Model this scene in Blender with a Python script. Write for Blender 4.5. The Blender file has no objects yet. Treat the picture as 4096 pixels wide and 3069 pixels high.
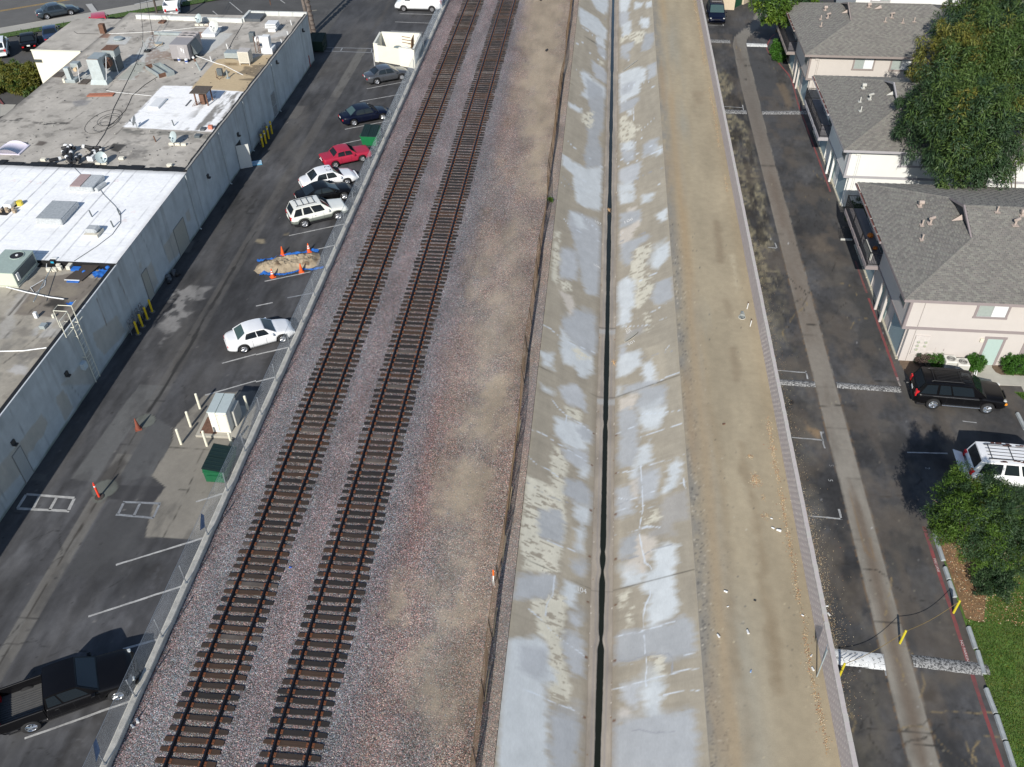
import bpy,bmesh,math,random
import numpy as np
from mathutils import Vector,Matrix
random.seed(7);rng=np.random.default_rng(11)
PI=math.pi
SC=bpy.context.scene
COL=SC.collection
# ------------------------------------------------------------------ camera
CAM_H=36.1
FOC=3582.7 # focal length in pixels of the 4096 px wide photograph
YAW,PITCH,ROLL=-0.1003844,0.7130887,-0.0114318
def cam_basis():
    cy,sy=math.cos(YAW),math.sin(YAW)
    f=Vector((sy*math.cos(PITCH),cy*math.cos(PITCH),-math.sin(PITCH)))
    r=Vector((cy,-sy,0));u=r.cross(f)
    r2=r*math.cos(ROLL)+u*math.sin(ROLL);u2=u*math.cos(ROLL)-r*math.sin(ROLL)
    return r2,u2,f
CR,CU,CF=cam_basis()
camd=bpy.data.cameras.new('camera');cam=bpy.data.objects.new('camera',camd);COL.objects.link(cam)
camd.sensor_fit='HORIZONTAL';camd.sensor_width=36;camd.lens=36*FOC/4096
camd.clip_start=0.5;camd.clip_end=3000
m=Matrix((CR,CU,-CF)).transposed().to_4x4();m.translation=(0,0,CAM_H);cam.matrix_world=m
SC.camera=cam
# ------------------------------------------------------------------ light
SUN_EL=math.radians(32.6)
SDX,SDY=0.165,0.9863 # direction shadows fall on the ground
w=bpy.data.worlds.new('World');SC.world=w;w.use_nodes=True
nt=w.node_tree;bg=nt.nodes['Background']
sky=nt.nodes.new('ShaderNodeTexSky');sky.sky_type='NISHITA';sky.sun_disc=False
sky.sun_elevation=SUN_EL;sky.sun_rotation=math.radians(180+9.5)
sky.air_density=1.0;sky.dust_density=0.6;sky.ozone_density=1.5
nt.links.new(sky.outputs[0],bg.inputs[0]);bg.inputs[1].default_value=0.095
sd=bpy.data.lights.new('sun','SUN');sun=bpy.data.objects.new('sun',sd);COL.objects.link(sun)
sd.energy=4.4;sd.angle=math.radians(0.53);sd.color=(1.0,0.95,0.87)
dirv=Vector((SDX*math.cos(SUN_EL),SDY*math.cos(SUN_EL),-math.sin(SUN_EL)))
sun.rotation_euler=dirv.to_track_quat('-Z','Y').to_euler();sun.location=(0,-20,60)
vs=SC.view_settings;vs.view_transform='Standard';vs.look='None';vs.exposure=0.32;vs.gamma=1.0
vs.use_curve_mapping=False
# ------------------------------------------------------------------ survey: photograph -> real place on a known surface
CRP=dict(J=(3500,1150,.2698),F=(2780,0,.31689),K=(3380,880,.18108),A=(560,60,.31689),B=(220,180,.22635),
           C=(0,980,.22635),D=(2880,2300,.24864),E=(1900,2200,.18108),M=(600,1600,.22635),N=(3240,560,.18108),
           O=(3200,200,.13581),L=(3640,2040,.35934))
for i_ in range(4):
    for j_,y_ in enumerate((0,768,1536,2301)):CRP['c%d%d'%(i_,j_)]=(i_*1024,y_,.46356)
def ray(cr,x,y):
    a,b,s=CRP[cr];u=(a+x*s-2048)/FOC;v=-(b+y*s-1534.5)/FOC
    return CR*u+CU*v+CF
def on_z(cr,x,y,z=0.0):
    r=ray(cr,x,y);t=(z-CAM_H)/r.z;return Vector((r.x*t,r.y*t,z))
def on_x(cr,x,y,X):
    r=ray(cr,x,y);t=X/r.x;return Vector((X,r.y*t,CAM_H+r.z*t))
def on_y(cr,x,y,Y):
    r=ray(cr,x,y);t=Y/r.y;return Vector((r.x*t,Y,CAM_H+r.z*t))
def on_plane(cr,x,y,p0,n):
    r=ray(cr,x,y);o=Vector((0,0,CAM_H));t=(Vector(p0)-o).dot(Vector(n))/r.dot(Vector(n));return o+r*t
def poly(cr,pts,z=0.0):return [tuple(on_z(cr,x,y,z))[:2] for x,y in pts]
# ------------------------------------------------------------------ objects
def tag(o,label=None,cat=None,group=None,kind=None):
    if label:o['label']=label
    if cat:o['category']=cat
    if group:o['group']=group
    if kind:o['kind']=kind
    return o
def empty(name,loc=(0,0,0),rz=0.0,label=None,cat=None,group=None,kind=None):
    o=bpy.data.objects.new(name,None);COL.objects.link(o)
    o.location=loc;o.rotation_euler=(0,0,rz);o.empty_display_size=0.3
    return tag(o,label,cat,group,kind)
def link(name,me,parent=None,mat=None):
    if mat is not None:
        for mm in (mat if isinstance(mat,(list,tuple)) else [mat]):me.materials.append(mm)
    o=bpy.data.objects.new(name,me);COL.objects.link(o)
    if parent:o.parent=parent
    return o
class MB:
    """collects shapes for ONE mesh"""
    def __init__(s):s.v=[];s.f=[];s.mi=[];s.sm=[];s.m=0;s.smooth=False;s.T=None
    def add(s,vs,fs):
        n=len(s.v)
        if s.T is not None:vs=[tuple(s.T @ Vector(p)) for p in vs]
        s.v+=[tuple(p) for p in vs]
        for f in fs:s.f.append([i+n for i in f]);s.mi.append(s.m);s.sm.append(s.smooth)
        return s
    def box(s,x0,x1,y0,y1,z0,z1,bev=0.0):
        if bev<=0:
            vs=[(x,y,z) for z in (z0,z1) for y in (y0,y1) for x in (x0,x1)]
            return s.add(vs,[(0,2,3,1),(4,5,7,6),(0,1,5,4),(2,6,7,3),(0,4,6,2),(1,3,7,5)])
        b=bev;vs=[];fs=[]
        for z,d in ((z0,b),(z0+b,0),(z1-b,0),(z1,b)):
            vs+=[(x0+d+b*(d==0),y0+d,z),(x1-d-b*(d==0),y0+d,z),(x1-d,y0+d+b*(d==0),z),(x1-d,y1-d-b*(d==0),z),
                   (x1-d-b*(d==0),y1-d,z),(x0+d+b*(d==0),y1-d,z),(x0+d,y1-d-b*(d==0),z),(x0+d,y0+d+b*(d==0),z)]
        for k in range(3):
            for i in range(8):fs.append((k*8+i,k*8+(i+1)%8,k*8+8+(i+1)%8,k*8+8+i))
        fs.append(tuple(range(7,-1,-1)));fs.append(tuple(range(24,32)))
        return s.add(vs,fs)
    def cbox(s,c,sx,sy,sz,bev=0.0):return s.box(c[0]-sx/2,c[0]+sx/2,c[1]-sy/2,c[1]+sy/2,c[2]-sz/2,c[2]+sz/2,bev)
    def tube(s,pts,r,n=8,r1=None,cap=True):
        pts=[Vector(p) for p in pts];rings=[];vs=[];fs=[];N=len(pts)
        up0=None
        for i,p in enumerate(pts):
            d=(pts[min(i+1,N-1)]-pts[max(i-1,0)]);d=d.normalized() if d.length>1e-9 else Vector((0,0,1))
            a=Vector((0,0,1)) if abs(d.z)<0.9 else Vector((1,0,0))
            if up0 is not None:a=up0
            x=d.cross(a).normalized();y=x.cross(d).normalized();up0=y
            rr=r if r1 is None else r+(r1-r)*i/(N-1)
            for k in range(n):
                t=2*PI*k/n;vs.append(p+x*math.cos(t)*rr+y*math.sin(t)*rr)
        for i in range(N-1):
            for k in range(n):fs.append((i*n+k,i*n+(k+1)%n,(i+1)*n+(k+1)%n,(i+1)*n+k))
        if cap:fs.append(tuple(range(n-1,-1,-1)));fs.append(tuple(range((N-1)*n,N*n)))
        return s.add(vs,fs)
    def cyl(s,c,r,h,n=16,r1=None):return s.tube([c,(c[0],c[1],c[2]+h)],r,n,r1)
    def prism(s,pts,z0,z1):
        n=len(pts);vs=[(p[0],p[1],z0) for p in pts]+[(p[0],p[1],z1) for p in pts]
        return s.add(vs,[tuple(range(n-1,-1,-1)),tuple(range(n,2*n))]+[(i,(i+1)%n,n+(i+1)%n,n+i) for i in range(n)])
    def quad(s,*p):return s.add(p,[tuple(range(len(p)))])
    def sphere(s,c,r,n=10,m_=6,zs=1.0,z0=-1.0):
        vs=[];fs=[]
        for i in range(m_+1):
            a=math.asin(z0)+(PI/2-math.asin(z0))*i/m_
            for k in range(n):
                t=2*PI*k/n;vs.append((c[0]+r*math.cos(a)*math.cos(t),c[1]+r*math.cos(a)*math.sin(t),c[2]+r*zs*math.sin(a)))
        for i in range(m_):
            for k in range(n):fs.append((i*n+k,i*n+(k+1)%n,(i+1)*n+(k+1)%n,(i+1)*n+k))
        return s.add(vs,fs)
    def mesh(s,name):
        me=bpy.data.meshes.new(name);me.from_pydata(s.v,[],s.f)
        if any(s.mi):me.polygons.foreach_set('material_index',s.mi)
        if any(s.sm):me.polygons.foreach_set('use_smooth',s.sm)
        me.update();return me
    def build(s,name,mat=None,parent=None):return link(name,s.mesh(name),parent,mat)
def part(name,mat,parent,fn):
    b=MB();fn(b);return b.build(name,mat,parent)
def copy_tree(o,parent=None):
    c=o.copy();COL.objects.link(c);c.parent=parent
    for ch in list(o.children):copy_tree(ch,c)
    return c
# ------------------------------------------------------------------ materials
MATS={}
def newmat(name):
    m=bpy.data.materials.new(name);m.use_nodes=True
    return m,m.node_tree,m.node_tree.nodes['Principled BSDF']
def N(nt,typ,**kw):
    n=nt.nodes.new(typ)
    for k,v in kw.items():
        if k.startswith('i_'):n.inputs[k[2:].replace('_',' ')].default_value=v
        else:setattr(n,k,v)
    return n
def ramp(nt,src,stops):
    r=nt.nodes.new('ShaderNodeValToRGB');e=r.color_ramp.elements
    while len(e)<len(stops):e.new(0.5)
    for i,(p,c) in enumerate(stops):
        e[i].position=p;e[i].color=(c,c,c,1) if isinstance(c,(int,float)) else (*c,1)
    nt.links.new(src,r.inputs[0]);return r.outputs[0]
def mixc(nt,a,b,f,mode='MIX'):
    n=nt.nodes.new('ShaderNodeMix');n.data_type='RGBA';n.blend_type=mode
    for s,v in ((6,a),(7,b),(0,f)):
        if hasattr(v,'links'):nt.links.new(v,n.inputs[s])
        elif s==0:n.inputs[0].default_value=v
        else:n.inputs[s].default_value=(*v,1)
    return n.outputs[2]
def coords(nt,scale=(1,1,1),kind='Object'):
    tc=nt.nodes.new('ShaderNodeTexCoord');mp=nt.nodes.new('ShaderNodeMapping')
    mp.inputs['Scale'].default_value=scale;nt.links.new(tc.outputs[kind],mp.inputs[0]);return mp.outputs[0]
def noise(nt,co,sc,det=4,rough=.6):
    n=nt.nodes.new('ShaderNodeTexNoise');n.inputs['Scale'].default_value=sc
    n.inputs['Detail'].default_value=det;n.inputs['Roughness'].default_value=rough
    nt.links.new(co,n.inputs['Vector']);return n.outputs['Fac']
def bump(nt,b,h,st=.3,d=.02):
    n=nt.nodes.new('ShaderNodeBump');n.inputs['Strength'].default_value=st;n.inputs['Distance'].default_value=d
    nt.links.new(h,n.inputs['Height']);nt.links.new(n.outputs[0],b.inputs['Normal'])
def mat(name,col,rough=.7,metal=0.0,var=.12,sc=6.0,dirt=None,dirt_amt=.0,bumpy=0.0,spec=.4,coat=0.0,streak=None):
    """a plain surface with uneven colour, optional dirt blotches and fine relief"""
    if name in MATS:return MATS[name]
    m,nt,b=newmat(name)
    co=coords(nt,streak or (1,1,1));n1=noise(nt,co,sc,5)
    f=ramp(nt,n1,[(.25,1-var),(.75,1+var)])
    c=mixc(nt,col,f,1.0,'MULTIPLY')
    if dirt is not None:
        n2=noise(nt,coords(nt),sc*.35,6,.7)
        c=mixc(nt,c,dirt,ramp(nt,n2,[(.5-.25*dirt_amt,0.0),(.75,dirt_amt)]))
    nt.links.new(c,b.inputs['Base Color'])
    b.inputs['Roughness'].default_value=rough;b.inputs['Metallic'].default_value=metal
    b.inputs['Specular IOR Level'].default_value=spec
    if coat:b.inputs['Coat Weight'].default_value=coat;b.inputs['Coat Roughness'].default_value=.05
    if bumpy:bump(nt,b,noise(nt,coords(nt),sc*6,4),bumpy,.01)
    MATS[name]=m;return m
def emit_free_glass(name,col=(.02,.025,.03),rough=.05):
    if name in MATS:return MATS[name]
    m,nt,b=newmat(name);b.inputs['Base Color'].default_value=(*col,1)
    b.inputs['Roughness'].default_value=rough;b.inputs['Specular IOR Level'].default_value=.45
    MATS[name]=m;return m
# ------------------------------------------------------------------ numpy painting of flat, weathered ground colour
def _hash(ix,iy,s):
    h=(ix*374761393+iy*668265263+s*1442695041) & 0xffffffff
    h=((h ^ (h >> 13))*1274126177) & 0xffffffff
    return ((h ^ (h >> 16)) & 0xffff)/65535.0
def vnoise(x,y,s=0):
    ix=np.floor(x).astype(np.int64);iy=np.floor(y).astype(np.int64);fx=x-ix;fy=y-iy
    fx=fx*fx*(3-2*fx);fy=fy*fy*(3-2*fy)
    a=_hash(ix,iy,s);b=_hash(ix+1,iy,s);c=_hash(ix,iy+1,s);d=_hash(ix+1,iy+1,s)
    return (a*(1-fx)+b*fx)*(1-fy)+(c*(1-fx)+d*fx)*fy
def fbm(x,y,s=0,o=4):
    r=0;a=.5;t=0
    for k in range(o):r=r+a*vnoise(x*2**k,y*2**k,s+k*17);t+=a;a*=.55
    return r/t
def fbc(x,y,s=0,o=4):return np.clip((fbm(x,y,s,o)-.5)*1.9+.5,0,1)
def sdist(X,Y,P):
    """signed distance to polygon, negative inside"""
    d=np.full(X.shape,1e9);ins=np.zeros(X.shape,bool);n=len(P)
    for i in range(n):
        x0,y0=P[i];x1,y1=P[(i+1)%n];ex,ey=x1-x0,y1-y0
        t=np.clip(((X-x0)*ex+(Y-y0)*ey)/(ex*ex+ey*ey+1e-12),0,1)
        d=np.minimum(d,(X-x0-t*ex)**2+(Y-y0-t*ey)**2)
        if y0!=y1:
            c=((y0>Y)!=(y1>Y)) & (X<(x1-x0)*(Y-y0)/(y1-y0)+x0);ins ^= c
    d=np.sqrt(d);return np.where(ins,-d,d)
def ldist(X,Y,P):
    d=np.full(X.shape,1e9)
    for i in range(len(P)-1):
        x0,y0=P[i];x1,y1=P[i+1];ex,ey=x1-x0,y1-y0
        t=np.clip(((X-x0)*ex+(Y-y0)*ey)/(ex*ex+ey*ey+1e-12),0,1)
        d=np.minimum(d,(X-x0-t*ex)**2+(Y-y0-t*ey)**2)
    return np.sqrt(d)
class Sheet:
    def __init__(s,x0,x1,dx,ys):
        s.xs=np.linspace(x0,x1,max(2,int(round((x1-x0)/dx))+1));s.ys=np.asarray(ys)
        s.X,s.Y=np.meshgrid(s.xs,s.ys);s.C=np.zeros(s.X.shape+(3,));s.Z=np.zeros(s.X.shape)
    def fill(s,c):s.C[:]=c
    def blend(s,a,c):s.C=s.C*(1-a[...,None])+np.asarray(c)*a[...,None]
    def _box(s,P,m):
        px_=[p[0] for p in P];py_=[p[1] for p in P]
        i0,i1=np.searchsorted(s.xs,(min(px_)-m,max(px_)+m));j0,j1=np.searchsorted(s.ys,(min(py_)-m,max(py_)+m))
        return slice(j0,j1),slice(i0,i1)
    def patch(s,P,c,a=1.0,soft=.05,jag=.0,js=3.0,seed=1,holes=0.0,hs=4.0,stretch=(1,1)):
        q=s._box(P,soft+jag+.05);X,Y=s.X[q],s.Y[q]
        if X.size==0:return
        d=sdist(X,Y,P)
        if jag:d=d+(fbm(X*js*stretch[0],Y*js*stretch[1],seed,3)-.5)*2*jag
        al=np.clip(.5-d/max(soft,1e-3),0,1)*a
        if holes:al=al*np.clip((fbm(X*hs*stretch[0],Y*hs*stretch[1],seed+9,4)-holes)*12+.5,0,1)
        s.C[q]=s.C[q]*(1-al[...,None])+np.asarray(c)*al[...,None]
    def stroke(s,P,wd,c,a=1.0,soft=.03,jag=.0,js=2.0,seed=2,holes=0.0):
        q=s._box(P,wd+soft+jag);X,Y=s.X[q],s.Y[q]
        if X.size==0:return
        d=ldist(X,Y,P)-wd/2
        if jag:d=d+(fbm(X*js,Y*js,seed,3)-.5)*2*jag
        al=np.clip(.5-d/soft,0,1)*a
        if holes:al=al*np.clip((fbm(X*5,Y*5,seed+3,3)-holes)*12+.5,0,1)
        s.C[q]=s.C[q]*(1-al[...,None])+np.asarray(c)*al[...,None]
    def build(s,name,mtl,parent=None,smooth=True,extra=None):
        ny,nx=s.X.shape;co=np.stack([s.X,s.Y,s.Z],-1).reshape(-1,3)
        i=np.arange(ny*nx).reshape(ny,nx)
        f=np.stack([i[:-1,:-1],i[:-1,1:],i[1:,1:],i[1:,:-1]],-1).reshape(-1,4)
        me=bpy.data.meshes.new(name);me.vertices.add(len(co));me.vertices.foreach_set('co',co.ravel())
        me.loops.add(f.size);me.loops.foreach_set('vertex_index',f.ravel());me.polygons.add(len(f))
        me.polygons.foreach_set('loop_start',np.arange(len(f))*4);me.polygons.foreach_set('loop_total',np.full(len(f),4))
        if smooth:me.polygons.foreach_set('use_smooth',np.ones(len(f),bool))
        at=me.color_attributes.new('Col','FLOAT_COLOR','POINT')
        at.data.foreach_set('color',np.concatenate([s.C,np.ones(s.C.shape[:2]+(1,))],-1).astype(np.float32).ravel())
        if extra is not None:
            a2=me.attributes.new('Msk','FLOAT','POINT');a2.data.foreach_set('value',extra.astype(np.float32).ravel())
        me.update(calc_edges=True);return link(name,me,parent,mtl)
def rows(y0,y1,near=.05):
    """row spacing that grows with distance from the camera"""
    ys=[y0];
    while ys[-1]<y1:
        y=ys[-1];R2=y*y+CAM_H**2;ys.append(y+near*max(1.0,R2/1600.0))
    return ys
def sheet_mat(name,fine=30.0,var=.15,rough=.9,stone=0.0,bmp=.3,streak=None):
    m,nt,b=newmat(name)
    a=nt.nodes.new('ShaderNodeAttribute');a.attribute_name='Col'
    n1=noise(nt,coords(nt,streak or (1,1,1)),fine,5,.7);c=mixc(nt,a.outputs[0],ramp(nt,n1,[(.25,1-var),(.75,1+var)]),1.0,'MULTIPLY')
    n3=noise(nt,coords(nt),fine*.08,4,.6);c=mixc(nt,c,ramp(nt,n3,[(.3,.93),(.7,1.07)]),1.0,'MULTIPLY')
    nt.links.new(c,b.inputs['Base Color']);b.inputs['Roughness'].default_value=rough;b.inputs['Specular IOR Level'].default_value=.25
    if bmp:bump(nt,b,n1,bmp,.01)
    return m
# ================================================================== THE SETTING
ZL,ZD,ZR=-.45,-.30,-.20 # parking lot, dirt strip / service road, alley
TR1,TR2=-15.56,-11.28 # track centre lines
YN,YF=9.0,128.0 # painted near / far limit
def yrows(near=.05):return list(np.arange(-60,YN,6.0))+rows(YN,YF,near)+list(np.arange(YF+4,420,12.0))
def shift(P,dx=0,dy=0):return [(x+dx,y+dy) for x,y in P]
ASPH=(.060,.061,.065)
# far ground on both sides, so that the place goes on to the horizon
def flat(name,x0,x1,y0,y1,z,m):
    b=MB();b.quad((x0,y0,z),(x1,y0,z),(x1,y1,z),(x0,y1,z));o=b.build(name,m);o['kind']='structure';return o
M_earth=mat('earth',(.16,.145,.12),.95,var=.3,sc=.15)
flat('ground',-1400,-19.0,-300,1500,ZL-.03,M_earth)
flat('ground',12.0,1400,-300,1500,ZR-.03,M_earth)
flat('ground',-19.0,12.0,395,1500,ZL-.03,M_earth)
flat('ground',-19.0,12.0,-300,-55,ZL-.03,M_earth)
# ---------------------------------------------------------------- parking lot
M_asph=sheet_mat('asphalt',40,.22,.88,bmp=.25)
S=Sheet(-31.0,-18.8,.085,yrows(.075))
S.Z[:]=ZL
X,Y=S.X,S.Y
S.fill(ASPH)
n=fbc(X*.35,Y*.22,3,5)*.8+.1;S.C*=(.55+.95*n)[...,None]
n=fbc(X*2.2,Y*.5,5,4);S.C*=(.72+.56*n)[...,None];n=fbm(X*6,Y*3.5,6,3);S.C*=(.88+.24*n)[...,None]
# grey-brown dusty wear in the drive lane and along the bays
S.blend(np.clip((fbm(X*.5,Y*.12,8,4)-.45)*3,0,1)*.65*np.exp(-((X+27.6)/1.9)**2),(.115,.107,.097))
S.blend(np.clip((fbm(X*.5,Y*.16,12,4)-.5)*3,0,1)*.45,(.088,.084,.080))
S.blend(np.clip((Y-88)/10,0,1)*.35,(.060,.061,.066))
# old trench patch, darker asphalt and lighter concrete patches
S.patch(poly('c02',[(610,820),(1060,190),(1210,0),(1480,20),(1240,235),(1000,570),(830,840)],ZL),(.120,.122,.122),.75,.06,.05,2,3)
S.patch(poly('c02',[(1240,235),(1490,380),(1480,545),(1310,790),(1000,860),(930,830),(1060,560)],ZL),(.088,.090,.092),.8,.05,.04,2,4)
S.patch(poly('c02',[(250,1657),(610,1180),(820,850),(960,960),(640,1340),(420,1657)],ZL),(.050,.050,.053),.6,.1,.05,2,5)
S.patch(poly('c02',[(910,980),(1000,868),(1400,885),(1430,900),(1385,1030),(1040,1010)],ZL),(.042,.042,.045),.9,.05,.02)
S.patch(poly('c02',[(760,1300),(940,1010),(1385,1040),(1260,1320),(1100,1657),(560,1657)],ZL),(.060,.061,.063),.8,.1,.05,2,8)
S.patch(poly('c00',[(0,0)]*3,ZL),ASPH)
S.patch(poly('c10',[(300,905),(425,915),(390,985),(340,1030),(235,1020)],ZL),(.12,.115,.11),.7,.1,.06)
S.patch(poly('c01',[(1520,850),(1640,800),(1790,830),(1740,920),(1600,1000),(1640,1040),(1430,1260),(1390,1330),(1400,1110),(1480,960)],ZL),(.25,.245,.24),.75,.35,.6,1.5,21,.42,1.6)
S.patch(poly('c02',[(285,770),(410,775),(400,840),(260,830)],ZL),(.11,.11,.105),.6,.1,.1)
S.patch(poly('c01',[(1625,420),(1680,425),(1640,520),(1560,530)],ZL),(.15,.148,.14),.8,.06,.03)
S.patch(poly('c11',[(0,400),(60,410),(80,440),(40,450),(0,430)],ZL),(.26,.22,.15),.8,.15,.1)
S.patch(poly('c11',[(240,360),(280,355),(290,370),(230,380)],ZL),(.26,.22,.15),.7,.15,.1)
# concrete gutter
g0,g1=-26.32,-25.40
S.patch([(g0,0),(g1,0),(g1,34),(g0,34)],(.145,.14,.13),.9,.04,.02,3,9);S.patch([(g0,34),(g1,34),(g1,84),(g0,84)],(.12,.115,.108),.38,.05,.03,3,9);S.patch([(g0,84),(g1,84),(g1+.02,97.2),(g0-.02,97.2)],(.13,.127,.12),.85,.04,.02,3,9)
gm=np.clip(1-np.abs(X-(g0+g1)/2)/.5,0,1)
S.blend(gm*np.clip((fbm(X*3,Y*.4,31,4)-.42)*5,0,1)*.55,(.085,.078,.070))
for yy in (22.9,27.5,34.8,38.6,43.4,47.2,51.0,58.5,64.2,70.0,76.0,84.0,90.0):S.stroke([(g0-.1,yy),(g1+.1,yy+.03)],.035,(.03,.03,.03),.9,.05)
# the wet dark run-off that follows it
wet=[on_z('c01',2209,345,ZL),on_z('c01',2130,455,ZL),on_z('c01',2025,650,ZL),on_z('c01',1975,730,ZL),on_z('c01',1890,880,ZL),
       on_z('c01',1770,1070,ZL),on_z('c01',1640,1330,ZL),on_z('c01',1530,1500,ZL),on_z('c02',1440,0,ZL),on_z('c02',1370,110,ZL),on_z('c02',1280,240,ZL)]
wet=[(p.x,p.y) for p in wet]
S.stroke(wet[2:],.20,(.028,.028,.028),.92,.06,.10,1.2,41);S.stroke(wet,.10,(.03,.03,.03),.8,.05,.06,2,42)
wet2=[(g1-.35,33),(g1-.42,30.5),(g1-.55,27),(g1-.5,22),(g1-.6,12)]
S.stroke(wet2,.05,(.04,.036,.032),.85,.05,.12,1.1,43)
S.stroke([tuple(on_z('c02',x,y,ZL))[:2] for x,y in ((1270,250),(1180,410),(1080,590),(1020,700))],.10,(.035,.033,.03),.9,.06,.08)
S.patch(poly('c02',[(840,900),(930,740),(1040,640),(1080,700),(1000,900),(900,1000)],ZL),(.045,.042,.04),.7,.3,.3,1.5)
S.patch(poly('c01',[(1985,110),(2040,20),(2090,30),(2060,100),(1920,190),(1830,180),(1860,120)],ZL),(.03,.03,.03),.9,.15,.5,1.2,51,.45,1.5)
S.patch(poly('c01',[(2110,180),(2209,60),(2209,190),(2140,215)],ZL),(.03,.03,.03),.9,.1,.4,1.2,52,.5,1.8)
# manhole patches
for c_,x_,y_,r_ in (('c02',1250,320,.62),('c02',905,905,.7),('c02',858,985,.34)):
    p=on_z(c_,x_,y_,ZL);S.patch([(p.x+r_*math.cos(t)*1.05,p.y+r_*math.sin(t)) for t in np.linspace(0,2*PI,15)[:-1]],(.125,.135,.12),.85,.06,.05)
    if r_>.5:S.stroke([(p.x+r_*math.cos(t)*1.05,p.y+r_*math.sin(t)) for t in np.linspace(0,2*PI,15)],.05,(.03,.03,.03),.8,.06,.03)
# oil drips under the bays and general spots
for k in range(150):
    x_=-19.8-abs(rng.normal(0,1.3));y_=rng.uniform(12,118);r_=rng.uniform(.05,.55)*(1 if k%3 else 1.5)
    S.patch([(x_+r_*math.cos(t),y_+r_*1.3*math.sin(t)) for t in np.linspace(0,2*PI,9)[:-1]],(.028,.026,.025),rng.uniform(.15,.6),r_*.9,r_*.5,2.5,k,.4,4)
for k in range(420):
    x_=rng.uniform(-30,-19);y_=rng.uniform(12,100);r_=rng.uniform(.03,.09)
    S.patch([(x_+r_*math.cos(t),y_+r_*math.sin(t)) for t in np.linspace(0,2*PI,6)[:-1]],(.025,.025,.025) if k%4 else (.2,.19,.18),rng.uniform(.3,.9),.05)
# cracks
for k in range(26):
    x_=rng.uniform(-29.5,-20);y_=rng.uniform(14,110);a_=rng.uniform(0,PI);P=[(x_,y_)]
    for q in range(rng.integers(5,12)):a_+=rng.normal(0,.45);x_+=.45*math.cos(a_);y_+=.45*math.sin(a_);P.append((x_,y_))
    S.stroke(P,.03,(.025,.025,.025),.75,.05,.05,3,k)
for k in range(70): # faint scrub streaks along the drive direction
    x_=rng.uniform(-29,-20);y_=rng.uniform(14,110);S.stroke([(x_,y_),(x_+rng.uniform(-.6,1.6),y_+rng.uniform(2,6))],rng.uniform(.1,.5),(.12,.12,.12),rng.uniform(.08,.22),.3,.1)
# concrete pad by the utility box
pad=poly('c02',[(1250,1320),(1330,1020),(1430,890),(1310,790),(1460,545),(1490,470),(1500,385),(1640,220),(1770,90),(1900,80),(2209,60),(2209,200),(2060,700),(1770,1350)],ZL)
pad=[(x,y) for x,y in pad]
S.patch(pad,(.215,.200,.172),.95,.05,.03,2,60)
S.C*=np.where(sdist(X,Y,pad)<0,.88+.26*fbm(X*.9,Y*.6,61,5),1)[...,None]
S.patch(poly('c02',[(1500,430),(1640,225),(1900,90),(1760,330),(1640,470)],ZL),(.16,.15,.135),.4,.2,.2)
for Pk in ([(1460,545),(1560,550),(1700,560),(2010,575)],[(1490,385),(1485,480),(1440,560),(1330,745)],
           [(1755,565),(1700,690),(1650,840),(1600,985),(1530,1110),(1410,1320)],[(1540,910),(1640,925)],[(1750,935),(1880,940)]):
    S.stroke([tuple(on_z('c02',x,y,ZL))[:2] for x,y in Pk],.035,(.045,.042,.038),.85,.05,.06,2.2)
S.blend(np.clip((fbm(X*1.1,Y*.5,160,5)-.55)*9,0,1)*.35,(.034,.034,.036))
lot=S.build('parking_lot',M_asph);lot['kind']='structure'
M_white_line=mat('road_paint_white',(.46,.46,.45),.8,var=.2,sc=9,dirt=(.12,.12,.12),dirt_amt=.75)
M_blue_line=mat('road_paint_faint',(.26,.28,.30),.8,var=.2,sc=9,dirt=(.10,.10,.11),dirt_amt=.8)
M_red_line=mat('road_paint_red',(.27,.055,.055),.8,var=.2,sc=3,dirt=(.075,.06,.06),dirt_amt=.95)
def stripe(name,parent,P,wd,z,m,seg=14,wob=.012):
    """a worn painted line, 4 mm above the surface"""
    b=MB();P=[Vector((p[0],p[1],0)) for p in P];L=[];R_=[]
    for i in range(len(P)-1):
        d=P[i+1]-P[i];n_=Vector((-d.y,d.x,0)).normalized();k=max(2,int(d.length/.3)) if len(P)==2 else max(2,int(d.length/.25))
        for j in range(k+(i==len(P)-2)):
            q=P[i]+d*(j/k);L.append(q+n_*(wd/2+random.uniform(-wob,wob)));R_.append(q-n_*(wd/2+random.uniform(-wob,wob)))
    n=len(L);b.add([(p.x,p.y,z) for p in L]+[(p.x,p.y,z) for p in R_],[(i,n+i,n+i+1,i+1) for i in range(n-1)])
    return b.build(name,m,parent)
def cline(cr,P,z):return [tuple(on_z(cr,x,y,z))[:2] for x,y in P]
for cr,P in (('c03',[(212,1410),(1130,1085)]),('c03',[(762,358),(1585,90)]),('c03',[(1060,640),(1380,548)]),('c02',[(1000,1562),(1770,1325)]),('c02',[(1690,1018),(1945,940)]),
              ('c02',[(1772,98),(2209,-28)]),('c01',[(1915,1480),(2209,1400)]),('c11',[(0,1405),(275,1342)]),('c11',[(0,985),(145,955)]),
              ('c11',[(285,378),(770,275)]),('c11',[(75,772),(470,690)]),('c11',[(530,495),(700,455)]),('c10',[(955,767),(1290,705)]),
              ('c10',[(895,877),(1260,812)]),('c10',[(767,1117),(1150,1042)]),('c10',[(697,1252),(960,1195)]),('c10',[(1240,118),(1580,128)]),
              ('c10',[(1200,190),(1530,202)]),('c10',[(1162,268),(1440,280)]),('c10',[(1010,455),(1030,610)]),('c10',[(0,130),(0,131)]),('c11',[(0,1640),(180,1595)])):
    if abs(P[0][0]-P[1][0])<2:continue
    stripe('parking_stripe',lot,cline(cr,P,ZL),.11,ZL+.004,M_white_line)
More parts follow.
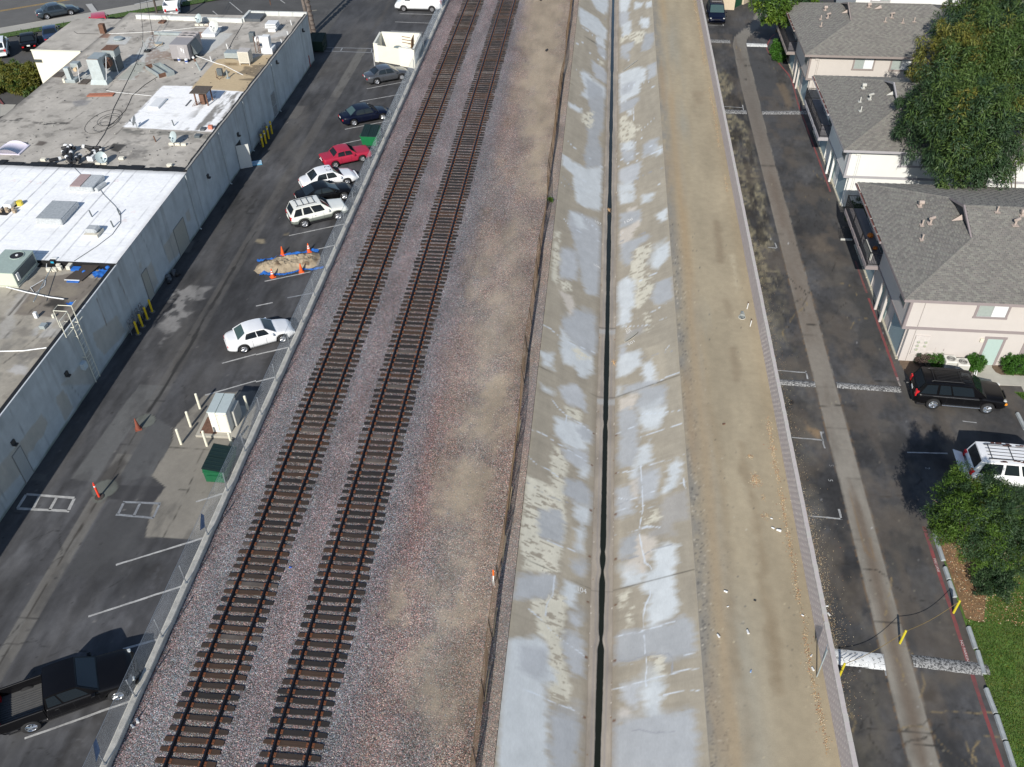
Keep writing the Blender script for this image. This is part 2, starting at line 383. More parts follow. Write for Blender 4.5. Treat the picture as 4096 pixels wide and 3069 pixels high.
stripe('parking_stripe',lot,cline('c11',[(270,915),(500,870)],ZL),.11,ZL+.004,M_blue_line)
for cr,P in (('c02',[(225,952),(640,985)]),('c02',[(150,1075),(600,1098)]),('c02',[(340,968),(290,1070)]),('c02',[(490,980),(430,1088)]),('c02',[(640,990),(588,1095)]),
              ('c02',[(225,955),(150,1075)])):
    stripe('speed_bump_marking',lot,cline(cr,P,ZL),.16,ZL+.004,M_white_line)
for cr,P in (('c02',[(1060,1018),(1385,1032)]),('c02',[(1000,1128),(1325,1158)]),('c02',[(1068,1022),(1018,1125)]),('c02',[(1212,1026),(1155,1138)]),('c02',[(1378,1035),(1322,1155)]),
              ('c10',[(580,410),(1010,420)]),('c10',[(560,440),(1010,456)]),('c10',[(668,415),(655,440)]),('c10',[(745,415),(730,440)]),('c10',[(1000,425),(995,452)])):
    stripe('speed_bump_marking',lot,cline(cr,P,ZL),.14,ZL+.004,M_blue_line)
# ---------------------------------------------------------------- railway bed: ballast and the dirt strip
def ballast_mat():
    m,nt,b=newmat('ballast')
    a=nt.nodes.new('ShaderNodeAttribute');a.attribute_name='Col'
    k=nt.nodes.new('ShaderNodeAttribute');k.attribute_name='Msk'
    co=coords(nt)
    wv=nt.nodes.new('ShaderNodeTexNoise');wv.inputs['Scale'].default_value=9;nt.links.new(co,wv.inputs['Vector'])
    add=nt.nodes.new('ShaderNodeVectorMath');add.operation='MULTIPLY_ADD';add.inputs[1].default_value=(.05,.05,.05)
    nt.links.new(wv.outputs['Color'],add.inputs[0]);nt.links.new(co,add.inputs[2])
    def vor(sc):
        v=nt.nodes.new('ShaderNodeTexVoronoi');v.inputs['Scale'].default_value=sc;nt.links.new(add.outputs[0],v.inputs['Vector'])
        s=nt.nodes.new('ShaderNodeSeparateColor');nt.links.new(v.outputs['Color'],s.inputs[0]);return v,s
    v,s=vor(23.0)
    br=ramp(nt,s.outputs[0],[(0,.45),(.3,.78),(.6,1.02),(.86,1.38),(.94,1.9),(1,2.5)])
    gap=ramp(nt,v.outputs['Distance'],[(.15,1.15),(.55,.85),(.8,.35)])
    hue=ramp(nt,s.outputs[1],[(0,(.80,.98,1.12)),(.35,(1,1,1)),(.55,(1.18,.90,.92)),(.72,(1.25,.86,.90)),(.85,(1.1,1.0,.85)),(1,(.85,1.0,1.05))])
    c=mixc(nt,a.outputs[0],br,1.0,'MULTIPLY');c=mixc(nt,c,gap,1.0,'MULTIPLY');c=mixc(nt,c,hue,1.0,'MULTIPLY')
    n1=noise(nt,co,45,4,.7);dirt=mixc(nt,a.outputs[0],ramp(nt,n1,[(.25,.82),(.75,1.18)]),1.0,'MULTIPLY')
    c2=mixc(nt,dirt,c,k.outputs['Fac'])
    nt.links.new(c2,b.inputs['Base Color']);b.inputs['Roughness'].default_value=.92;b.inputs['Specular IOR Level'].default_value=.2
    mt=nt.nodes.new('ShaderNodeMath');mt.operation='MULTIPLY';nt.links.new(gap,mt.inputs[0]);nt.links.new(k.outputs['Fac'],mt.inputs[1])
    bump(nt,b,mt.outputs[0],.9,.035)
    return m
M_ballast=ballast_mat()
S=Sheet(-18.66,-2.72,.11,yrows(.09))
X,Y=S.X,S.Y
prof=[(-18.66,-.30),(-17.6,-.29),(-17.0,-.27),(-16.9,-.245),(-14.2,-.245),(-13.9,-.29),(-13.0,-.29),(-12.7,-.245),(-9.9,-.245),(-9.2,-.33),(-8.2,-.55),(-6.5,-.58),(-4.2,-.44),(-2.72,-.30)]
S.Z=np.interp(X,[p[0] for p in prof],[p[1] for p in prof])+(fbm(X*4,Y*4,2,3)-.5)*.05+(fbm(X*.6,Y*.5,4,2)-.5)*.06*np.clip((X+9.5)*-1+10,0,1)
GREY,PINK,TAN,BRN=np.array((.222,.224,.227)),np.array((.262,.21,.20)),np.array((.345,.285,.205)),np.array((.28,.215,.17))
S.fill(GREY)
far=np.clip((Y-55)/40,0,1)
def gs(x0,wd):return np.exp(-((X-x0)/wd)**2)
nz=fbm(X*.5,Y*.12,70,4)
S.blend(np.clip(gs(-13.3,.7)*(.1+.8*nz)+gs(-18.4,.4)*.6,0,1),PINK)
S.blend(np.clip(gs(-17.3,.9)*far,0,1)*.7,PINK)
S.blend(np.clip((fbm(X*.3,Y*.08,71,4)-.45)*4,0,1)*np.clip((-9-X)*-1+1,0,1)*.7,PINK)
S.blend(np.clip((fbm(X*.35,Y*.09,72,4)-.42)*4,0,1)*gs(-7.6,1.4)*.9,PINK)
S.blend(np.clip(gs(-4.2,1.1),0,1)*np.clip(1.2-Y/90,.2,1)*.75,BRN)
S.blend(np.clip((X+9.4)/1.2,0,1)*(.35+.3*far),(.30,.25,.20))
# fines and brake dust between the rails
for tc in (TR1,TR2):S.blend(np.clip(1-np.abs(X-tc)/.8,0,1)**.3*.55,(.20,.165,.125) if tc==TR1 else (.185,.145,.125))
D_=np.zeros(X.shape)
def dirtpoly(P,soft=.9,a=1.0,jag=.9,seed=3):
    d=sdist(X,Y,P)+(fbm(X*.8,Y*.45,seed,5)-.5)*4.2*jag+(fbm(X*3,Y*2.2,seed+4,4)-.5)*1.8;al=np.clip(.5-d/(soft*2.3),0,1)*a
    np.maximum(D_,al,out=D_)
zd=-.5
dirtpoly(poly('c20',[(160,-60),(500,-60),(480,200),(450,500),(420,760),(390,1050),(340,1300),(300,1657),(140,1657),(130,1400),(190,1200),(110,1120),(90,900),(70,680),(110,450),(100,250)],zd),1.2,1,.9,5)
dirtpoly(poly('c21',[(0,200),(90,250),(100,560),(0,700),(-200,800),(-180,420),(-60,330)],zd),1.2,.85,.9,6)
dirtpoly(poly('c11',[(1880,570),(1930,600),(1880,760),(1830,900),(1810,860)],zd),.8,.9,.5,7)
dirtpoly(poly('c11',[(2209,760),(2209,1400),(1900,1657),(1850,1400),(1900,1100),(2000,900)],zd),1.4,.75,1.2,8)
dirtpoly(poly('c12',[(1930,-40),(2209,-40),(2180,120),(2150,500),(2070,550),(1900,480),(1790,440),(1860,220),(1970,170)],zd),.8,1,.6,9)
dirtpoly(poly('c12',[(1690,700),(1900,640),(2050,760),(1980,980),(1950,1130),(1830,1180),(1700,1215),(1590,1120),(1600,900)],zd),.8,1,.5,10)
dirtpoly(poly('c12',[(1540,1300),(1900,1290),(2000,1420),(1900,1600),(1650,1657),(1600,1450)],zd),1.0,.7,.8,11)
dirtpoly(poly('c13',[(1240,0),(1310,0),(1280,180),(1230,330),(1190,370),(1160,300),(1210,150)],zd),.6,.95,.3,12)
dirtpoly(poly('c13',[(1560,100),(1900,0),(2000,200),(1900,420),(1640,470),(1400,720),(1340,700),(1520,380)],zd),.9,.8,.8,13)
dirtpoly(poly('c13',[(1380,850),(1500,820),(1700,1080),(1680,1300),(1480,1280),(1380,1100)],zd),.9,.9,.6,14)
dirtpoly(poly('c13',[(1600,500),(1900,450),(1880,900),(1700,1000),(1560,850)],zd),1.0,.6,1.0,15)
S.blend(D_*.8,TAN*.93)
S.blend(np.clip((X+8.8)/.5,0,1)*(1-D_)*np.clip((fbm(X*.7,Y*.35,76,5)-.46)*5,0,1)*.55,(.31,.25,.19))
S.C*=(.82+.36*fbc(X*.8,Y*.4,77,5))[...,None]
for Pk in ([(1570,130),(1500,560),(1430,960),(1380,1230),(1300,1640)],[(1470,800),(1400,1200)]):S.stroke(cline('c12',Pk,zd),.5,(.275,.19,.175),.55,.5,.3,1)
msk=np.clip(1-D_*(.55+.6*fbm(X*1.5,Y*1.5,78,4)),.2,1)
msk=np.where(X>-3.3,np.minimum(msk,.6),msk)
bed=S.build('railway_bed',M_ballast,extra=msk);bed['kind']='structure'
# ---------------------------------------------------------------- concrete flood channel
TL,BL,BR_,TR_=(-2.70,-.30),(1.12,-2.52),(2.29,-2.52),(6.22,-.30)
M_conc=sheet_mat('painted_concrete',14,.07,.82,bmp=.12,streak=(1,.35,1))
M_conc.node_tree.nodes['Principled BSDF'].inputs['Specular IOR Level'].default_value=.3
CB=(.335,.30,.238)
PC=dict(W=(.55,.585,.60),G=(.40,.418,.435),C=(.60,.575,.475),P=(.56,.515,.455),T=(.46,.41,.32),H=(.345,.335,.32))
def slope_pt(side):
    (x0,z0),(x1,z1)=(TL,BL) if side=='L' else (BR_,TR_)
    n_=Vector((-(z1-z0),0,x1-x0)).normalized();p0=(x0,0,z0)
    return lambda cr,x,y:tuple(on_plane(cr,x,y,p0,n_))[:2]
PL='''W20 660,-30 825,-30 830,60 800,130 740,90 690,20
W20 580,60 740,160 820,260 820,345 740,310 600,215 575,130
W20 720,310 800,330 800,440 770,400 730,385
G20 730,390 800,440 805,520 750,470
C20 760,500 785,510 780,560 757,570
G20 690,520 790,590 820,640 820,730 720,670 700,600
W20 590,610 650,640 700,700 800,760 808,860 740,820 650,860 590,820 640,770 600,680
G20 640,680 780,760 800,870 795,1000 790,1120 740,1180 780,1300 775,1440 640,1450 620,1350 650,1230 650,1100 690,990 660,900 650,780
W20 485,880 600,940 590,975 500,930
C20 600,990 700,965 710,1050 670,1110 595,1040
W20 430,1320 520,1390 640,1450 780,1440 775,1657 540,1657 520,1500 425,1420
W21 540,-20 770,-20 775,120 740,160 620,130 560,90
G21 500,160 600,200 700,240 770,330 760,700 740,900 640,880 600,760 560,500 480,260
W21 510,170 610,210 640,320 560,310
C21 370,340 420,340 405,460 415,600 390,640 400,760 390,810 345,760 350,550
G21 420,480 560,520 560,760 410,740
C21 410,740 500,790 520,850 430,860
P21 410,860 520,900 540,960 540,1050 500,1080 450,950
G21 540,1010 650,1050 720,1090 700,1180 740,1250 720,1380 640,1400 540,1330 430,1180 440,1080 500,1090
W21 240,1370 370,1400 340,1490 370,1530 270,1500
W21 420,1180 540,1320 690,1420 700,1550 640,1610 580,1590 540,1500 440,1480 420,1380
C21 510,1350 560,1340 680,1430 570,1440
W22 250,0 380,70 350,100 270,50
G22 400,30 560,0 630,90 640,240 560,200 480,170 430,120
C22 460,190 590,230 600,340 480,280
W22 380,290 600,340 690,430 680,510 640,520 650,570 560,580 430,510 370,440
G22 540,370 640,360 690,430 680,500 600,480
C22 360,530 410,550 480,650 470,820 445,1100 300,900 330,880 330,700
C22 120,780 300,870 440,960 445,1100 470,1180 430,1440 410,1620 330,1657 100,1600 60,1300 90,1000
G22 430,560 560,560 650,590 665,740 560,720 450,640
W22 580,730 655,740 650,810 590,800
G22 470,820 600,840 690,950 680,1060 560,1040 450,940
G22 240,1080 420,1090 460,1200 430,1380 250,1330 210,1180
W22 540,1040 680,1070 660,1190 600,1220 540,1150
T22 490,1160 550,1250 640,1420 650,1680 430,1680 440,1450 480,1300
W22 550,1240 625,1250 620,1450 555,1440
G22 500,1510 630,1560 640,1620 590,1657 530,1600
G23 20,0 380,0 370,90 330,190 200,210 0,200
W23 460,50 560,90 545,270 490,270 440,190
C23 180,210 380,160 450,200 470,370 430,460 300,570 220,500 220,350 170,320
C23 220,400 450,480 440,600 430,700 500,850 500,1030 490,1110 320,1060 300,740 310,600
G23 430,490 560,490 630,580 625,870 520,850 440,640
G23 500,310 600,360 560,470 500,400
W23 -120,560 220,520 310,600 300,740 380,840 380,930 280,960 310,1100 320,1720 -120,1720
G23 60,580 300,640 300,860 200,900 60,800
G23 330,1180 540,1240 570,1310 530,1720 330,1720'''
PR='''W20 920,-30 1030,-30 1010,60 980,110 920,100
W20 1060,20 1135,20 1120,60 1050,90
W20 1160,20 1215,0 1210,60 1150,70
G20 920,110 1020,110 1000,200 940,240 915,180
W20 950,210 1030,180 1020,290 950,330
W20 1110,150 1190,160 1180,240 1130,250 1100,200
C20 930,330 1050,280 1140,260 1150,360 1070,380 1000,330 940,370
G20 935,400 1050,360 1050,400 1020,440 940,490
G20 1150,290 1228,280 1230,340 1200,420 1110,450
G20 960,470 1015,460 1010,510 970,510
G20 1170,560 1250,530 1252,640 1170,690
W20 920,640 1080,580 1155,590 1150,690 1110,720 1100,800 930,900 920,740
G20 950,790 970,730 1065,700 1030,790 950,830
G20 930,900 1080,830 1100,860 1050,930 930,980
W20 995,960 1045,945 1040,985 1000,1000
C20 930,1020 995,990 1000,1050 1040,1040 1050,1090 1110,1070 1105,1120 1060,1140 1040,1230 950,1230 920,1180 930,1100
W20 940,1240 1050,1210 1060,1290 940,1310
G20 1130,1260 1180,1210 1260,1190 1240,1320 1130,1350
W20 1270,1270 1305,1260 1300,1320 1250,1350
G20 950,1300 1060,1290 1060,1380 980,1410 940,1370
G20 920,1470 1030,1420 1110,1400 1090,1540 980,1600 920,1560
W20 920,1600 1060,1590 1050,1657 910,1657
W21 920,10 1055,0 1050,80 930,110
W21 1120,30 1240,0 1200,70 1120,100
P21 990,150 1068,130 1065,180 995,200
G21 930,190 1115,150 1110,250 920,330
W21 1240,190 1340,140 1340,240 1270,260
P21 930,330 1105,240 1100,290 1050,340 1040,390 960,470 920,450
G21 940,450 1150,370 1200,380 1110,450 1040,520 1030,620 990,640 930,570
S21 1060,490 1190,440 1200,500 1150,660 1200,760 1230,840 1120,990 1040,1000 1070,820 1020,740 1020,650
W21 1260,490 1360,430 1360,540 1260,660 1205,650 1210,600
W21 905,790 1000,720 1060,780 1060,990 960,1010 900,960
G21 1250,780 1380,730 1390,920 1260,980 1200,900
W21 950,1020 1030,990 1020,1100 960,1165 920,1140
S21 1150,1040 1190,1040 1190,1200 1150,1190
W21 900,1600 890,1500 930,1400 1110,1370 1110,1480 980,1590
T21 1160,1350 1320,1290 1335,1450 1330,1600 1220,1657 1200,1500 1150,1420
W21 1120,1500 1200,1440 1230,1520 1240,1640 1140,1657
G21 930,1330 985,1310 980,1390 930,1420
H21 970,1230 1130,1150 1140,1200 1000,1280
W22 900,20 945,10 940,100 890,110
G22 960,20 1100,-20 1250,-20 1180,30 1100,80 960,90
P22 930,120 1085,95 1070,160 1040,220 930,230
G22 1110,70 1180,30 1330,10 1320,180 1110,240 1060,190
G22 900,260 1000,200 1085,250 1085,430 1090,560 1040,700 930,725 885,660 920,540 930,400
W22 1115,230 1330,190 1330,270 1260,370 1120,410
W22 1085,560 1190,490 1210,680 1100,720 1080,800 1020,805 1070,650
P22 1030,840 1110,800 1090,1000 1030,1000
G22 1110,790 1260,740 1270,820 1230,990 1110,1020
G22 885,900 1020,870 1040,1000 1050,1100 960,1145 885,1165 890,1000
W22 1350,700 1420,650 1470,690 1440,820 1370,920 1310,935 1350,800
H22 1310,970 1500,920 1530,960 1530,1160 1290,1230 1280,1060
S22 1130,1150 1260,1090 1270,1170 1140,1220
G22 940,1350 1090,1280 1080,1480 920,1500
P22 1090,1290 1250,1340 1250,1400 1150,1560 1130,1640 960,1657 970,1560 1060,1480
H22 1160,1280 1380,1200 1400,1300 1180,1330
W22 1220,1430 1350,1360 1430,1410 1400,1680 1170,1680 1230,1580
W23 960,-20 1130,-20 1130,60 970,100
W23 1160,-20 1380,-20 1410,90 1450,240 1430,310 1190,480 1160,300 1190,170 1120,125
C23 920,170 1010,130 1000,250 930,275
C23 985,340 1040,280 1040,420 990,435
G23 890,540 960,480 1180,470 1480,350 1560,420 1600,660 1340,740 1200,690 1000,750 880,765
S23 1200,700 1320,690 1310,860 1210,940
W23 1150,960 1240,890 1310,900 1300,1050 1280,1250 1170,1240 1150,1100 1100,1020
G23 950,960 1120,910 1080,1130 1010,1140 950,1060
P23 930,1140 1010,1140 1010,1220 935,1235
G23 870,1310 1000,1240 1420,1200 1560,1160 1600,1400 1590,1720 865,1720'''
CK_L='''20 600,0 700,60 820,180|20 560,210 660,270 810,420|20 545,320 640,390 800,500|20 540,360 650,440 800,560|20 520,570 600,640|20 505,690 620,760 650,790|20 495,805 640,900
20 490,870 640,960|20 475,1210 530,1270 590,1310 780,1440|20 430,1440 640,1570|20 420,1500 530,1640|20 410,1560 470,1620
21 390,70 600,190 660,260 760,350|21 450,235 500,300 640,370 760,430|21 270,1150 330,1180 400,1240 540,1320 720,1390|21 540,1010 700,1090
22 345,135 400,210 470,270 590,340 700,430|22 470,270 465,330|22 165,395 260,425 360,490 470,560 600,640 690,700|22 140,625 220,700 330,750 405,810|22 130,850 300,960 400,1000 520,1035
22 310,1350 400,1395 540,1440|23 140,290 250,380 330,470 450,570 630,700|23 370,0 350,170 300,250 290,350|23 -20,930 150,1000 300,1070 400,1120 510,1150 620,1225'''
CK_R='''20 920,970 1060,900|20 920,560 1100,480|20 925,900 1000,870|20 1050,930 1050,1040|20 1110,1130 1240,1010|20 915,1330 1060,1240|20 1050,1240 1160,1165|20 1060,1260 1150,1220 1280,1155
20 910,1390 1060,1340 1290,1210|20 910,1440 1100,1380 1300,1285|20 1010,1600 1150,1500 1300,1450|20 1100,1657 1230,1600 1310,1580|20 930,760 1110,720 1215,700|20 1100,800 1250,735
21 920,390 970,340|21 930,430 1150,350|21 1100,770 1220,710 1340,670|21 900,1150 1050,1110 1150,1060 1240,1020 1290,985 1390,935|21 960,1165 1180,1150 1300,1100 1390,1070|21 1320,1370 1360,1320 1420,1298
21 1110,1440 1240,1400 1385,1372|21 1230,1657 1330,1600 1440,1560
22 1100,260 1250,255 1360,240 1455,228|22 890,440 1090,350|22 1110,455 1230,420 1330,380 1465,342|22 890,555 1060,500|22 890,770 1010,755 1120,715 1260,680 1380,650 1488,608
22 1110,700 1120,850 1125,960 1130,1080 1100,1240|22 920,985 1010,1000 1130,965 1290,900 1400,870 1510,838|22 1480,820 1485,870 1500,900|22 890,1055 1030,990|22 890,1100 1050,1060 1140,1052
22 1100,1105 1200,1065 1280,1045|22 885,1310 1000,1280 1110,1250 1210,1230|22 1100,1240 1160,1225 1280,1240|22 950,1520 1130,1480 1230,1420 1380,1385|22 1100,1300 1130,1460 1150,1545 1190,1570 1205,1600
23 1195,130 1190,180 1150,260 1135,340 1138,450|23 880,535 1100,490 1400,400|23 1140,520 1150,680|23 920,735 1000,745 1150,690 1350,675 1385,720 1380,850|23 1480,690 1540,680 1610,655|23 1155,700 1165,800 1150,900 1160,960
23 868,985 960,965 1080,930 1230,890 1380,850 1500,815 1635,805|23 1310,1035 1450,1000 1550,992 1620,998|23 1000,1360 1090,1330 1220,1360 1400,1350|23 1010,790 1020,770 1050,760'''
def paint_side(S,side):
    f=slope_pt(side);X,Y=S.X,S.Y
    S.fill(CB)
    S.C*=(.86+.28*fbm(X*1.6,Y*.22,90,5))[...,None]
    S.C*=(.92+.16*fbm(X*.4,Y*7,91,3))[...,None]
    s_={'L':1,'R':-1}[side]
    for k,ln in enumerate((PL if side=='L' else PR).split('\n')):
        h,*pp=ln.split();P=[f('c'+h[1:],*map(float,q.split(','))) for q in pp];t=h[0]
        if t in 'WG' and k%3==0:S.patch([(x+(.25 if side=='L' else-.25),y+rng.uniform(.2,.9)) for x,y in P],np.array(PC[t])*.93,.55,.5,.3,1.2,k+50,.25,1.5,(1,2.5))
        if t=='S':S.patch(P,PC['C'],.85,.25,.35,2.5,k,.42,2.2,(1,3));continue
        c=np.array(PC[t])*(rng.uniform(.94,1.05))
        if t=='G':c=c*rng.uniform(.92,1.12)
        S.patch(P,c,{'W':.92,'G':.9,'C':.93,'P':.88,'T':.6,'H':.75}[t],.36 if t in 'WGH' else .28,.24,1.8,k,.40 if t=='C' else (.2 if t=='P' else 0),2.5,(1,3.2))
    S.C*=(.94+.12*fbm(X*3,Y*1.2,93,4))[...,None]
    for k,seg in enumerate((CK_L if side=='L' else CK_R).replace('\n','|').split('|')):
        cr,*pp=seg.split();P=[f('c'+cr,*map(float,q.split(','))) for q in pp]
        S.stroke(P,.052,(.58,.63,.68) if k%5 else (.30,.31,.33),.85,.035,.05,3,k)
    # construction joints straight across
    for yy in (28.5,43.6,58.6,73.6,88.6,103.6):S.stroke([(X.min()-.1,yy+(.12 if side=='L' else 0)),(X.max()+.1,yy)],.03,(.10,.09,.07),.8,.04,.02)
    d_=(X-X.min()) if side=='L' else (X.max()-X)
    toe=(X.max()-X) if side=='L' else (X-X.min())
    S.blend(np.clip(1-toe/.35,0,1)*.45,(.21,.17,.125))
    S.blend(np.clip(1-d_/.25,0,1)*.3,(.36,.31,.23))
    # weep holes with rust near the toe
    for k,cr_xy in enumerate((('22',705,430),('22',690,705),('22',680,1092),('22',670,1490),('23',655,232),('23',640,710),('23',625,1228)) if side=='L' else
                              (('22',898,442),('22',898,770),('22',893,1127),('22',895,1512),('23',893,258),('23',888,738),('23',880,1258))):
        p=f('c'+cr_xy[0],*cr_xy[1:]);S.patch([(p[0]-.07,p[1]-.05),(p[0]+.07,p[1]-.05),(p[0]+.07,p[1]+.07),(p[0]-.07,p[1]+.07)],(.13,.06,.03),.9,.05)
cy=yrows(.06)
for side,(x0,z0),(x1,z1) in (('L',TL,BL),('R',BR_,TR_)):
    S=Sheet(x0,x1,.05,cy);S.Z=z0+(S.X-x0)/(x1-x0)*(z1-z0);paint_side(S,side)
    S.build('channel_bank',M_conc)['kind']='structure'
# the low-flow trough: two rounded ledges with the slot of water between
S=Sheet(BL[0],BR_[0],.035,cy);X,Y=S.X,S.Y
S.fill((.30,.262,.215))
def wcx(y):return np.interp(y,[17.8,25,28.5,33,45,60,75,90,113],[1.66,1.72,1.72,1.73,1.72,1.70,1.68,1.66,1.60])
u_=np.abs(X-1.70)
S.Z=np.where(u_>.30,-2.52-.05*np.clip((.585-u_)/.285,0,1)**.6,-2.57)
hw=.145*(1+.5*(vnoise(Y*.45,Y*0+3.3,5)-.5))+.03*(fbm(Y*2.2,Y*0+1,8,3)-.5)
for yy,sg,dp in ((29.75,.5,.09),(31.1,.3,.05),(25.6,.35,.07),(41.2,.4,.05),(82,.8,.05),(97,.8,.05)):hw=hw-dp*np.exp(-((Y-yy)/sg)**2)
du=np.abs(X-wcx(Y))-hw
S.Z-=np.clip(.5-du/.07,0,1)*.22
S.C*=(.82+.36*fbc(X*2,Y*.5,95,5))[...,None]
S.blend(np.clip(1-np.abs(du-.17)/.10,0,1)*.45,(.20,.19,.20))
S.blend(np.clip(1-np.abs(du-.03)/.03,0,1)*.55,(.36,.35,.34))
S.blend(np.clip(.5-du/.03,0,1)*.95,(.03,.032,.022))
S.blend(np.clip(1-(.585-u_)/.06,0,1)*.4,(.17,.14,.11))
for yy in (28.4,36,43.6,51,58.6,73.6,88.6):S.stroke([(1.0,yy),(2.4,yy)],.03,(.10,.09,.08),.8,.04)
for yy in (50.3,42.9):S.patch([(1.1,yy),(2.3,yy),(2.3,yy+.55),(1.1,yy+.55)],(.36,.37,.37),.6,.1,.05)
for k in range(240):
    x_=1.15+.06*rng.normal() if k%2 else 2.26+.05*rng.normal();y_=rng.uniform(14,110);r_=rng.uniform(.015,.04)
    S.patch([(x_-r_,y_-r_),(x_+r_,y_-r_),(x_+r_,y_+r_),(x_-r_,y_+r_)],(.55,.5,.42) if k%3 else (.2,.12,.06),.8,.02)
S.build('channel_floor',M_conc)['kind']='structure'
m_,nt_,b_=newmat('drain_water');b_.inputs['Base Color'].default_value=(.012,.014,.008,1);b_.inputs['Roughness'].default_value=.06
n_=noise(nt_,coords(nt_),3,3);bump(nt_,b_,n_,.12,.01)
b=MB();b.quad((1.2,-60,-2.68),(2.2,-60,-2.68),(2.2,420,-2.68),(1.2,420,-2.68));b.build('drain_water',m_)['kind']='structure'
# ---------------------------------------------------------------- service road beside the channel
S=Sheet(TR_[0],11.66,.09,yrows(.08));X,Y=S.X,S.Y
S.Z=ZD+(fbm(X*.8,Y*.3,4,3)-.5)*.03+np.where(X<6.3,0,0)
S.fill((.335,.285,.20))
S.C*=(.88+.24*fbc(X*.7,Y*.15,100,5))[...,None]
def band(x0,wd,c,a,thr=.45,sy=.08,seed=1):S.blend(np.clip((fbm(X*.6,Y*sy,seed,4)-thr)*5,0,1)*np.exp(-((X-x0)/wd)**2)*a,c)
S.blend(np.clip(1.15-(X-6.22)/.95,0,1)**.7*np.clip(fbm(X*3,Y*.8,101,5)*1.7-.1,0,1)*.8,(.20,.195,.18))
for k in range(2600):
    x_=6.25+abs(rng.normal(0,.8));y_=rng.uniform(14,62);r_=rng.uniform(.012,.035);S.patch([(x_-r_,y_-r_),(x_+r_,y_-r_),(x_+r_,y_+r_),(x_-r_,y_+r_)],(.09,.088,.085) if k%5 else (.5,.46,.38),.75,.03)
band(7.35,.45,(.34,.255,.155),.8,.33,.05,102);band(8.1,.8,(.29,.28,.235),.6,.45,.05,103)
band(6.6,.35,(.30,.23,.15),.7,.5,.1,104)
S.blend(np.clip((X-10.9)/.3,0,1)*.35,(.30,.245,.165))
for Pk,a_ in (([(1560,780),(1640,790),(1650,900),(1580,910),(1590,1000)],.35),([(1530,420),(1560,430),(1570,500),(1530,500)],.3)):
    S.patch(poly('c20',Pk,ZD),(.215,.165,.110),a_,.6,.5,1)
for Pk,a_,w_ in (([(1760,260),(1790,420),(1800,600)],.6,.55),([(1850,930),(1890,1080)],.4,.4),([(1910,1360),(1940,1620)],.5,.45)):S.stroke(cline('c21',Pk,ZD),w_,(.215,.170,.115),a_,.3,.15,1.5)
for Pk,a_,w_ in (([(1970,520),(2010,780),(2080,1000),(2150,1350),(2180,1657)],.6,.38),([(1700,200),(1760,420),(1800,700),(1850,1200),(1880,1600)],.35,.45)):S.stroke(cline('c22',Pk,ZD),w_,(.235,.185,.12),a_,.4,.25,1.2,7)
for cr,Pk,a_,w_ in (('D',[(640,0),(700,300),(770,560),(820,900),(870,1150),(930,1500),(930,1700)],.6,.4),('D',[(130,0),(190,500),(220,900),(300,1600)],.4,.3),('c33',[(20,400),(80,700),(110,1000)],.5,.35),('c23',[(1880,150),(1900,600),(2020,1100),(2060,1600)],.35,.4)):
    S.stroke(cline(cr,Pk,ZD),w_,(.235,.185,.12),a_,.45,.25,1.2,7)
S.patch(poly('c21',[(1870,540),(1920,540),(1960,860),(1930,880),(1900,700)],ZD),(.42,.37,.27),.6,.3,.2,2,5,.4)
for k in range(500):
    x_=rng.uniform(6.3,11.5);y_=rng.uniform(14,60);r_=rng.uniform(.006,.018)
    S.patch([(x_-r_,y_-r_),(x_+r_,y_-r_),(x_+r_,y_+r_),(x_-r_,y_+r_)],(.50,.43,.30) if k%3 else (.10,.09,.08),.8,.03)
M_dirt=sheet_mat('packed_dirt',26,.12,.95,bmp=.35)
S.build('service_road',M_dirt)['kind']='structure'
# concrete lip along the channel edge
b=MB();b.box(TR_[0]-.02,TR_[0]+.0,-60,420,-.34,-.292);b.build('channel_lip',mat('lip',(.33,.30,.25),.9))['kind']='structure'
# ---------------------------------------------------------------- alley of the apartments
ALW=.001
S=Sheet(11.80,30.0,.095,yrows(.085));X,Y=S.X,S.Y
S.Z[:]=ZR
S.fill((.058,.058,.060));S.C*=(.55+.95*fbc(X*.5,Y*.35,120,5))[...,None];S.C*=(.8+.4*fbc(X*5,Y*4,119,4))[...,None]
S.blend(np.clip((fbm(X*.45,Y*.3,121,5)-.45)*4,0,1)*.6,(.085,.078,.070))
S.blend(np.clip((fbm(X*.9,Y*.9,122,5)-.52)*6,0,1)*.5*np.clip(1-(Y-50)/30,0,1),(.115,.103,.088))
S.patch(poly('c30',[(0,640),(60,700),(150,960),(0,960)],ZR),(.055,.056,.058),.7,.1)
S.patch([(15.65,78.2),(19.0,78.2),(18.2,92),(15.65,100.5)],(.066,.067,.070),.85,.1)
S.patch(poly('c31',[(190,10),(250,0),(520,0),(560,180),(190,190)],ZR),(.052,.053,.055),.55,.1)
S.patch(poly('c31',[(330,250),(590,250),(700,600),(590,580),(460,420),(360,380)],ZR),(.048,.048,.050),.7,.15,.1)
S.patch(poly('c31',[(690,870),(850,880),(1010,1200),(1010,1380),(790,1370),(770,1200),(820,1100)],ZR),(.050,.050,.050),.7,.15,.1)
S.patch(poly('c31',[(270,390),(500,380),(560,500),(500,540),(340,530)],ZR),(.135,.110,.085),.6,.5,.5,1,5)
S.patch(poly('c32',[(1050,570),(1200,590),(1230,900),(1290,1080),(1230,1150),(1110,900)],ZR),(.045,.045,.047),.6,.2,.2)
S.patch(poly('c32',[(1000,1400),(1200,1380),(1220,1580),(1100,1657),(1010,1600)],ZR),(.10,.095,.085),.5,.3,.3)
S.patch(poly('c33',[(1330,1010),(1400,980),(1450,1010),(1430,1090),(1340,1070)],ZR),(.03,.026,.022),.8,.3,.3,2)
